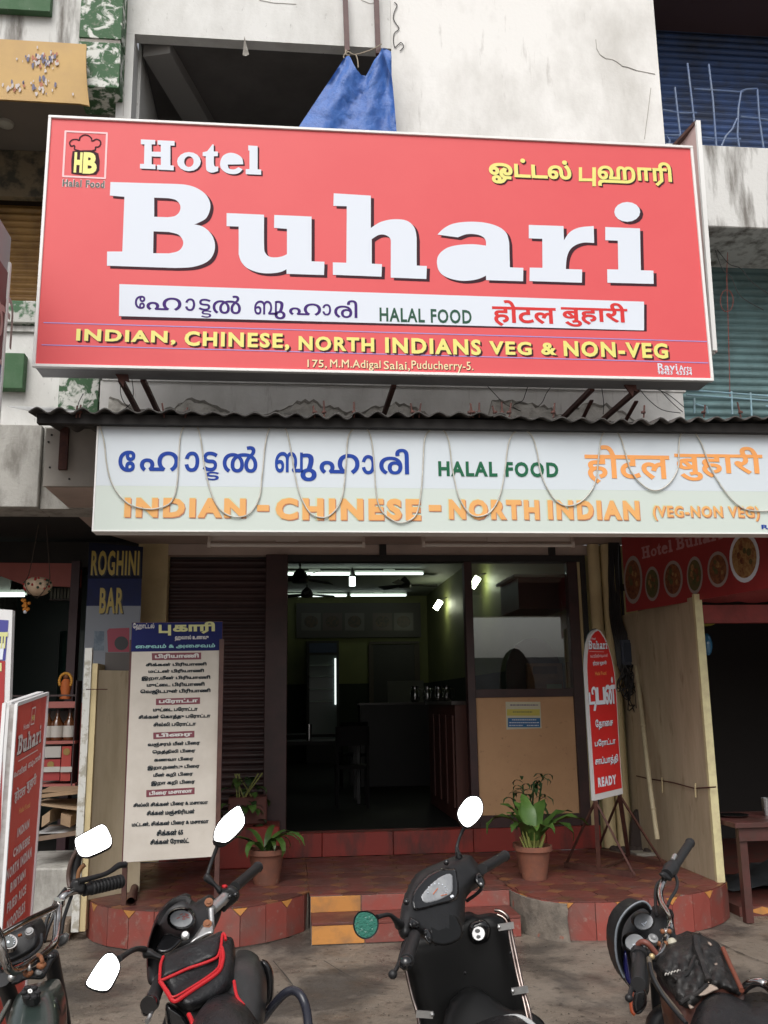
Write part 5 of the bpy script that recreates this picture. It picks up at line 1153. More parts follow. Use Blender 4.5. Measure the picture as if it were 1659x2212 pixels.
# evil-eye pumpkin
pk_ = thing('hanging_pumpkin', 'white painted pumpkin with red and green dots hanging in a cord sling', 'pumpkin', at(82, 1290, 8.6))
a = at(82, 1266, 8.6); b = B(); rows = []
for i in range(13):
    t = pi*i/12; r = []
    for k in range(32): p_ = 2*pi*k/32; rr_ = .122*sin(t)*(1+.045*cos(p_*8)); r.append(a+Vector((rr_*cos(p_), rr_*sin(p_), .09*cos(t)-.02*math.exp(-(t/.4)**2))))
    rows.append(r)
b.grid(rows, close=True); b.obj('fruit', M('cream pumpkin skin', (.75, .58, .42), .5, col2=(.62, .45, .32), ns=10, amt=.5), pk_)
random.seed(21)
for k in range(26):
    p_ = random.uniform(pi*1.02, pi*1.98); t = random.uniform(.7, 2.3); d = Vector((sin(t)*cos(p_)*.122, sin(t)*sin(p_)*.122, .09*cos(t))); B().ball(a+d*1.0, .012, .012, .012, 7, 5).obj('painted_dot', (M('red dot', (.4, .03, .03), .5), M('dark green dot', (.03, .07, .04), .5))[k % 2], pk_)
b = B()
for dx in (-.07, .1): b.tube(crs([a+Vector((dx*.2, 0, .7)), a+Vector((dx, -.03, .15)), a+Vector((dx*1.2, -.11, .02)), a+Vector((dx*.7, -.1, -.07)), a+Vector((0, 0, -.11))], 5), .004, 5)
b.obj('cord_sling', M('dark cord', (.08, .06, .05), .9), pk_)
b = B()
for k in range(14): b.ball(a+Vector((-.09+random.uniform(-.03, .03), -.03, -.12-random.uniform(0, .1))), .016, n=6, m=4)
b.obj('marigolds', M('marigold', (.55, .20, .02), .7, var=.1), pk_)
B().ball(a+Vector((-.09, -.03, -.235)), .018, n=6, m=4).obj('white_flower', wprint, pk_)
# shelving with bottles and cartons
shf = thing('bar_shelving', 'pink and dark shelving at the front of the bar', 'shelf', (-2.2, 8.8, .5))
pkm = M('faded pink shelf', (.33, .10, .085), .5); shd_ = M('dark shelf side', (.05, .03, .03), .6)
for (ya, yb_, m_) in ((1515, 1530, pkm), (1600, 1608, pkm), (1693, 1700, pkm), (1500, 1505, shd_)):
    a = at(80, yb_, 8.8); c = at(162, ya, 8.8); B().box((a.x-.35, 8.8, a.z), (c.x, 9.1, c.z)).obj('board', m_, shf)
a = at(155, 1700, 8.8); c = at(165, 1470, 8.8); B().box((a.x, 8.79, a.z), (c.x, 9.12, c.z)).obj('upright', shd_, shf)
a = at(60, 1700, 9.1); c = at(162, 1535, 9.1); B().box((a.x, 9.11, a.z), (c.x, 9.13, c.z)).obj('back', M('grey shelf back', (.16, .15, .14), .7), shf)
bz = at(100, 1600, 8.9).z; am = M('amber bottle glass', (.10, .035, .012), .1, coat=.5); bt_ = None
for px, lab in ((101, 'amber bottle with white label, leftmost on the bar shelf'), (122, 'amber bottle with white label, middle of the bar shelf'), (149, 'amber bottle with white label, rightmost on the bar shelf')):
    a = at(px, 1600, 8.9)
    if bt_ is None:
        bt_ = thing('bottle', lab, 'bottle', (a.x, 8.9, bz), 'amber bottles on the bar shelf'); bx_ = a.x
        B().lathe((a.x, 8.9, bz+.001), [(.05, 0), (.055, .01), (.055, .15), (.03, .19), (.018, .22), (.018, .26), (0, .26)], 14).obj('glass', am, bt_)
        B().lathe((a.x, 8.9, bz+.03), [(.0565, 0), (.0565, .10)], 14).obj('label', M('off white label', (.45, .43, .40), .6), bt_)
        B().lathe((a.x, 8.9, bz+.245), [(.02, 0), (.02, .03), (0, .03)], 10).obj('cap', shd_, bt_)
    else: copyof(bt_, a.x-bx_, 0, 0, lab)
for (x0_, y0_, x1_, y1_, m_, lab, dp) in ((88, 1612, 132, 1640, (.40, .38, .36), 'white carton on the lower bar shelf', 0), (88, 1640, 130, 1690, (.30, .03, .03), 'red carton with white band on the lower bar shelf', .01), (131, 1612, 156, 1690, (.34, .04, .03), 'red and white carton with round emblem at the right of the lower bar shelf', -.02)):
    a = at(x0_, y1_, 8.82); c = at(x1_, y0_, 8.82); cx2 = thing('carton', lab, 'carton', (a.x, 8.82, a.z))
    B().box((a.x, 8.82+dp, a.z+.012), (c.x, 9.0, c.z)).obj('box', M('carton '+lab[:9], m_, .6), cx2)
    if m_[0] < .4:
        a = at(x0_, y1_-22, 8.81+dp); c = at(x1_, y1_-34, 8.81+dp); B().box((a.x, 8.80+dp, a.z), (c.x, 8.819+dp, c.z)).obj('band', MATS['off white label'], cx2)
        e = at((x0_+x1_)/2, y0_+12, 8.81+dp); B().lathe((e.x, 8.818+dp, e.z), [(.03, 0), (.03, .006), (0, .006)], 12, (0, -1, 0)).obj('emblem', M('emblem print', (.25, .16, .04), .5), cx2)
idl = thing('small_idol', 'small orange garlanded figurine standing on the bar shelf top', 'figurine', at(141, 1511, 8.8)); a = at(141, 1510, 8.85)
B().lathe(a, [(.05, 0), (.055, .02), (.04, .05), (.05, .1), (.045, .15), (.025, .18)], 12).obj('body', M('orange cloth', (.40, .10, .02), .7), idl)
B().ball(a+Vector((0, 0, .205)), .032, n=10, m=7).obj('head', M('brown idol face', (.18, .07, .03), .6), idl)
b = B()
for k in range(16): t = k/15*pi*1.3-.5; b.ball(a+Vector((.055*cos(t), -.03, .16+.07*sin(t))), .014, n=6, m=4)
b.obj('garland', M('yellow marigold', (.55, .26, .03), .7), idl)
# cardboard pile on a concrete plinth
cp = thing('concrete_plinth', 'low rough concrete plinth below the cardboard pile at left', 'plinth', (-2.2, 7.8, 0))
B().box((-2.9, 7.78, 0), (-1.62, 8.7, .48)).obj('block', concrete, cp, bev=.015)
B().box((-2.9, 7.55, 0), (-1.62, 7.778, .13)).obj('footing', M('brown stained kerb', (.20, .15, .11), .9, col2=(.1, .07, .05), ns=6, amt=.8, bump=.6), cp, bev=.015)
random.seed(8); cbx = [(.30, .20, .12), (.24, .16, .10), (.34, .24, .15), (.20, .14, .10)]
cpile = []
for k, (px, py, w_, h_, lab, mm) in enumerate(((130, 1712, 90, 22, 'broad flattened brown carton topmost on the cardboard pile', 0), (125, 1738, 95, 10, 'thin pale carton sheet second from the top of the cardboard pile', 2), (108, 1762, 16, 26, 'short upright carton piece at the left of the cardboard pile', 2), (150, 1765, 20, 26, 'upright carton piece at the middle of the cardboard pile', 0), (132, 1800, 95, 26, 'white topped flat tray at the bottom of the cardboard pile', 3))):
    a = at(px, py, 8.0); hw = w_/2000*4; hh = h_/2000*(4 if k in (2, 3) else 1.6); o = thing('cardboard', lab, 'cardboard', (a.x, 8, a.z), 'cardboard on the concrete plinth')
    m_ = M('cardboard %d' % mm, cbx[mm], .85, col2=tuple(v*.7 for v in cbx[mm]), ns=9, amt=.6)
    b = B(); dz = .03*random.uniform(-1, 1)
    b.add([(a.x-hw, 7.88, a.z-hh+dz), (a.x+hw, 7.86, a.z-hh-dz), (a.x+hw, 8.4, a.z-hh), (a.x-hw, 8.4, a.z-hh+.02), (a.x-hw, 7.88, a.z+hh*.6+dz), (a.x+hw, 7.86, a.z+hh*.6-dz), (a.x+hw, 8.4, a.z+hh), (a.x-hw, 8.4, a.z+hh)], [(0,3,2,1),(4,5,6,7),(0,1,5,4),(1,2,6,5),(2,3,7,6),(3,0,4,7)]); b.obj('board', m_, o)
    if k in (0, 4): B().box((a.x-hw*.9, 7.9, a.z+hh*.65), (a.x+hw*.8, 8.3, a.z+hh*.65+.006)).obj('flap', M('pale paper sheet', (.42, .42, .42), .6) if k == 4 else m_, o)
# two boards at the lower left
LPn = Plane(at(-18, 2255, 3.8), at(46, 2225, 4.3)-at(-18, 2255, 3.8), at(33, 1522, 3.95)-at(-18, 2255, 3.8))
lsn = thing('red_leaning_sign', 'narrow red flex sign with white frame listing dishes, leaning at the lower left', 'standing sign', (-1.2, 4.2, 0))
lc = [LPn.hit(*p) for p in ((-18, 2255), (46, 2225), (101, 1498), (33, 1522))]
rflex = M('glossy red flex', (.72, .075, .05), .45, col2=(.55, .02, .016), ns=2.2, amt=.9, lo=.48, hi=.6, bump=.25, bs=9)
b = B(); b.slab([LPn.p(x, y, 0) for x, y in lc], .022, LPn.n); b.obj('box', M('whitish box side', (.45, .43, .42), .6, col2=(.25, .22, .2), ns=20, amt=.8), lsn)
b = B(); b.add([LPn.p(x, y, .002) for x, y in inset(lc, .015)], [(0, 1, 2, 3)]); b.obj('face', rflex, lsn)
wf = M('dirty white frame', (.70, .70, .70), .45)
for i in range(4): B().bar(LPn.p(*lc[i], .004), LPn.p(*lc[(i+1) % 4], .004), .014, .012, up=LPn.n).obj('frame', wf, lsn)
B().bar(LPn.p(lc[3][0]-.03, lc[3][1], -.035), LPn.p(lc[0][0]-.03, lc[0][1], -.035), .012, .014, up=LPn.n).obj('frame', wf, lsn)
B().bar(LPn.p(*lc[2], -.03), LPn.p(*lc[3], -.03), .02, .03, up=LPn.n).obj('frame', wf, lsn)
def zK(x, y): return (x*.251, 1477.4+y*.251)
def slantT(s, P4, mat, bold, off=.006): quadT(s, P4, LPn, lsn, mat, bold, off, zK, 3)
lwp = M('pale lettering', (.78, .70, .68), .5)
slantT('Hotel', [(190, 398), (240, 375), (240, 325), (192, 350)], lwp, .03)
q = [LPn.hit(*zK(*p)) for p in ((255, 350), (283, 340), (297, 200), (268, 212))]
polyart(stroke(q+[q[0], q[1]], .006), .005, 'logo_frame', lwp, lsn, LPn)
slantT('HB', [(262, 318), (282, 310), (286, 265), (266, 270)], yprint, .05)
slantT('@Buhari', [(135, 632), (345, 510), (350, 350), (150, 450)], shprint, .07, .0045); slantT('@Buhari', [(130, 625), (340, 505), (347, 348), (147, 445)], lwp, .06)
q_([zK(*p) for p in ((145, 672), (315, 572), (315, 563), (145, 663))], LPn, .005, 'rule', lwp, lsn)
slantT('േഹാട്ടൽ', [(105, 812), (215, 745), (220, 680), (110, 745)], lwp, .03); slantT('ബുഹാരി', [(228, 745), (335, 660), (338, 590), (232, 665)], lwp, .03)
slantT('होटल', [(110, 1045), (205, 960), (212, 850), (112, 905)], lwp, .03); slantT('बुहारी', [(215, 955), (298, 885), (302, 760), (217, 820)], lwp, .03)
slantT('Halal Food', [(150, 1120), (245, 1060), (247, 1015), (152, 1072)], orgl, .03)
for s_, P4 in (('INDIAN', [(133, 1325), (235, 1235), (240, 1160), (138, 1245)]), ('CHINEESE', [(98, 1500), (240, 1375), (246, 1305), (103, 1420)]), ('NORTH INDIAN', [(40, 1700), (255, 1490), (258, 1400), (45, 1605)]), ('BIRIYANI', [(72, 1800), (205, 1660), (208, 1590), (78, 1715)]), ('FRIED RICE', [(45, 1980), (210, 1800), (214, 1720), (50, 1890)]), ('NOODELES', [(40, 2130), (200, 1960), (204, 1865), (47, 2040)]), ('MEAL', [(60, 2240), (185, 2110), (188, 2040), (65, 2150)])):
    slantT(s_, P4, lwp, .05)
fl_ = thing('far_left_sign', 'partly cut off blue and red upright sign with white frame at the left edge', 'standing sign', (-1.9, 5.6, 0))
EP = Plane((0, 5.5, 0), (1, 0, 0), (0, 0, 1)); ec = [EP.hit(*p) for p in ((-150, 2150), (0, 2150), (27, 1318), (-140, 1305))]
b = B(); b.slab([EP.p(x, y) for x, y in ec], .05, EP.n); b.obj('box', wf, fl_)
q_([(-140, 2140), (-8, 2140), (12, 1428), (-138, 1422)], EP, .003, 'red_field', M('dull red field', (.36, .03, .03), .4), fl_); q_([(-138, 1421), (12, 1427), (19, 1340), (-135, 1330)], EP, .003, 'blue_field', M('violet blue field', (.06, .06, .28), .4), fl_)
T('உணா', (-60, 1402), (18, 1365), myel, .006, .05, pl=EP, par=fl_)
q_([(0, 1425), (6, 1425), (10, 1390), (0, 1390)], EP, .006, 'cup_picture', wprint, fl_); q_([(-20, 1450), (4, 1450), (4, 1432), (-20, 1432)], EP, .006, 'print_block', myel, fl_)
# upper left projecting sign, seen almost edge on
XP0 = at(25.5, 514, 6.3); 
us = thing('projecting_sign', 'tall maroon and violet projecting sign cut off by the left edge', 'sign', (XP0.x-.1, 6, 3))
X_ = XP0.x; zt = XP0.z; zb = at(0, 1010, 6.3).z
UPl = Plane((X_, 4.6, 0), (0, 1, 0), (0, 0, 1))
B().box((X_-.12, 4.6, zb), (X_-.004, 6.3, zt)).obj('box', M('grey tin', (.30, .33, .34), .5), us)
def uy(px, py): d = ray(px, py); t = X_/d.x; q = CAMP+d*t; return q.y, q.z
L_ = [((zt-.28, zt-.95), M('dull maroon face', (.16, .045, .045), .5)), ((zt-.97, zb), M('violet face', (.10, .05, .20), .4))]
for (za, zc), m_ in L_: B().add([UPl.p(0, zc, .003) if 0 else Vector((X_, 4.6, zc)), Vector((X_, 6.27, zc)), Vector((X_, 6.27, za)), Vector((X_, 4.6, za))], [(0, 1, 2, 3)]).obj('face', m_, us)
B().box((X_-.004, 4.6, zt-.97), (X_+.004, 6.28, zt-.94)).obj('divider', MATS['faded pink sheet'], us)
B().box((X_-.01, 6.27, zb), (X_+.012, 6.30, zt-.2)).obj('frame', alu, us)
V, Fc = glyphs('ணி', .02); B().add([Vector((X_+.004, 5.75+v[0]*.38, zt-.78+v[1]*.4)) for v in V], Fc).obj('lettering', M('pink lettering', (.5, .32, .30), .5), us)
for zc in (zt-1.5, zt-2.2): B().add([Vector((X_+.004, 5.9+.3*cos(t*pi/12), zc+.3*sin(t*pi/12))) for t in range(24)], [tuple(range(24))]).obj('round_picture', M('pale round print', (.45, .38, .34), .5), us)
# ------------------------------------------------------------------ plants
leafm = M('glossy leaf', (.085, .165, .035), .38, col2=(.045, .11, .02), ns=9, amt=.8, var=.4, col3=(.22, .20, .06), ns3=14, lo3=.62, hi3=.72)
leafd = M('dark leaf', (.022, .060, .018), .4, col2=(.04, .09, .03), ns=9, amt=.6, var=.3)
stemm = M('pale green stem', (.26, .28, .08), .5)
clay = M('terracotta clay', (.26, .10, .06), .8, col2=(.15, .07, .05), ns=7, amt=.8, bump=.2, col3=(.3, .18, .13), ns3=12, lo3=.62, hi3=.75)
soil = M('dark potting soil', (.03, .022, .015), .95, bump=1, bs=40)
def leaf(p, d, L, w_, droop, mat, par, fold=.25, n=7, wave=0.0, nm='leaf', lift=.0):
    d = Vector((d[0], d[1], 0)).normalized(); s_ = Vector((-d.y, d.x, 0)); P = Vector(p); up = lift; rows = []; x = P
    for k in range(n+1):
        t = k/n; wd = w_*(sin(pi*min(1, t*.93+.07))**.75); a = up-droop*t*t*1.6
        x = x+(d*cos(a)+Vector((0, 0, 1))*sin(a))*(L/n) if k else x
        nrm = Vector((0, 0, 1))*cos(a)-d*sin(a); wv = wave*sin(k*2.2)
        rows.append([x-s_*wd/2+nrm*(fold*wd*.5+wv), x, x+s_*wd/2+nrm*(fold*wd*.5-wv)])
    B().grid(rows).obj(nm, mat, par)
def pot(c, r, h, lab, par):
    b = B(); b.lathe(c, [(r*.66, 0), (r*.9, h*.82), (r*.92, h*.84), (r*1.03, h*.85), (r*1.03, h), (r*.93, h), (r*.90, h*.9), (0, h*.89)], 28); b.obj('pot', clay, par)
    B().lathe(Vector(c)+Vector((0, 0, h*.885)), [(r*.88, 0), (r*.5, .012), (0, .015)], 14).obj('soil', soil, par)
random.seed(31)
a = atz(575, 1908, ZP); p1 = thing('potted_plant', 'clay pot with long strap leaves beside the door at left', 'potted plant', a, 'potted plants on the tiled platform')
pot(a, .155, .27, '', p1); top = a+Vector((0, 0, .25))
for ang, L, w_, dr, lf in ((-.1, .42, .075, 1.3, .9), (.5, .34, .07, 1.0, 1.0), (2.9, .42, .075, 1.0, .7), (3.4, .40, .07, .9, .75), (2.4, .30, .06, .8, 1.1), (-.6, .46, .085, 1.25, .95), (-1.0, .40, .07, 1.9, 1.0), (1.2, .3, .06, .8, 1.2), (4.2, .34, .07, 1.6, .9), (4.9, .25, .05, 1.6, 1.1), (.1, .36, .07, 2.0, 1.1)):
    leaf(top+Vector((random.uniform(-.04, .04), random.uniform(-.04, .04), 0)), (cos(ang), sin(ang)), L, w_, dr, leafm, p1, lift=lf)
a = atz(1155, 1898, ZP); p2_ = thing('potted_plant', 'clay pot with broad leaning leaves in front of the laminate panel', 'potted plant', a, 'potted plants on the tiled platform')
pot(a, .15, .26, '', p2_); top = a+Vector((0, 0, .24)); random.seed(33)
for k in range(26):
    an = random.uniform(0, 6.28); r = random.uniform(.0, .09); p = top+Vector((cos(an)*r, sin(an)*r, -.01)); q = p+Vector((cos(an)*.05, sin(an)*.05, random.uniform(.08, .15))); B().tube([p, q], [.008, .005], 5).obj('stalk', stemm, p2_)
for ang, L, w_, dr, lf in ((3.15, .50, .10, 1.6, 1.15), (0.0, .50, .13, .95, .85), (.25, .42, .11, .7, 1.0), (2.6, .38, .12, .7, 1.35), (1.7, .40, .13, .5, 1.45), (3.9, .35, .10, 1.2, 1.1), (-.5, .42, .11, 1.6, 1.0), (5.2, .30, .10, 1.4, 1.2), (4.6, .26, .10, 1.2, 1.25), (.9, .40, .12, .6, 1.3), (2.1, .34, .13, .5, 1.4), (3.3, .30, .11, .6, 1.3), (1.3, .32, .10, .7, 1.2)):
    leaf(top+Vector((cos(ang)*.05, sin(ang)*.05, .06)), (cos(ang), sin(ang)), L, w_, dr, leafm, p2_, lift=lf, wave=.012, fold=.35)
a2 = a+Vector((.03, .28, 0)); p3_ = thing('potted_plant', 'dark bushy plant with narrow drooping leaves behind the broad leaved pot', 'potted plant', a2, 'potted plants on the tiled platform')
pot(a2, .13, .24, '', p3_)
for sx in (-.08, -.02, .05, .1):
    st0 = a2+Vector((sx*.4, 0, .22)); h = random.uniform(.38, .52); B().tube([st0, st0+Vector((sx, 0, h))], .008, 5).obj('stem', leafd, p3_)
    for k in range(17):
        z = .12+h*k/17*.9; an = random.uniform(0, 6.28); leaf(st0+Vector((sx*z/h, 0, z)), (cos(an), sin(an)), random.uniform(.12, .2), .032, random.uniform(1.0, 1.9), leafd, p3_, n=4, lift=.7)
a = atz(532, 1868, ZP); p4_ = thing('potted_plant', 'leafy creeper in a dark pot behind the menu board', 'potted plant', a, 'potted plants on the tiled platform')
pot(a, .14, .26, '', p4_); random.seed(35)
for k in range(46):
    an = random.uniform(0, 6.28); r = random.uniform(0, .16); z = random.uniform(.25, .80)
    p = a+Vector((cos(an)*r-.02, sin(an)*r, z)); leaf(p, (cos(an), sin(an)), random.uniform(.10, .17), random.uniform(.06, .09), 1.3, leafm if k % 3 else leafd, p4_, n=5, lift=.4)
for k in range(6): B().tube(crs([a+Vector((0, 0, .22)), a+Vector((random.uniform(-.1, .1), 0, .5)), a+Vector((random.uniform(-.16, .14), 0, .8))], 4), .006, 5).obj('stem', stemm, p4_)
stp = thing('red_masonry_block', 'low dark red masonry block behind the left flower pots', 'block', (-.3, 8.9, ZP))
B().box((-.62, 8.75, ZP), (-.08, 9.2, .62)).obj('block', sillm, stp, bev=.01); B().box((-.55, 8.95, .622), (-.2, 9.2, .86)).obj('block', M('dull brown red block', (.14, .05, .04), .7), stp, bev=.01)
# ------------------------------------------------------------------ across the street, behind the viewer
for x, w_, h_, lab, c_ in ((-26, 24, 3.6, 'plain grey house across the street, behind the viewer', (.3, .3, .3)), (0, 14, 3.0, 'low pale house across the street, behind the viewer', (.4, .38, .35)), (24, 24, 4.6, 'tall dull house across the street, behind the viewer', (.25, .25, .26))):
    hs_ = thing('street_house', lab, 'house', (x, -45, 0))
    B().box((x-w_/2, -52, 0), (x+w_/2, -45, h_)).obj('wall', M('house wall %d' % x, c_, .9, col2=tuple(v*.7 for v in c_), ns=1, amt=.7), hs_)
    for i in range(int(w_/2.4)):
        for j in range(int(h_/2.6)):
            xx = x-w_/2+1+i*2.4; zz = 1+j*2.6; B().box((xx, -44.99, zz), (xx+1.1, -44.93, zz+1.0)).obj('window', black, hs_)
# ------------------------------------------------------------------ parked two-wheelers in the foreground
def inside(x, y, P):
    c = False; n = len(P)
    for i in range(n):
        ax, ay = P[i]; bx_, by_ = P[(i+1) % n]
        if (ay > y) != (by_ > y) and x < (bx_-ax)*(y-ay)/(by_-ay)+ax: c = not c
    return c
def edged(x, y, P):
    m = 1e9
    for i in range(len(P)):
        ax, ay = P[i]; bx_, by_ = P[(i+1) % len(P)]; dx, dy = bx_-ax, by_-ay; L2 = dx*dx+dy*dy or 1
        t = max(0, min(1, ((x-ax)*dx+(y-ay)*dy)/L2)); m = min(m, hypot(x-ax-t*dx, y-ay-t*dy))
    return m
def inflate(name, P, Yf, bulge, R, mat, par, back=None, step=None, smooth=True, noise=0.0, dent=None, cv=lambda x, y: (x, y), sub=4, power=.5):
    """a rounded solid with the given outline: swells by 'bulge' metres towards the viewer and 'back' away"""
    P = [cv(*p) for p in P]
    if smooth: P = [(p.x, p.y) for p in crs([Vector((a, b_, 0)) for a, b_ in P], sub, True)]
    xs = [p[0] for p in P]; ys = [p[1] for p in P]; step = step or max(3.0, (max(xs)-min(xs)+max(ys)-min(ys))/50); back = bulge if back is None else back
    V = [Vector(p) for p in P]; E = [(i, (i+1) % len(P)) for i in range(len(P))]; x = min(xs)+step/2; k = 0
    while x < max(xs):
        y = min(ys)+(step/2 if k % 2 else step)
        while y < max(ys):
            if inside(x, y, P) and edged(x, y, P) > step*.45: V.append(Vector((x, y)))
            y += step
        x += step; k += 1
    vo, eo, fo, *_ = delaunay_2d_cdt(V, E, [], 1, 1e-5)
    fr, bk = [], []
    for v in vo:
        d = min(1, edged(v[0], v[1], P)/R); h = (1-(1-d)**2)**power; Y = Yf(v[0], v[1])
        j = noise*(sin(v[0]*.31+1.7*sin(v[1]*.13))*cos(v[1]*.23+v[0]*.07)) if noise else 0
        dd = dent(v[0], v[1]) if dent else 0
        fr.append(at(v[0], v[1], Y-h*(bulge+j+dd))); q = at(v[0], v[1], Y); bk.append(q+Vector((0, back*h, 0)) if d > 0 else q)
    n = len(fr); b = B(); edge = [edged(v[0], v[1], P) < 1e-4 for v in vo]
    F1 = [tuple(f) for f in fo]; F2 = [tuple((i if edge[i] else i+n) for i in reversed(f)) for f in fo]; b.soft = True
    b.add(fr+bk, F1+F2, True); return b.obj(name, mat, par)
def plate(name, P, pl, mat, par, off=0.0, smooth=True, th=0.0, cv=lambda x, y: (x, y)):
    P = [pl.hit(*cv(*p)) for p in P]
    if smooth: P = [(p.x, p.y) for p in crs([Vector((a, b_, 0)) for a, b_ in P], 4, True)]
    if area(P) < 0: P.reverse()
    b = B()
    if th: b.slab([pl.p(x, y, off) for x, y in P], th, pl.n)
    else: b.add([pl.p(x, y, off) for x, y in P], [tuple(range(len(P)))])
    return b.obj(name, mat, par)
def facing(px, py, Y, tilt, turn=0):      # a plane through a place in space whose normal looks back at the street, tilted up
    o = at(px, py, Y); n = Vector((sin(radians(turn))*cos(radians(tilt)), -cos(radians(turn))*cos(radians(tilt)), sin(radians(tilt))))
    u = Vector((cos(radians(turn)), sin(radians(turn)), 0)); return Plane(o, u, n.cross(u))
def scaleP(P, s): cx_ = sum(p[0] for p in P)/len(P); cy_ = sum(p[1] for p in P)/len(P); return [(cx_+(x-cx_)*s, cy_+(y-cy_)*s) for x, y in P]
def tb_(name, pts, r, mat, par, cv=lambda x, y: (x, y), n=10, sm=True):      # tube through (px, py, Y)
    P = [at(*cv(p[0], p[1]), p[2]) for p in pts]
    if sm and len(P) > 2:
        if hasattr(r, '__len__'):
            rr = []
            for i in range(len(r)-1): rr += [r[i]+(r[i+1]-r[i])*k/4 for k in range(4)]
            r = rr+[r[-1]]
        P = crs(P, 4)
    return B().tube(P, r, n).obj(name, mat, par)
bplast = M('black matt plastic', (.013, .013, .014), .45, spec=.4, col2=(.022, .022, .023), ns=12, amt=.6, bump=.08, bs=180)
bgloss = M('black gloss plastic', (.008, .008, .009), .16, coat=.5, spec=.5)
bleather = M('wet black leatherette', (.010, .010, .011), .36, spec=.4, col2=(.018, .018, .020), ns=18, amt=.7, bump=.35, bs=70, rvar=.12, col3=(.09, .09, .095), ns3=260, lo3=.66, hi3=.70)
rubber = M('ribbed black rubber', (.014, .014, .015), .5)
chrome = M('chrome', (.62, .61, .60), .12, metal=1, col2=(.22, .18, .16), ns=25, amt=.7)
alloy = M('cast alloy', (.62, .62, .61), .35, metal=.9, bump=.1)
mirrorm = M('mirror glass', (.97, .98, .99), .01, metal=1)
redp = M('red piping', (.45, .010, .015), .45)
satin = M('satin black inner plastic', (.007, .007, .007), .38, spec=.3)
dialm = M('pale grey dial', (.36, .37, .38), .25, col2=(.22, .23, .25), ns=20, amt=.8, coat=.4)
rustc = M('rusted clamp', (.24, .09, .035), .7, col2=(.1, .04, .02), ns=40, amt=.8, bump=.4)
tyre = M('tyre rubber', (.018, .017, .016), .8, bump=.3)
agedc = M('aged chrome tube', (.30, .25, .23), .2, metal=1, col2=(.12, .08, .07), ns=16, amt=.8)
def wheel(par, c, h, r=.28, w_=.05):      # h: heading vector
    ax = Vector((h.y, -h.x, 0)).normalized(); prof = [(r-.075, -w_*.35), (r-.03, -w_*.5), (r-.005, -w_*.3), (r, 0), (r-.005, w_*.3), (r-.03, w_*.5), (r-.075, w_*.35)]
    o = B().lathe(c, prof, 36, ax).obj('wheel', tyre, par)
    b = B(); b.lathe(Vector(c), [(r-.09, -.02), (r-.07, -.022), (r-.07, .022), (r-.09, .02), (r-.09, -.02)], 36, ax); b.obj('rim', alloy, o)
    b = B(); b.lathe(Vector(c), [(0, -.05), (.04, -.045), (.04, .045), (0, .05)], 14, ax)
    for k in range(5):
        t = k*2*pi/5; d = (Vector((0, 0, 1))*cos(t)+ax.cross(Vector((0, 0, 1)))*sin(t)); b.bar(Vector(c)+d*.03, Vector(c)+d*(r-.08), .025, .02, up=ax)
    b.obj('hub', bplast, o)
def mirror(par, P, px, py, Y, tilt, turn, cv, grow=1.09, glassm=None, depth=.03):
    pl = facing(px, py, Y, tilt, turn)
    G = [pl.hit(*cv(*p)) for p in P]; Gs = [(p.x, p.y) for p in crs([Vector((a, b_, 0)) for a, b_ in G], 3, True)]
    if area(Gs) < 0: Gs.reverse()
    O = scaleP(Gs, grow); n = len(O); I = scaleP(Gs, .72); rows = [[pl.p(*q, .001) for q in scaleP(Gs, 1.005)], [pl.p(*q, .005) for q in scaleP(O, .985)], [pl.p(*q, -.002) for q in O], [pl.p(*q, -depth*.6) for q in scaleP(O, .93)], [pl.p(*q, -depth) for q in I]]
    b = B(); b.grid(rows, close=True); b.add([pl.p(*q, -depth) for q in I], [tuple(reversed(range(n)))]); o = b.obj('mirror', bplast, par)
    B().add([pl.p(*q, .002) for q in Gs], [tuple(range(n))]).obj('mirror_glass', glassm or mirrorm, o); return pl

# ---- scooter
def zS(x, y): return (745.5+.28595*x, 1694.2+.28595*y)
sc = thing('scooter', 'black scooter with chrome leg guard and silver key plate parked before the steps', 'scooter', (.75, 3.3, 0))
def Ys(px, py):
    x = (px-745.5)/.28595; y = (py-1694.2)/.28595; return 3.02+.36*((x-450)*.75+(1100-y)*.65)/724
cowl = [(840,545),(940,535),(985,580),(1040,650),(1050,700),(1010,770),(950,815),(912,870),(905,960),(900,1060),(870,1160),(780,1205),(690,1212),(640,1190),(590,1165),(540,1145),(480,1180),(425,1160),(400,1100),(412,1020),(432,900),(470,800),(520,705),(600,640),(700,600),(760,578)]
inflate('headset_cowl', cowl, lambda x, y: Ys(x, y)+.03, .075, 30, bplast, sc, back=.10, cv=zS)
bez = [(850,645),(800,628),(700,640),(600,700),(520,800),(497,880),(512,950),(570,960),(700,925),(835,885),(865,800)]
inflate('dial_surround', bez, lambda x, y: Ys(x, y)-.030, .028, 9, bgloss, sc, back=.01, cv=zS)
glassP = [(805,675),(740,685),(660,740),(590,815),(572,850),(592,893),(640,898),(730,870),(808,820),(818,745)]
inflate('dial', glassP, lambda x, y: Ys(x, y)-.056, .005, 5, dialm, sc, back=.002, cv=zS)
for k in range(11):
    t = radians(200-k*24); a = zS(690+62*cos(t)+k*1.2, 800-46*sin(t)); c = zS(690+74*cos(t)+k*1.2, 800-56*sin(t))
    B().bar(at(*a, Ys(*a)-.0635), at(*c, Ys(*c)-.0635), .0022, .001, up=(0, 1, 0)).obj('dial_mark', wprint, sc)
a = zS(665, 830); c = zS(700, 785); B().bar(at(*a, Ys(*a)-.0645), at(*c, Ys(*c)-.0645), .002, .001, up=(0, 1, 0)).obj('needle', M('orange needle', (.7, .16, .04), .4), sc)
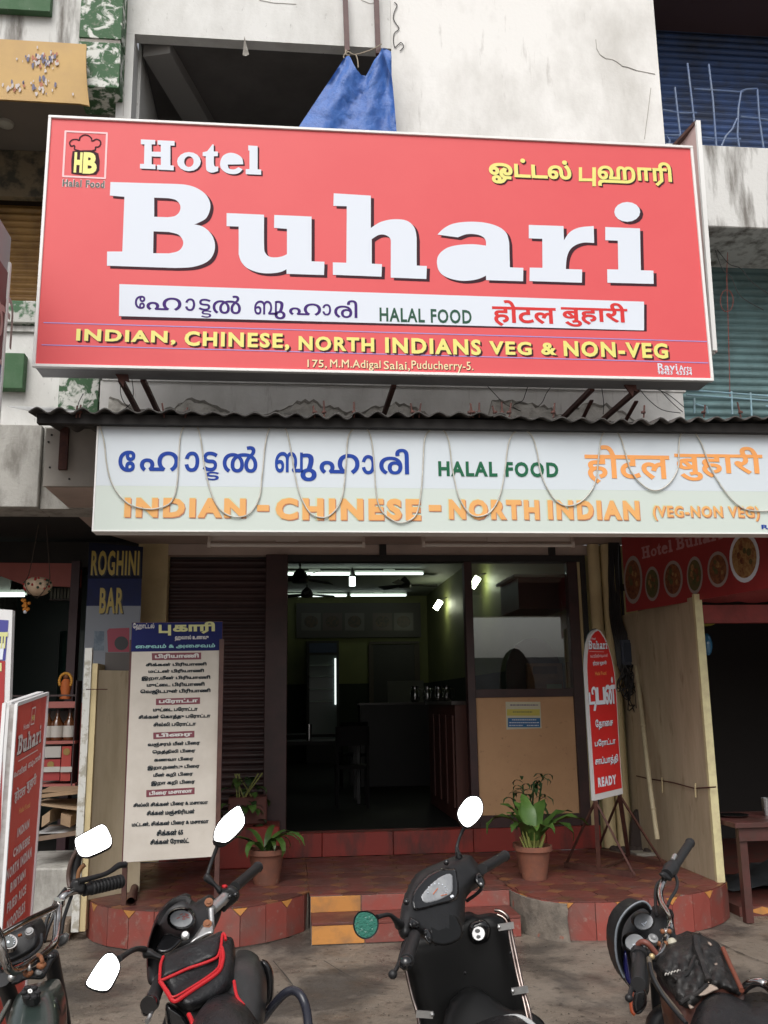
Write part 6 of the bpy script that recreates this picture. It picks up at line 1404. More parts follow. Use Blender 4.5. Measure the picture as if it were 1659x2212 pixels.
a = zS(725, 840); c = zS(770, 830); B().bar(at(*a, Ys(*a)-.0645), at(*c, Ys(*c)-.0645), .002, .001, up=(0, 1, 0)).obj('needle', MATS['orange needle'], sc)
pz = facing(*zS(805, 848), 3.02, 35, 0)
plate('badge', [(788,848),(805,828),(828,845),(808,868)], pz, bgloss, sc, .0, smooth=False, th=.004, cv=zS)
plate('badge_mark', [(794,852),(798,840),(804,846),(808,836),(820,846),(814,858),(806,852),(802,862)], pz, wprint, sc, .003, smooth=False, cv=zS)
for x, y in ((765, 590), (463, 890)): a = zS(x, y); B().ball(at(*a, Ys(*a)-.06), .010, n=8, m=6).obj('stud', bgloss, sc)
# lower arch of the headset and its switches
inflate('lower_cowl', [(600,1010),(660,965),(750,950),(830,985),(870,1050),(890,1110),(870,1170),(780,1215),(700,1215),(650,1180),(640,1110)], lambda x, y: Ys(x, y)-.035, .010, 6, satin, sc, back=.05, cv=zS)
for P in ([(485,1020),(500,1005),(560,1035),(568,1060),(548,1090),(485,1075)], [(590,1100),(625,1085),(655,1125),(660,1170),(640,1215),(600,1165)], [(985,690),(1015,665),(1045,700),(1060,760),(1030,790),(985,740)]):
    inflate('switch_block', P, lambda x, y: Ys(x, y)-.055, .018, 4, bgloss, sc, back=.03, cv=zS)
for x, y in ((520, 1058), (545, 1052), (607, 1125), (1018, 692), (1025, 755), (635, 1165)): a = zS(x, y); B().ball(at(*a, Ys(*a)-.078), .006, n=7, m=5).obj('switch', bplast if x != 1025 else alloy, sc)
def grip(par, a, b_, r, cv, nm='grip'):
    A = at(*cv(a[0], a[1]), a[2]); Q = at(*cv(b_[0], b_[1]), b_[2]); d = Q-A; n = 13; P = []; rr = []
    for k in range(n): P += [A+d*(k/n), A+d*((k+.6)/n)]; rr += [r, r*.93]
    P += [A+d*.985, A+d*1.0]; rr += [r*1.12, r*1.05]
    B().tube(P, rr, 14).obj(nm, rubber, par)
grip(sc, (525, 1145, 2.98), (468, 1335, 2.78), .0185, zS); grip(sc, (1035, 640, 3.36), (1208, 540, 3.62), .0185, zS)
B().ball(at(*zS(458, 1350), 2.77), .02, n=10, m=7).obj('grip_end', bgloss, sc)
tb_('brake_lever', [(470, 1180, 2.96), (430, 1280, 2.87), (400, 1370, 2.82), (362, 1432, 2.80)], [.009, .008, .006, .006], bplast, sc, zS); B().ball(at(*zS(360, 1436), 2.80), .013, n=10, m=7).obj('lever_ball', bplast, sc)
tb_('brake_lever', [(1030, 790, 3.3), (990, 830, 3.32), (920, 880, 3.36)], .006, bplast, sc, zS)
mirror(sc, [(960,95),(1010,105),(1037,160),(1032,220),(1000,270),(950,315),(915,322),(880,295),(855,250),(855,200),(885,150),(920,110)], *zS(945, 210), 3.36, 32, -4, zS)
tb_('mirror_stem', [(900, 325, 3.40), (870, 390, 3.40), (850, 450, 3.38), (845, 490, 3.37), (860, 550, 3.34)], [.007, .0055, .0055, .007, .013], bplast, sc, zS); inflate('stem_boot', [(835,505),(850,495),(872,530),(880,570),(845,570)], lambda x, y: 3.34, .012, 3, bplast, sc, cv=zS)
wetm = M('rain covered mirror with painted teal reflection', (.07, .25, .19), .08, metal=1, col2=(.50, .60, .56), ns=85, amt=.7, lo=.60, hi=.64, bump=.08, bs=130)  # teal colour painted in for a green reflection; pale specks are raindrops
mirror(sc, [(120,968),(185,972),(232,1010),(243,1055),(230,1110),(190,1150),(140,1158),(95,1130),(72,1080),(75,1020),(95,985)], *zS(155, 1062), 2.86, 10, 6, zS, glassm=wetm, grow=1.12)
tb_('mirror_stem', [(240, 1005, 2.88), (290, 990, 2.9), (340, 988, 2.93), (385, 1030, 2.96), (410, 1060, 3.0)], [.008, .006, .006, .009, .016], bplast, sc, zS)
# leg shield
sh_ = [(905,965),(1000,985),(1100,972),(1180,990),(1225,1040),(1255,1150),(1300,1350),(1345,1550),(1390,1700),(1440,1900),(1440,2350),(900,2500),(600,2350),(560,2000),(540,1760),(490,1500),(440,1340),(425,1200),(520,1150),(700,1100)]
inflate('leg_shield', sh_, lambda x, y: 3.50-.0001*(y-1970), .03, 40, satin, sc, back=.06, cv=zS)
inflate('key_pod', [(930,1080),(960,1040),(1040,1020),(1090,1060),(1100,1120),(1070,1190),(980,1210),(935,1160)], lambda x, y: 3.46, .03, 14, bgloss, sc, back=.02, cv=zS)
kp = facing(*zS(1008, 1127), 3.415, 25, 0)
plate('key_plate', [(1008+47*cos(t*pi/8), 1127+52*sin(t*pi/8)) for t in range(16)], kp, M('brushed silver plate', (.72, .72, .72), .35, metal=.3), sc, 0, smooth=False, th=.006, cv=zS)
plate('key_slot', [(1000+20*cos(t*pi/6), 1108+15*sin(t*pi/6)) for t in range(12)], kp, bgloss, sc, .002, smooth=False, cv=zS); plate('key_slot', [(990,1150),(1000,1138),(1022,1142),(1024,1158),(1006,1168),(995,1162)], kp, bgloss, sc, .002, smooth=False, cv=zS)
inflate('inner_hump', [(800,1650),(900,1560),(1000,1540),(1100,1600),(1250,1700),(1400,1720),(1520,1830),(1560,2100),(900,2200),(760,2000),(740,1800)], lambda x, y: 3.40-.0012*(y-2140), .02, 50, satin, sc, back=.10, cv=zS)
for P in ([(1130, 950, 3.46), (1180, 962, 3.45), (1225, 1000, 3.44), (1245, 1060, 3.44), (1262, 1150, 3.43), (1300, 1330, 3.40), (1345, 1540, 3.36), (1388, 1690, 3.33), (1420, 1850, 3.28)], [(1150, 985, 3.46), (1200, 1010, 3.45), (1228, 1060, 3.44), (1250, 1200, 3.42), (1300, 1440, 3.38), (1350, 1640, 3.34), (1395, 1850, 3.3)]):
    tb_('leg_guard', P, .006, agedc, sc, zS)
tb_('leg_guard', [(440, 1220, 3.4), (455, 1370, 3.4), (500, 1580, 3.38), (545, 1730, 3.36), (580, 1900, 3.3)], .006, agedc, sc, zS)
for (x, y, Y) in ((1215, 1075, 3.41), (1320, 1558, 3.33), (600, 1740, 3.30)):
    a = at(*zS(x, y), Y); d = .028 if x > 700 else -.028; b = B(); b.bar(a+Vector((-d, 0, -.002)), a+Vector((d, 0, .004)), .006, .022, up=(0, 0, 1)); b.ball(a+Vector((-d*.9, -.004, 0)), .007, n=8, m=5); b.obj('guard_clip', alloy, sc)
for x, y in ((890, 1105), (685, 1210), (1250, 1275), (905, 1425)): a = at(*zS(x, y), 3.40); B().ball(a, .006, n=7, m=5).obj('screw', bplast, sc)
tb_('seat_rim', [(1010, 1850, 3.02), (1120, 1795, 3.02), (1280, 1765, 3.02), (1370, 1790, 3.0), (1450, 1860, 2.95)], .011, M('silver grey plastic', (.42, .43, .43), .35), sc, zS)
inflate('seat', [(960,1900),(1120,1810),(1280,1782),(1380,1810),(1520,1980),(1560,2500),(900,2500),(880,2100)], lambda x, y: 2.95-.0009*(y-2200), .06, 30, bleather, sc, back=.12, cv=zS)
hS = Vector((-.12, 1, 0)).normalized()
wheel(sc, Vector((.74, 3.72, .22)), hS, .22, .09); wheel(sc, Vector((.93, 2.45, .22)), hS, .22, .09)
B().tube([(.74, 3.72, .22), (.75, 3.62, .55), (.76, 3.5, .85)], .03, 10).obj('fork', bplast, sc)
b = B(); rows = [[(.55+.40*i/4+.02*j, 3.5-.28*j, .30) for i in range(5)] for j in range(5)]; b.grid(rows); rows = [[(p[0], p[1], .24) for p in r] for r in rows]; b.grid(rows); b.obj('floor_board', bplast, sc)
B().ball((.93, 2.45, .5), .2, .42, .2, 18, 10).obj('tail_body', bgloss, sc)
B().bar((.62, 2.95, .27), (.45, 2.8, .0), .025, .025).obj('side_stand', rust, sc)

# ---- motorcycle with red piped tank bag
def zT(x, y): return (176.2+.30229*x, 1734.9+.30229*y)
m2 = thing('motorcycle', 'black motorcycle with a red piped tank bag, parked left of the scooter', 'motorcycle', (-.1, 2.9, 0))
def Yt(px, py): return 3.30-(py-1950)*.0016
mirror(m2, [(1118,25),(1142,55),(1162,105),(1160,150),(1130,195),(1070,255),(1030,280),(985,275),(950,262),(955,200),(985,140),(1040,80)], *zT(1055, 165), 3.42, 32, -6, zT)
inflate('mirror_base', [(943,262),(1000,285),(1045,285),(1030,305),(985,318),(942,295)], lambda x, y: 3.42, .015, 5, bplast, m2, cv=zT)
tb_('mirror_stem', [(970, 310, 3.43), (935, 400, 3.43), (905, 490, 3.42), (900, 520, 3.41)], .0065, bplast, m2, zT)
inflate('stem_boot', [(890,500),(925,520),(960,570),(1010,620),(980,650),(945,600),(870,550)], lambda x, y: 3.40, .018, 6, rubber, m2, cv=zT)
grip(m2, (1095, 600, 3.46), (1262, 455, 3.75), .0185, zT); B().ball(at(*zT(1262, 455), 3.755), .015, n=10, m=6).obj('bar_end', alloy, m2)
inflate('switch_block', [(1010,610),(1060,585),(1110,610),(1130,660),(1110,700),(1060,740),(1010,780),(970,700),(985,650)], lambda x, y: 3.40, .03, 10, bplast, m2, cv=zT)
inflate('kill_switch', [(1000,590),(1030,580),(1045,600),(1015,612)], lambda x, y: 3.36, .008, 3, redp, m2, cv=zT)
for x, y in ((1012, 668), (1018, 715), (1100, 655), (1060, 668)): B().ball(at(*zT(x, y), 3.36), .009, n=8, m=5).obj('bolt', alloy if x < 1050 else bgloss, m2)
tb_('handlebar', [(1030, 670, 3.38), (980, 715, 3.34), (930, 760, 3.30)], .019, alloy, m2, zT, sm=False)
tb_('handlebar_arm', [(925, 760, 3.29), (928, 840, 3.26), (930, 890, 3.24)], .010, alloy, m2, zT)
inflate('triple_clamp', [(870,860),(900,840),(940,855),(945,930),(900,945),(790,1000),(770,1000),(820,930)], lambda x, y: Yt(x, y)-.02, .018, 6, alloy, m2, cv=zT)
for x, y in ((900, 870), (910, 715)): a = at(*zT(x, y), 3.19); B().lathe(a, [(.0, .012), (.007, .012), (.007, .008), (.014, .008), (.014, 0)], 16, (0, -.8, .6)).obj('fork_cap', rustc, m2)
inflate('fairing', [(740,655),(780,682),(800,718),(850,690),(900,665),(950,690),(990,720),(1000,780),(960,880),(900,960),(800,1020),(640,1060),(570,1110),(560,1250),(530,1300),(490,1300),(468,1240),(465,1050),(490,940),(530,820),(590,730),(660,675)], lambda x, y: Yt(x, y)+.14, .05, 25, bplast, m2, back=.12, cv=zT, dent=lambda x, y: -.05*math.exp(-((x-385)/22)**2-((y-1985)/20)**2))
b = B(); rows = []
for k in range(12):
    t = k/11; q = crs([Vector((x, y, 0)) for x, y in ((470,1180),(468,1050),(495,930),(540,820),(600,730),(680,672),(745,657),(785,690))], 5)
q = crs([Vector((x, y, 0)) for x, y in ((470,1180),(470,1050),(497,930),(542,820),(602,730),(680,672),(745,657),(785,690))], 5)
cc0 = (700, 900)
for s_, dy in ((1.0, -.16), (.985, -.165), (.90, -.03), (.82, .02)):
    rows.append([at(*zT(cc0[0]+(p.x-cc0[0])*s_, cc0[1]+(p.y-cc0[1])*s_), 3.30+dy) for p in q])
b.grid(rows); b.obj('visor_rim', bgloss, m2)
inflate('dial_pod', [(715+108*cos(t*pi/8), 830+84*sin(t*pi/8)) for t in range(16)], lambda x, y: Yt(x, y)+.02, .03, 8, bgloss, m2, back=.05, cv=zT, smooth=False)
dp_ = facing(*zT(712, 830), 3.215, 40, 6); plate('dial', [(712+80*cos(t*pi/10), 825+60*sin(t*pi/10)) for t in range(20)], dp_, dialm, m2, 0, smooth=False, th=.004, cv=zT)
random.seed(41)
for k in range(9):
    x, y = 712+random.uniform(-45, 45), 820+random.uniform(-28, 22); B().bar(dp_.p(*dp_.hit(*zT(x, y)), .003), dp_.p(*dp_.hit(*zT(x+22, y+random.uniform(-14, 8))), .003), .003, .001, up=dp_.n).obj('dial_mark', M('faded red print', (.35, .12, .11), .5), m2)
inflate('lamp_panel', [(540,1010),(600,930),(680,950),(720,980),(640,1060),(570,1075),(530,1050)], lambda x, y: Yt(x, y)+.02, .02, 8, bgloss, m2, cv=zT)
a = at(*zT(740, 940), 3.13); B().lathe(a, [(.0, .004), (.009, .004), (.013, 0), (.013, -.01)], 16, (0, -.7, .7)).obj('key_switch', alloy, m2)
mirror(m2, [(170,1088),(222,1080),(258,1125),(270,1180),(240,1255),(185,1335),(95,1330),(38,1295),(60,1240),(110,1160)], *zT(155, 1210), 2.62, 32, 4, zT)
tb_('mirror_stem', [(268, 1112, 2.64), (310, 1085, 2.68), (350, 1058, 2.72), (400, 1040, 2.78), (450, 1045, 2.84)], [.009, .007, .007, .007, .009], bplast, m2, zT)
inflate('stem_boot', [(440,1035),(500,1045),(540,1075),(590,1105),(570,1125),(500,1110),(440,1105)], lambda x, y: 2.86, .022, 7, rubber, m2, cv=zT)
grip(m2, (560, 1270, 2.84), (500, 1430, 2.66), .0185, zT)
a = at(*zT(493, 1420), 2.645); B().lathe(a, [(.008, 0), (.018, 0), (.022, .01), (.022, .02)], 16, (-.1, -.8, -.1)).obj('grip_end', bgloss, m2)
inflate('indicator', [(450,1390),(490,1330),(560,1360),(565,1400),(520,1470),(470,1520),(430,1510),(425,1450)], lambda x, y: 2.80, .03, 9, bgloss, m2, cv=zT)
tb_('clutch_lever', [(520, 1455, 2.66), (500, 1490, 2.64), (480, 1540, 2.62), (470, 1560, 2.61)], [.006, .006, .005, .007], alloy, m2, zT)
# tank with cover and bag
tnk = [(1060,1090),(1120,1075),(1200,1085),(1270,1130),(1315,1230),(1325,1350),(1315,1480),(1290,1600),(1200,1700),(1000,1750),(860,1720),(760,1600),(640,1440),(600,1300),(700,1150),(900,1080)]
inflate('fuel_tank', tnk, lambda x, y: 2.98-(y-2060)*.0013, .11, 45, M('dark grey wet tank cover', (.035, .034, .034), .35, col2=(.022, .022, .022), ns=9, amt=.8, bump=.2, bs=60), m2, back=.16, cv=zT)
inflate('side_panel', [(1278,1130),(1330,1135),(1368,1200),(1376,1300),(1368,1400),(1320,1500),(1300,1400),(1310,1250)], lambda x, y: 2.98, .03, 8, bgloss, m2, cv=zT)
bag = [(582,1098),(640,1062),(780,1002),(950,938),(1010,928),(1035,965),(1080,970),(1098,1060),(1095,1180),(1085,1290),(1010,1385),(900,1450),(800,1490),(740,1490),(660,1430),(605,1350),(562,1270),(565,1180)]
def bagY(px, py): return 2.86-(py-2080)*.0014
inflate('tank_bag', bag, bagY, .075, 26, bleather, m2, back=.08, cv=zT, dent=lambda x, y: .008*sin((x*.05+y*.07)))
inflate('bag_flap', [(582,1100),(640,1064),(780,1004),(950,940),(1005,932),(1000,1010),(978,1085),(955,1108),(760,1180),(560,1268),(566,1180)], lambda x, y: bagY(x, y)-.065, .018, 12, bleather, m2, back=.01, cv=zT, smooth=False, dent=lambda x, y: .005*sin(x*.06-y*.04))
def bagtube(P, r=.0042, dz=.080): return tb_('piping', [(x, y, bagY(*zT(x, y))-dz) for x, y in P], r, redp, m2, zT, n=8)
bagtube([(584, 1096), (566, 1150), (560, 1215), (558, 1270)]); bagtube([(558, 1272), (650, 1232), (760, 1182), (870, 1145), (950, 1112), (980, 1082), (998, 1010), (1008, 935), (1025, 945), (1030, 980)])
bagtube([(560, 1276), (585, 1310), (615, 1360), (648, 1408), (680, 1412), (750, 1365), (840, 1305), (930, 1245), (985, 1195), (1005, 1140), (1012, 1080), (1000, 1030)], .0055, .086); bagtube([(575, 1280), (620, 1345), (655, 1385), (760, 1330), (900, 1240), (975, 1175), (990, 1110), (1000, 1020)], .003, .089)
tb_('piping', [(1090, 1270, 2.74), (1098, 1330, 2.72), (1115, 1390, 2.70), (1160, 1445, 2.68)], .0045, redp, m2, zT, n=8)
inflate('seat', [(830,1500),(900,1435),(1000,1400),(1090,1415),(1160,1480),(1240,1580),(1330,1750),(1400,2200),(800,2300),(760,1900),(770,1650)], lambda x, y: 2.62-(y-2180)*.0016, .09, 36, bleather, m2, back=.14, cv=zT)
tb_('piping', [(765, 1510, 2.62), (785, 1550, 2.6), (800, 1600, 2.58)], .006, redp, m2, zT, n=8)
inflate('side_cover', [(600,1440),(650,1450),(760,1540),(790,1700),(700,1800),(610,1600)], lambda x, y: 2.75, .03, 10, bgloss, m2, cv=zT)
tb_('crash_bar', [(1300, 1540, 2.92), (1350, 1470, 2.88), (1410, 1400, 2.85), (1465, 1352, 2.83), (1515, 1340, 2.82), (1565, 1372, 2.80), (1600, 1450, 2.78), (1618, 1560, 2.74), (1620, 1700, 2.70)], .0125, M('wet black steel tube', (.02, .021, .03), .25), m2, zT, n=12)
h2 = Vector((-.45, 1, 0)).normalized()
wheel(m2, Vector((-.45, 3.5, .3)), h2, .3, .08); wheel(m2, Vector((.13, 2.25, .3)), h2, .3, .1)
for dx in (-.07, .07): B().tube([(-.45+dx, 3.5, .3), (-.27+dx, 3.32, .80)], .022, 10).obj('fork', bplast, m2)
B().box((-.33, 2.75, .28), (.02, 3.1, .62)).obj('engine', alloy, m2, bev=.03)
B().bar((-.2, 2.8, .3), (-.42, 2.7, 0), .025, .025).obj('side_stand', rust, m2)

# ---- old motorcycle at the left edge with chrome cross-braced bars
def zU(x, y): return (.20345*x, 1762+.20345*y)
m1_ = thing('motorcycle', 'old dark green motorcycle with cross braced chrome handlebar at the left edge', 'motorcycle', (-.7, 3.1, 0))
mirror(m1_, [(800,262),(835,228),(940,170),(1045,112),(1090,102),(1128,128),(1160,190),(1182,250),(1180,300),(1150,338),(1050,390),(950,430),(900,436),(850,418),(815,350)], *zU(985, 270), 3.50, 32, -4, zU, grow=1.06)
tb_('mirror_stem', [(820, 370, 3.54), (770, 450, 3.54), (735, 560, 3.54), (725, 660, 3.54), (740, 760, 3.53)], .0075, M('dark bronze steel', (.08, .05, .04), .4), m1_, zU)
tb_('cable', [(830, 420, 3.56), (810, 520, 3.56), (800, 620, 3.56), (800, 720, 3.55)], .016, rubber, m1_, zU)
tb_('cable', [(900, 520, 3.54), (850, 570, 3.54), (830, 640, 3.54), (830, 720, 3.54)], .008, M('orange brown cable', (.22, .10, .04), .6), m1_, zU)
inflate('lever_clamp', [(770,680),(860,670),(900,720),(910,800),(870,840),(790,820),(740,760)], lambda x, y: 3.50, .028, 8, bplast, m1_, cv=zU)
grip(m1_, (890, 790, 3.50), (1290, 695, 3.62), .0215, zU)
for k in range(9):
    a = at(*zU(960+k*36, 772-k*8.4), 3.515+k*.011); B().lathe(a, [(.0205, 0), (.024, .003), (.024, .008), (.0205, .011)], 14, at(*zU(1290, 695), 3.62)-at(*zU(890, 790), 3.5)).obj('grip_rib', rubber, m1_)
tb_('brake_lever', [(830, 700, 3.47), (960, 665, 3.5), (1100, 625, 3.54), (1180, 585, 3.57), (1260, 530, 3.6), (1330, 520, 3.62)], [.012, .009, .008, .009, .011, .012], bplast, m1_, zU)
tb_('handlebar', [(860, 790, 3.50), (790, 800, 3.48), (700, 838, 3.44), (640, 905, 3.42), (622, 1000, 3.38), (605, 1180, 3.33), (580, 1350, 3.27), (500, 1450, 3.20), (400, 1520, 3.13), (300, 1580, 3.06), (200, 1640, 3.0), (120, 1645, 2.96), (75, 1590, 2.93), (25, 1420, 2.92), (0, 1290, 2.92), (-60, 1180, 2.9)], .0125, chrome, m1_, zU, n=12)
tb_('cross_brace', [(650, 945, 3.42), (300, 1110, 3.18), (0, 1275, 2.94), (-30, 1290, 2.92)], .0105, chrome, m1_, zU, n=12, sm=False)
a = at(*zU(625, 950), 3.41); B().lathe(a, [(.0135, 0), (.019, 0), (.019, .02), (.0135, .02)], 12, (.1, -.2, 1)).obj('brace_clamp', chrome, m1_)
inflate('instrument_housing', [(-40,1290),(150,1190),(310,1132),(380,1150),(425,1240),(430,1330),(390,1420),(260,1510),(100,1578),(0,1560),(-60,1450)], lambda x, y: 3.24-(y-2030)*.001, .05, 14, bplast, m1_, back=.12, cv=zU)
tb_('housing_rim', [(440, 1260, 3.2), (430, 1380, 3.17), (300, 1500, 3.12), (100, 1590, 3.08), (0, 1580, 3.06)], .006, bgloss, m1_, zU)
d1 = facing(*zU(90, 1335), 3.13, 45, 8); plate('dial_ring', [(90+95*cos(t*pi/12), 1335+80*sin(t*pi/12)) for t in range(24)], d1, chrome, m1_, 0, smooth=False, th=.02, cv=zU)
plate('dial', [(90+78*cos(t*pi/12), 1337+64*sin(t*pi/12)) for t in range(24)], d1, M('dark grey dial', (.10, .11, .11), .3), m1_, .002, smooth=False, cv=zU); plate('dial_centre', [(88+15*cos(t*pi/6), 1348+14*sin(t*pi/6)) for t in range(12)], d1, wprint, m1_, .004, smooth=False, cv=zU)
for k in range(10):
    t = radians(-30+k*24); B().bar(d1.p(*d1.hit(*zU(90+60*cos(t), 1337-50*sin(t))), .004), d1.p(*d1.hit(*zU(90+72*cos(t), 1337-60*sin(t))), .004), .002, .001, up=d1.n).obj('dial_mark', wprint, m1_)
a = at(*zU(310, 1232), 3.12); B().lathe(a, [(0, .006), (.008, .006), (.009, .003), (.013, .003), (.014, 0), (.014, -.02)], 18, (0, -.7, .7)).obj('key_switch', M('worn steel', (.25, .25, .25), .4, metal=.6), m1_)
inflate('tell_tale', [(190,1262),(225,1250),(235,1275),(195,1290)], lambda x, y: 3.14, .006, 3, M('orange tell tale', (.35, .08, .02), .4), m1_, cv=zU)
inflate('top_clamp', [(60,1690),(120,1650),(230,1650),(380,1600),(480,1560),(540,1460),(590,1450),(605,1500),(560,1560),(500,1680),(440,1738),(290,1740),(170,1795),(90,1790),(20,1740),(-40,1640),(-20,1600)], lambda x, y: 3.12-(y-2090)*.0015, .018, 5, bplast, m1_, back=.03, cv=zU)
inflate('steering_nut', [(360,1670),(385,1635),(440,1632),(468,1660),(440,1700),(385,1708)], lambda x, y: 3.06, .014, 3, M('worn steel', (.25, .25, .25), .4, metal=.6), m1_, cv=zU, smooth=False)
for x, y, m_ in ((125, 1715, alloy), (540, 1500, bgloss)): B().ball(at(*zU(x, y), 3.03 if x < 300 else 3.14), .012, n=9, m=6).obj('bolt', m_, m1_)
for x, y in ((420, 1510), (285, 1590)): tb_('bar_clamp', [(x-15, y-30, 3.10), (x+14, y-10, 3.05), (x+28, y+40, 3.04), (x+15, y+75, 3.06)], .006, rustc if x > 300 else alloy, m1_, zU); 
for x, y in ((440, 1590), (300, 1675)): tb_('clamp_foot', [(x-25, y, 3.05), (x, y+12, 3.04), (x+28, y-14, 3.05)], .009, rustc, m1_, zU)
inflate('indicator', [(610,1390),(600,1330),(650,1260),(710,1245),(738,1290),(715,1350),(650,1400)], lambda x, y: 3.36, .03, 8, M('smoked lens', (.10, .10, .10), .15), m1_, cv=zU)
for P in ([(700, 770, 3.5), (600, 900, 3.5), (520, 1050, 3.48), (480, 1180, 3.45), (460, 1330, 3.4)], [(720, 800, 3.5), (620, 930, 3.5), (560, 1080, 3.48), (510, 1200, 3.45), (470, 1340, 3.4)], [(760, 850, 3.48), (720, 960, 3.46), (675, 1100, 3.44), (650, 1250, 3.42), (610, 1400, 3.38)]): tb_('control_cable', P, .006, rubber, m1_, zU)
tb_('fork', [(540, 1480, 3.2), (590, 1750, 3.26), (640, 2000, 3.34), (700, 2400, 3.45)], .024, bplast, m1_, zU); tb_('fork', [(30, 1740, 3.05), (110, 1950, 3.12), (180, 2300, 3.25)], .024, bplast, m1_, zU)
gtank = M('dark green wet tank paint', (.022, .034, .030), .3, col2=(.03, .04, .037), ns=6, amt=.7, coat=.5, bump=.12, bs=120)
inflate('fuel_tank', [(150,1960),(210,1875),(330,1835),(480,1800),(560,1820),(605,1900),(640,2020),(655,2150),(660,2350),(640,2700),(40,2700),(60,2300),(110,2080)], lambda x, y: 2.99-(y-2150)*.0016, .09, 34, gtank, m1_, back=.16, cv=zU)
inflate('knee_pad', [(560,1960),(610,1950),(650,2080),(655,2200),(640,2290),(590,2250),(550,2120)], lambda x, y: 2.93, .02, 6, bplast, m1_, cv=zU); inflate('knee_pad', [(-20,2150),(60,2000),(105,1950),(110,2010),(60,2120),(0,2220)], lambda x, y: 2.95, .02, 6, M('grey pad', (.10, .10, .09), .5), m1_, cv=zU)
c1 = facing(*zU(330, 1900), 2.86, 48, 4)
plate('tank_cap', [(330+98*cos(t*pi/10), 1905+78*sin(t*pi/10)) for t in range(20)], c1, bplast, m1_, .012, smooth=False, th=.03, cv=zU); plate('cap_lock', [(325+26*cos(t*pi/6), 1903+24*sin(t*pi/6)) for t in range(12)], c1, alloy, m1_, .018, smooth=False, th=.006, cv=zU); plate('key_hole', [(321,1892),(330,1892),(330,1914),(321,1914)], c1, bgloss, m1_, .019, smooth=False, cv=zU)
for k in range(6): t = k*pi/3; a = c1.hit(*zU(330+70*cos(t), 1905+55*sin(t))); B().ball(c1.p(*a, .012), .011, .011, .007, 8, 5).obj('cap_lobe', bplast, m1_)
h1 = Vector((-.3, 1, 0)).normalized(); wheel(m1_, Vector((-.93, 3.72, .3)), h1, .3, .08); wheel(m1_, Vector((-.55, 2.4, .3)), h1, .3, .1)
B().box((-.85, 2.75, .28), (-.55, 3.1, .62)).obj('engine', bplast, m1_, bev=.03); B().ball((-.62, 2.55, .74), .13, .35, .07, 16, 8).obj('seat', bleather, m1_); B().bar((-.7, 2.8, .3), (-.95, 2.75, 0), .025, .025).obj('side_stand', rust, m1_)

# ---- motorcycle at the right with torn tank cover
def zV(x, y): return (1274.1+.23203*x, 1802.7+.23203*y)
m4 = thing('motorcycle', 'black motorcycle with torn leatherette tank cover and twin dials, parked at the right', 'motorcycle', (1.15, 2.9, 0))
def Yv(px, py): return 3.06-(py-2000)*.0014
inflate('fairing', [(480,622),(540,650),(570,700),(640,735),(740,690),(782,740),(780,820),(800,960),(760,1060),(640,1120),(580,1200),(560,1350),(545,1480),(480,1500),(375,1430),(310,1330),(262,1200),(238,1050),(245,900),(288,780),(370,680)], lambda x, y: Yv(x, y)+.16, .04, 22, bplast, m4, back=.16, cv=zV)
q = crs([Vector((x, y, 0)) for x, y in ((318,1330),(262,1200),(240,1050),(247,900),(290,780),(372,680),(480,624),(542,650),(575,705))], 5)
b = B(); rows = []
for s_, dy in ((1.0, -.13), (.985, -.14), (.90, .0), (.80, .06)): rows.append([at(*zV(520+(p.x-520)*s_, 950+(p.y-950)*s_), 3.06+dy) for p in q])
b.grid(rows); b.obj('visor_rim', bplast, m4)
tb_('visor_edge', [(p.x, p.y, 2.925) for p in q[::3]], .0035, M('grey worn edge', (.16, .18, .2), .4), m4, zV)
for cx_, cy_, nm in ((500, 808, 0), (418, 1002, 1)):
    inflate('dial_pod', [(cx_+106*cos(t*pi/8), cy_+92*sin(t*pi/8)) for t in range(16)], lambda x, y: Yv(x, y)+.05, .05, 6, bplast, m4, back=.03, cv=zV, smooth=False)
    dd = facing(*zV(cx_, cy_), Yv(*zV(cx_, cy_))-.008, 40, 4); plate('dial', [(cx_+88*cos(t*pi/12), cy_+76*sin(t*pi/12)) for t in range(24)], dd, dialm, m4, 0, smooth=False, th=.006, cv=zV)
    for k in range(3): B().bar(dd.p(*dd.hit(*zV(cx_-20+k*15, cy_+20)), .002), dd.p(*dd.hit(*zV(cx_+5+k*12, cy_+45-k*20)), .002), .003, .001, up=dd.n).obj('dial_mark', wprint, m4)
a = at(*zV(590, 965), 2.93); B().lathe(a, [(0, .004), (.007, .005), (.008, .002), (.015, .001), (.016, -.02)], 16, (0, -.7, .7)).obj('key_switch', M('worn steel', (.25, .25, .25), .4), m4)
grip(m4, (765, 330, 3.42), (935, 75, 3.72), .0175, zV)
tb_('grip_collar', [(715, 375, 3.38), (755, 320, 3.42), (785, 285, 3.45)], [.021, .027, .022], rubber, m4, zV)
inflate('lever_clamp', [(650,360),(690,345),(730,370),(765,420),(740,435),(700,415),(655,385)], lambda x, y: 3.36, .02, 5, bplast, m4, cv=zV)
tb_('throttle_plate', [(770, 240, 3.44), (785, 205, 3.46), (795, 195, 3.47)], .008, alloy, m4, zV)
tb_('handlebar', [(700, 400, 3.37), (668, 470, 3.33), (650, 550, 3.28), (668, 640, 3.22), (710, 710, 3.17), (742, 780, 3.12), (748, 850, 3.06), (725, 920, 3.02), (700, 990, 2.97), (665, 1085, 2.92), (640, 1120, 2.9), (560, 1150, 2.85), (500, 1060, 2.82), (470, 1060, 2.80)], .0115, chrome, m4, zV, n=12)
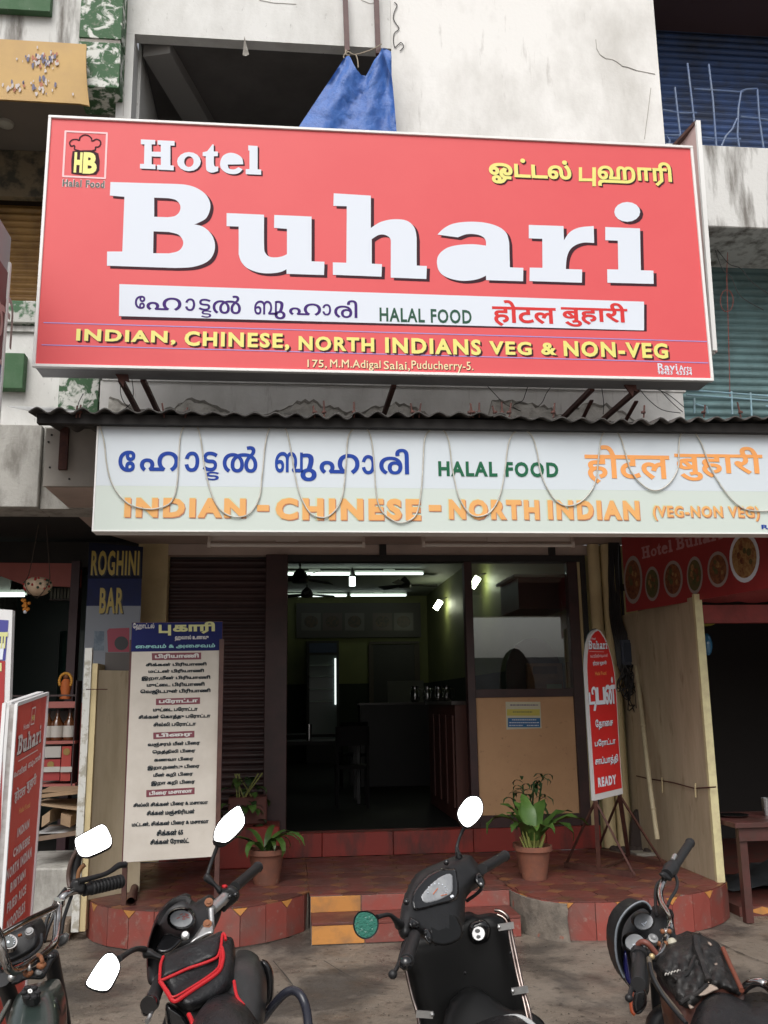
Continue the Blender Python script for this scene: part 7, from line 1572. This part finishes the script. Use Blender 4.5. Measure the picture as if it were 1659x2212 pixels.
for x, y in ((705, 905), (670, 1017)):
    inflate('bar_clamp', [(x-42,y-14),(x+10,y-28),(x+58,y-18),(x+62,y+14),(x+10,y+22),(x-40,y+12)], lambda X_, Y_: 2.97, .022, 4, alloy, m4, cv=zV)
    for dx in (-28, 36): B().ball(at(*zV(x+dx, y-2), 2.945), .008, n=8, m=5).obj('bolt', rustc, m4)
inflate('steering_head', [(740,860),(770,880),(830,990),(800,1020),(740,1040),(690,1060),(700,960)], lambda x, y: 3.02, .02, 6, bplast, m4, cv=zV)
B().ball(at(*zV(765, 1010), 2.95), .016, n=10, m=6).obj('fork_cap', M('cream plastic cap', (.45, .42, .33), .5), m4)
for P in ([(690, 400, 3.38), (625, 470, 3.36), (610, 560, 3.32), (615, 680, 3.25), (625, 740, 3.2)], [(790, 370, 3.4), (815, 440, 3.36), (800, 520, 3.3), (750, 600, 3.25), (722, 670, 3.2)], [(640, 520, 3.3), (680, 640, 3.24), (740, 720, 3.18)], [(555, 1200, 2.74), (580, 1310, 2.7), (660, 1460, 2.66), (760, 1600, 2.62), (900, 1760, 2.55)]): tb_('control_cable', P, .0055, rubber, m4, zV)
tb_('cable', [(550, 1150, 2.76), (570, 1280, 2.73), (640, 1430, 2.70), (740, 1560, 2.66), (850, 1700, 2.6)], .008, M('grey brown cable', (.09, .07, .05), .6), m4, zV)
inflate('switch_block', [(410,1060),(460,1030),(540,1060),(575,1110),(560,1160),(470,1170),(405,1140)], lambda x, y: 2.84, .03, 8, bplast, m4, cv=zV)
tb_('grip_collar', [(455, 1100, 2.8), (455, 1140, 2.78)], .024, rubber, m4, zV)
grip(m4, (458, 1140, 2.78), (452, 1395, 2.60), .0185, zV)
tb_('mirror_stub', [(445, 1030, 2.80), (480, 1000, 2.79), (530, 1010, 2.78), (580, 1060, 2.78), (620, 1110, 2.78)], .008, M('red brown rusted arm', (.16, .05, .035), .5), m4, zV); B().ball(at(*zV(578, 1135), 2.76), .009, n=8, m=5).obj('cable_nipple', M('brass', (.5, .38, .2), .4, metal=.5), m4)
tb_('clutch_lever', [(415, 1120, 2.76), (412, 1250, 2.70), (400, 1380, 2.63), (365, 1520, 2.58)], [.008, .007, .006, .007], bplast, m4, zV); B().ball(at(*zV(365, 1522), 2.58), .011, n=9, m=6).obj('lever_ball', bplast, m4)
inflate('indicator', [(420,1450),(500,1440),(533,1500),(528,1590),(480,1660),(440,1675),(405,1655),(392,1570)], lambda x, y: 2.68, .035, 8, bgloss, m4, cv=zV)
tb_('indicator_lens', [(410, 1470, 2.685), (393, 1560, 2.68), (398, 1640, 2.675), (425, 1672, 2.67)], .007, M('dull orange lens', (.40, .07, .02), .3), m4, zV)
inflate('blue_panel', [(320,1090),(345,1110),(370,1250),(400,1400),(360,1400),(315,1300)], lambda x, y: 3.02, .02, 8, M('dark blue gloss panel', (.012, .012, .09), .2, coat=.5), m4, cv=zV)
tc = [(600,1210),(660,1110),(760,1015),(860,985),(980,940),(1020,915),(1060,945),(1180,1000),(1235,1070),(1300,1190),(1360,1310),(1420,1450),(1400,1520),(1330,1500),(1200,1470),(1090,1520),(1000,1620),(900,1640),(820,1600),(760,1500),(690,1370),(620,1290)]
def Yk(px, py): return 2.90-(py-2060)*.0016
torn = M('torn wet leatherette', (.013, .0125, .0125), .4, spec=.4, col2=(.032, .029, .027), ns=22, amt=.8, bump=.7, bs=28, rvar=.15)
inflate('tank_cover', tc, Yk, .09, 36, torn, m4, back=.14, cv=zV, noise=.008, dent=lambda x, y: .010*sin(x*.16+y*.05)+.006*sin(y*.21-x*.1))
inflate('fuel_tank', [(700,1150),(900,1060),(1150,1050),(1290,1200),(1400,1400),(1470,1560),(1400,2100),(900,2100),(760,1700)], lambda x, y: Yk(x, y)+.03, .08, 40, M('dark brown tank', (.05, .02, .015), .3), m4, back=.16, cv=zV)
def ridge(P, r=.006, m_=torn): tb_('cover_fold', [(x, y, Yk(*zV(x, y))-.088) for x, y in P], r, m_, m4, zV, n=7)
ridge([(985, 960), (1000, 1080), (1040, 1180), (1075, 1290), (1110, 1370)], .012); ridge([(960, 1170), (930, 1250), (880, 1310), (780, 1350)], .007); ridge([(980, 1130), (940, 1220), (900, 1290)], .005)
ridge([(840, 1570), (900, 1530), (1000, 1480), (1090, 1400)], .006)
tanm = M('exposed tan foam', (.34, .27, .22), .8, col2=(.2, .15, .12), ns=30, amt=.8)
for P in ([(1000,1490),(1060,1440),(1110,1395),(1160,1400),(1200,1440),(1150,1460),(1080,1495),(1020,1505)], [(1075,1290),(1105,1300),(1115,1340),(1110,1385),(1085,1360)], [(1155,1200),(1185,1195),(1200,1212),(1170,1222)], [(1090,990),(1130,1010),(1145,1040),(1110,1030)], [(915,1575),(950,1590),(975,1610),(940,1625),(920,1605)]):
    inflate('foam_patch', P, lambda x, y: Yk(x, y)-.083, .006, 3, tanm, m4, cv=zV)
random.seed(17)
for k in range(7): x = 700+k*28; ridge([(x, 1310-k*8+random.uniform(-8, 8)), (x+10, 1290-k*7), (x+20, 1300-k*9)], .0018, M('pale thread', (.4, .38, .35), .8))
tb_('tank_edge', [(1240, 1060, 2.86), (1300, 1200, 2.80), (1360, 1330, 2.73), (1415, 1450, 2.66)], .007, M('rusty red brown edge', (.16, .045, .025), .5), m4, zV)
inflate('seat', [(985,1650),(1010,1590),(1080,1510),(1180,1465),(1300,1480),(1400,1530),(1500,1572),(1560,1550),(1650,1530),(1800,1560),(1900,2000),(1500,2400),(1000,2300),(940,1900)], lambda x, y: 2.62-(y-2200)*.0018, .09, 34, bleather, m4, back=.14, cv=zV)
tb_('grab_rail', [(1425, 1445, 2.76), (1470, 1405, 2.74), (1540, 1375, 2.72), (1600, 1380, 2.70), (1660, 1415, 2.68), (1740, 1500, 2.6)], .0125, chrome, m4, zV, n=12)
inflate('front_mudguard', [(530,1780),(560,1690),(620,1620),(700,1585),(800,1620),(880,1700),(900,1900),(700,2100),(560,2000)], lambda x, y: 2.98, .05, 30, bplast, m4, cv=zV)
h4 = Vector((-.45, 1, 0)).normalized(); wheel(m4, Vector((1.32, 3.34, .3)), h4, .3, .08); wheel(m4, Vector((1.45, 2.1, .3)), h4, .3, .1)
for dx in (-.05, .05): B().tube([(1.32+dx, 3.34, .3), (1.27+dx, 3.22, .78)], .022, 10).obj('fork', bplast, m4)
B().box((1.02, 2.55, .28), (1.36, 2.9, .62)).obj('engine', alloy, m4, bev=.03); B().bar((1.05, 2.6, .3), (.88, 2.5, 0), .025, .025).obj('side_stand', rust, m4)
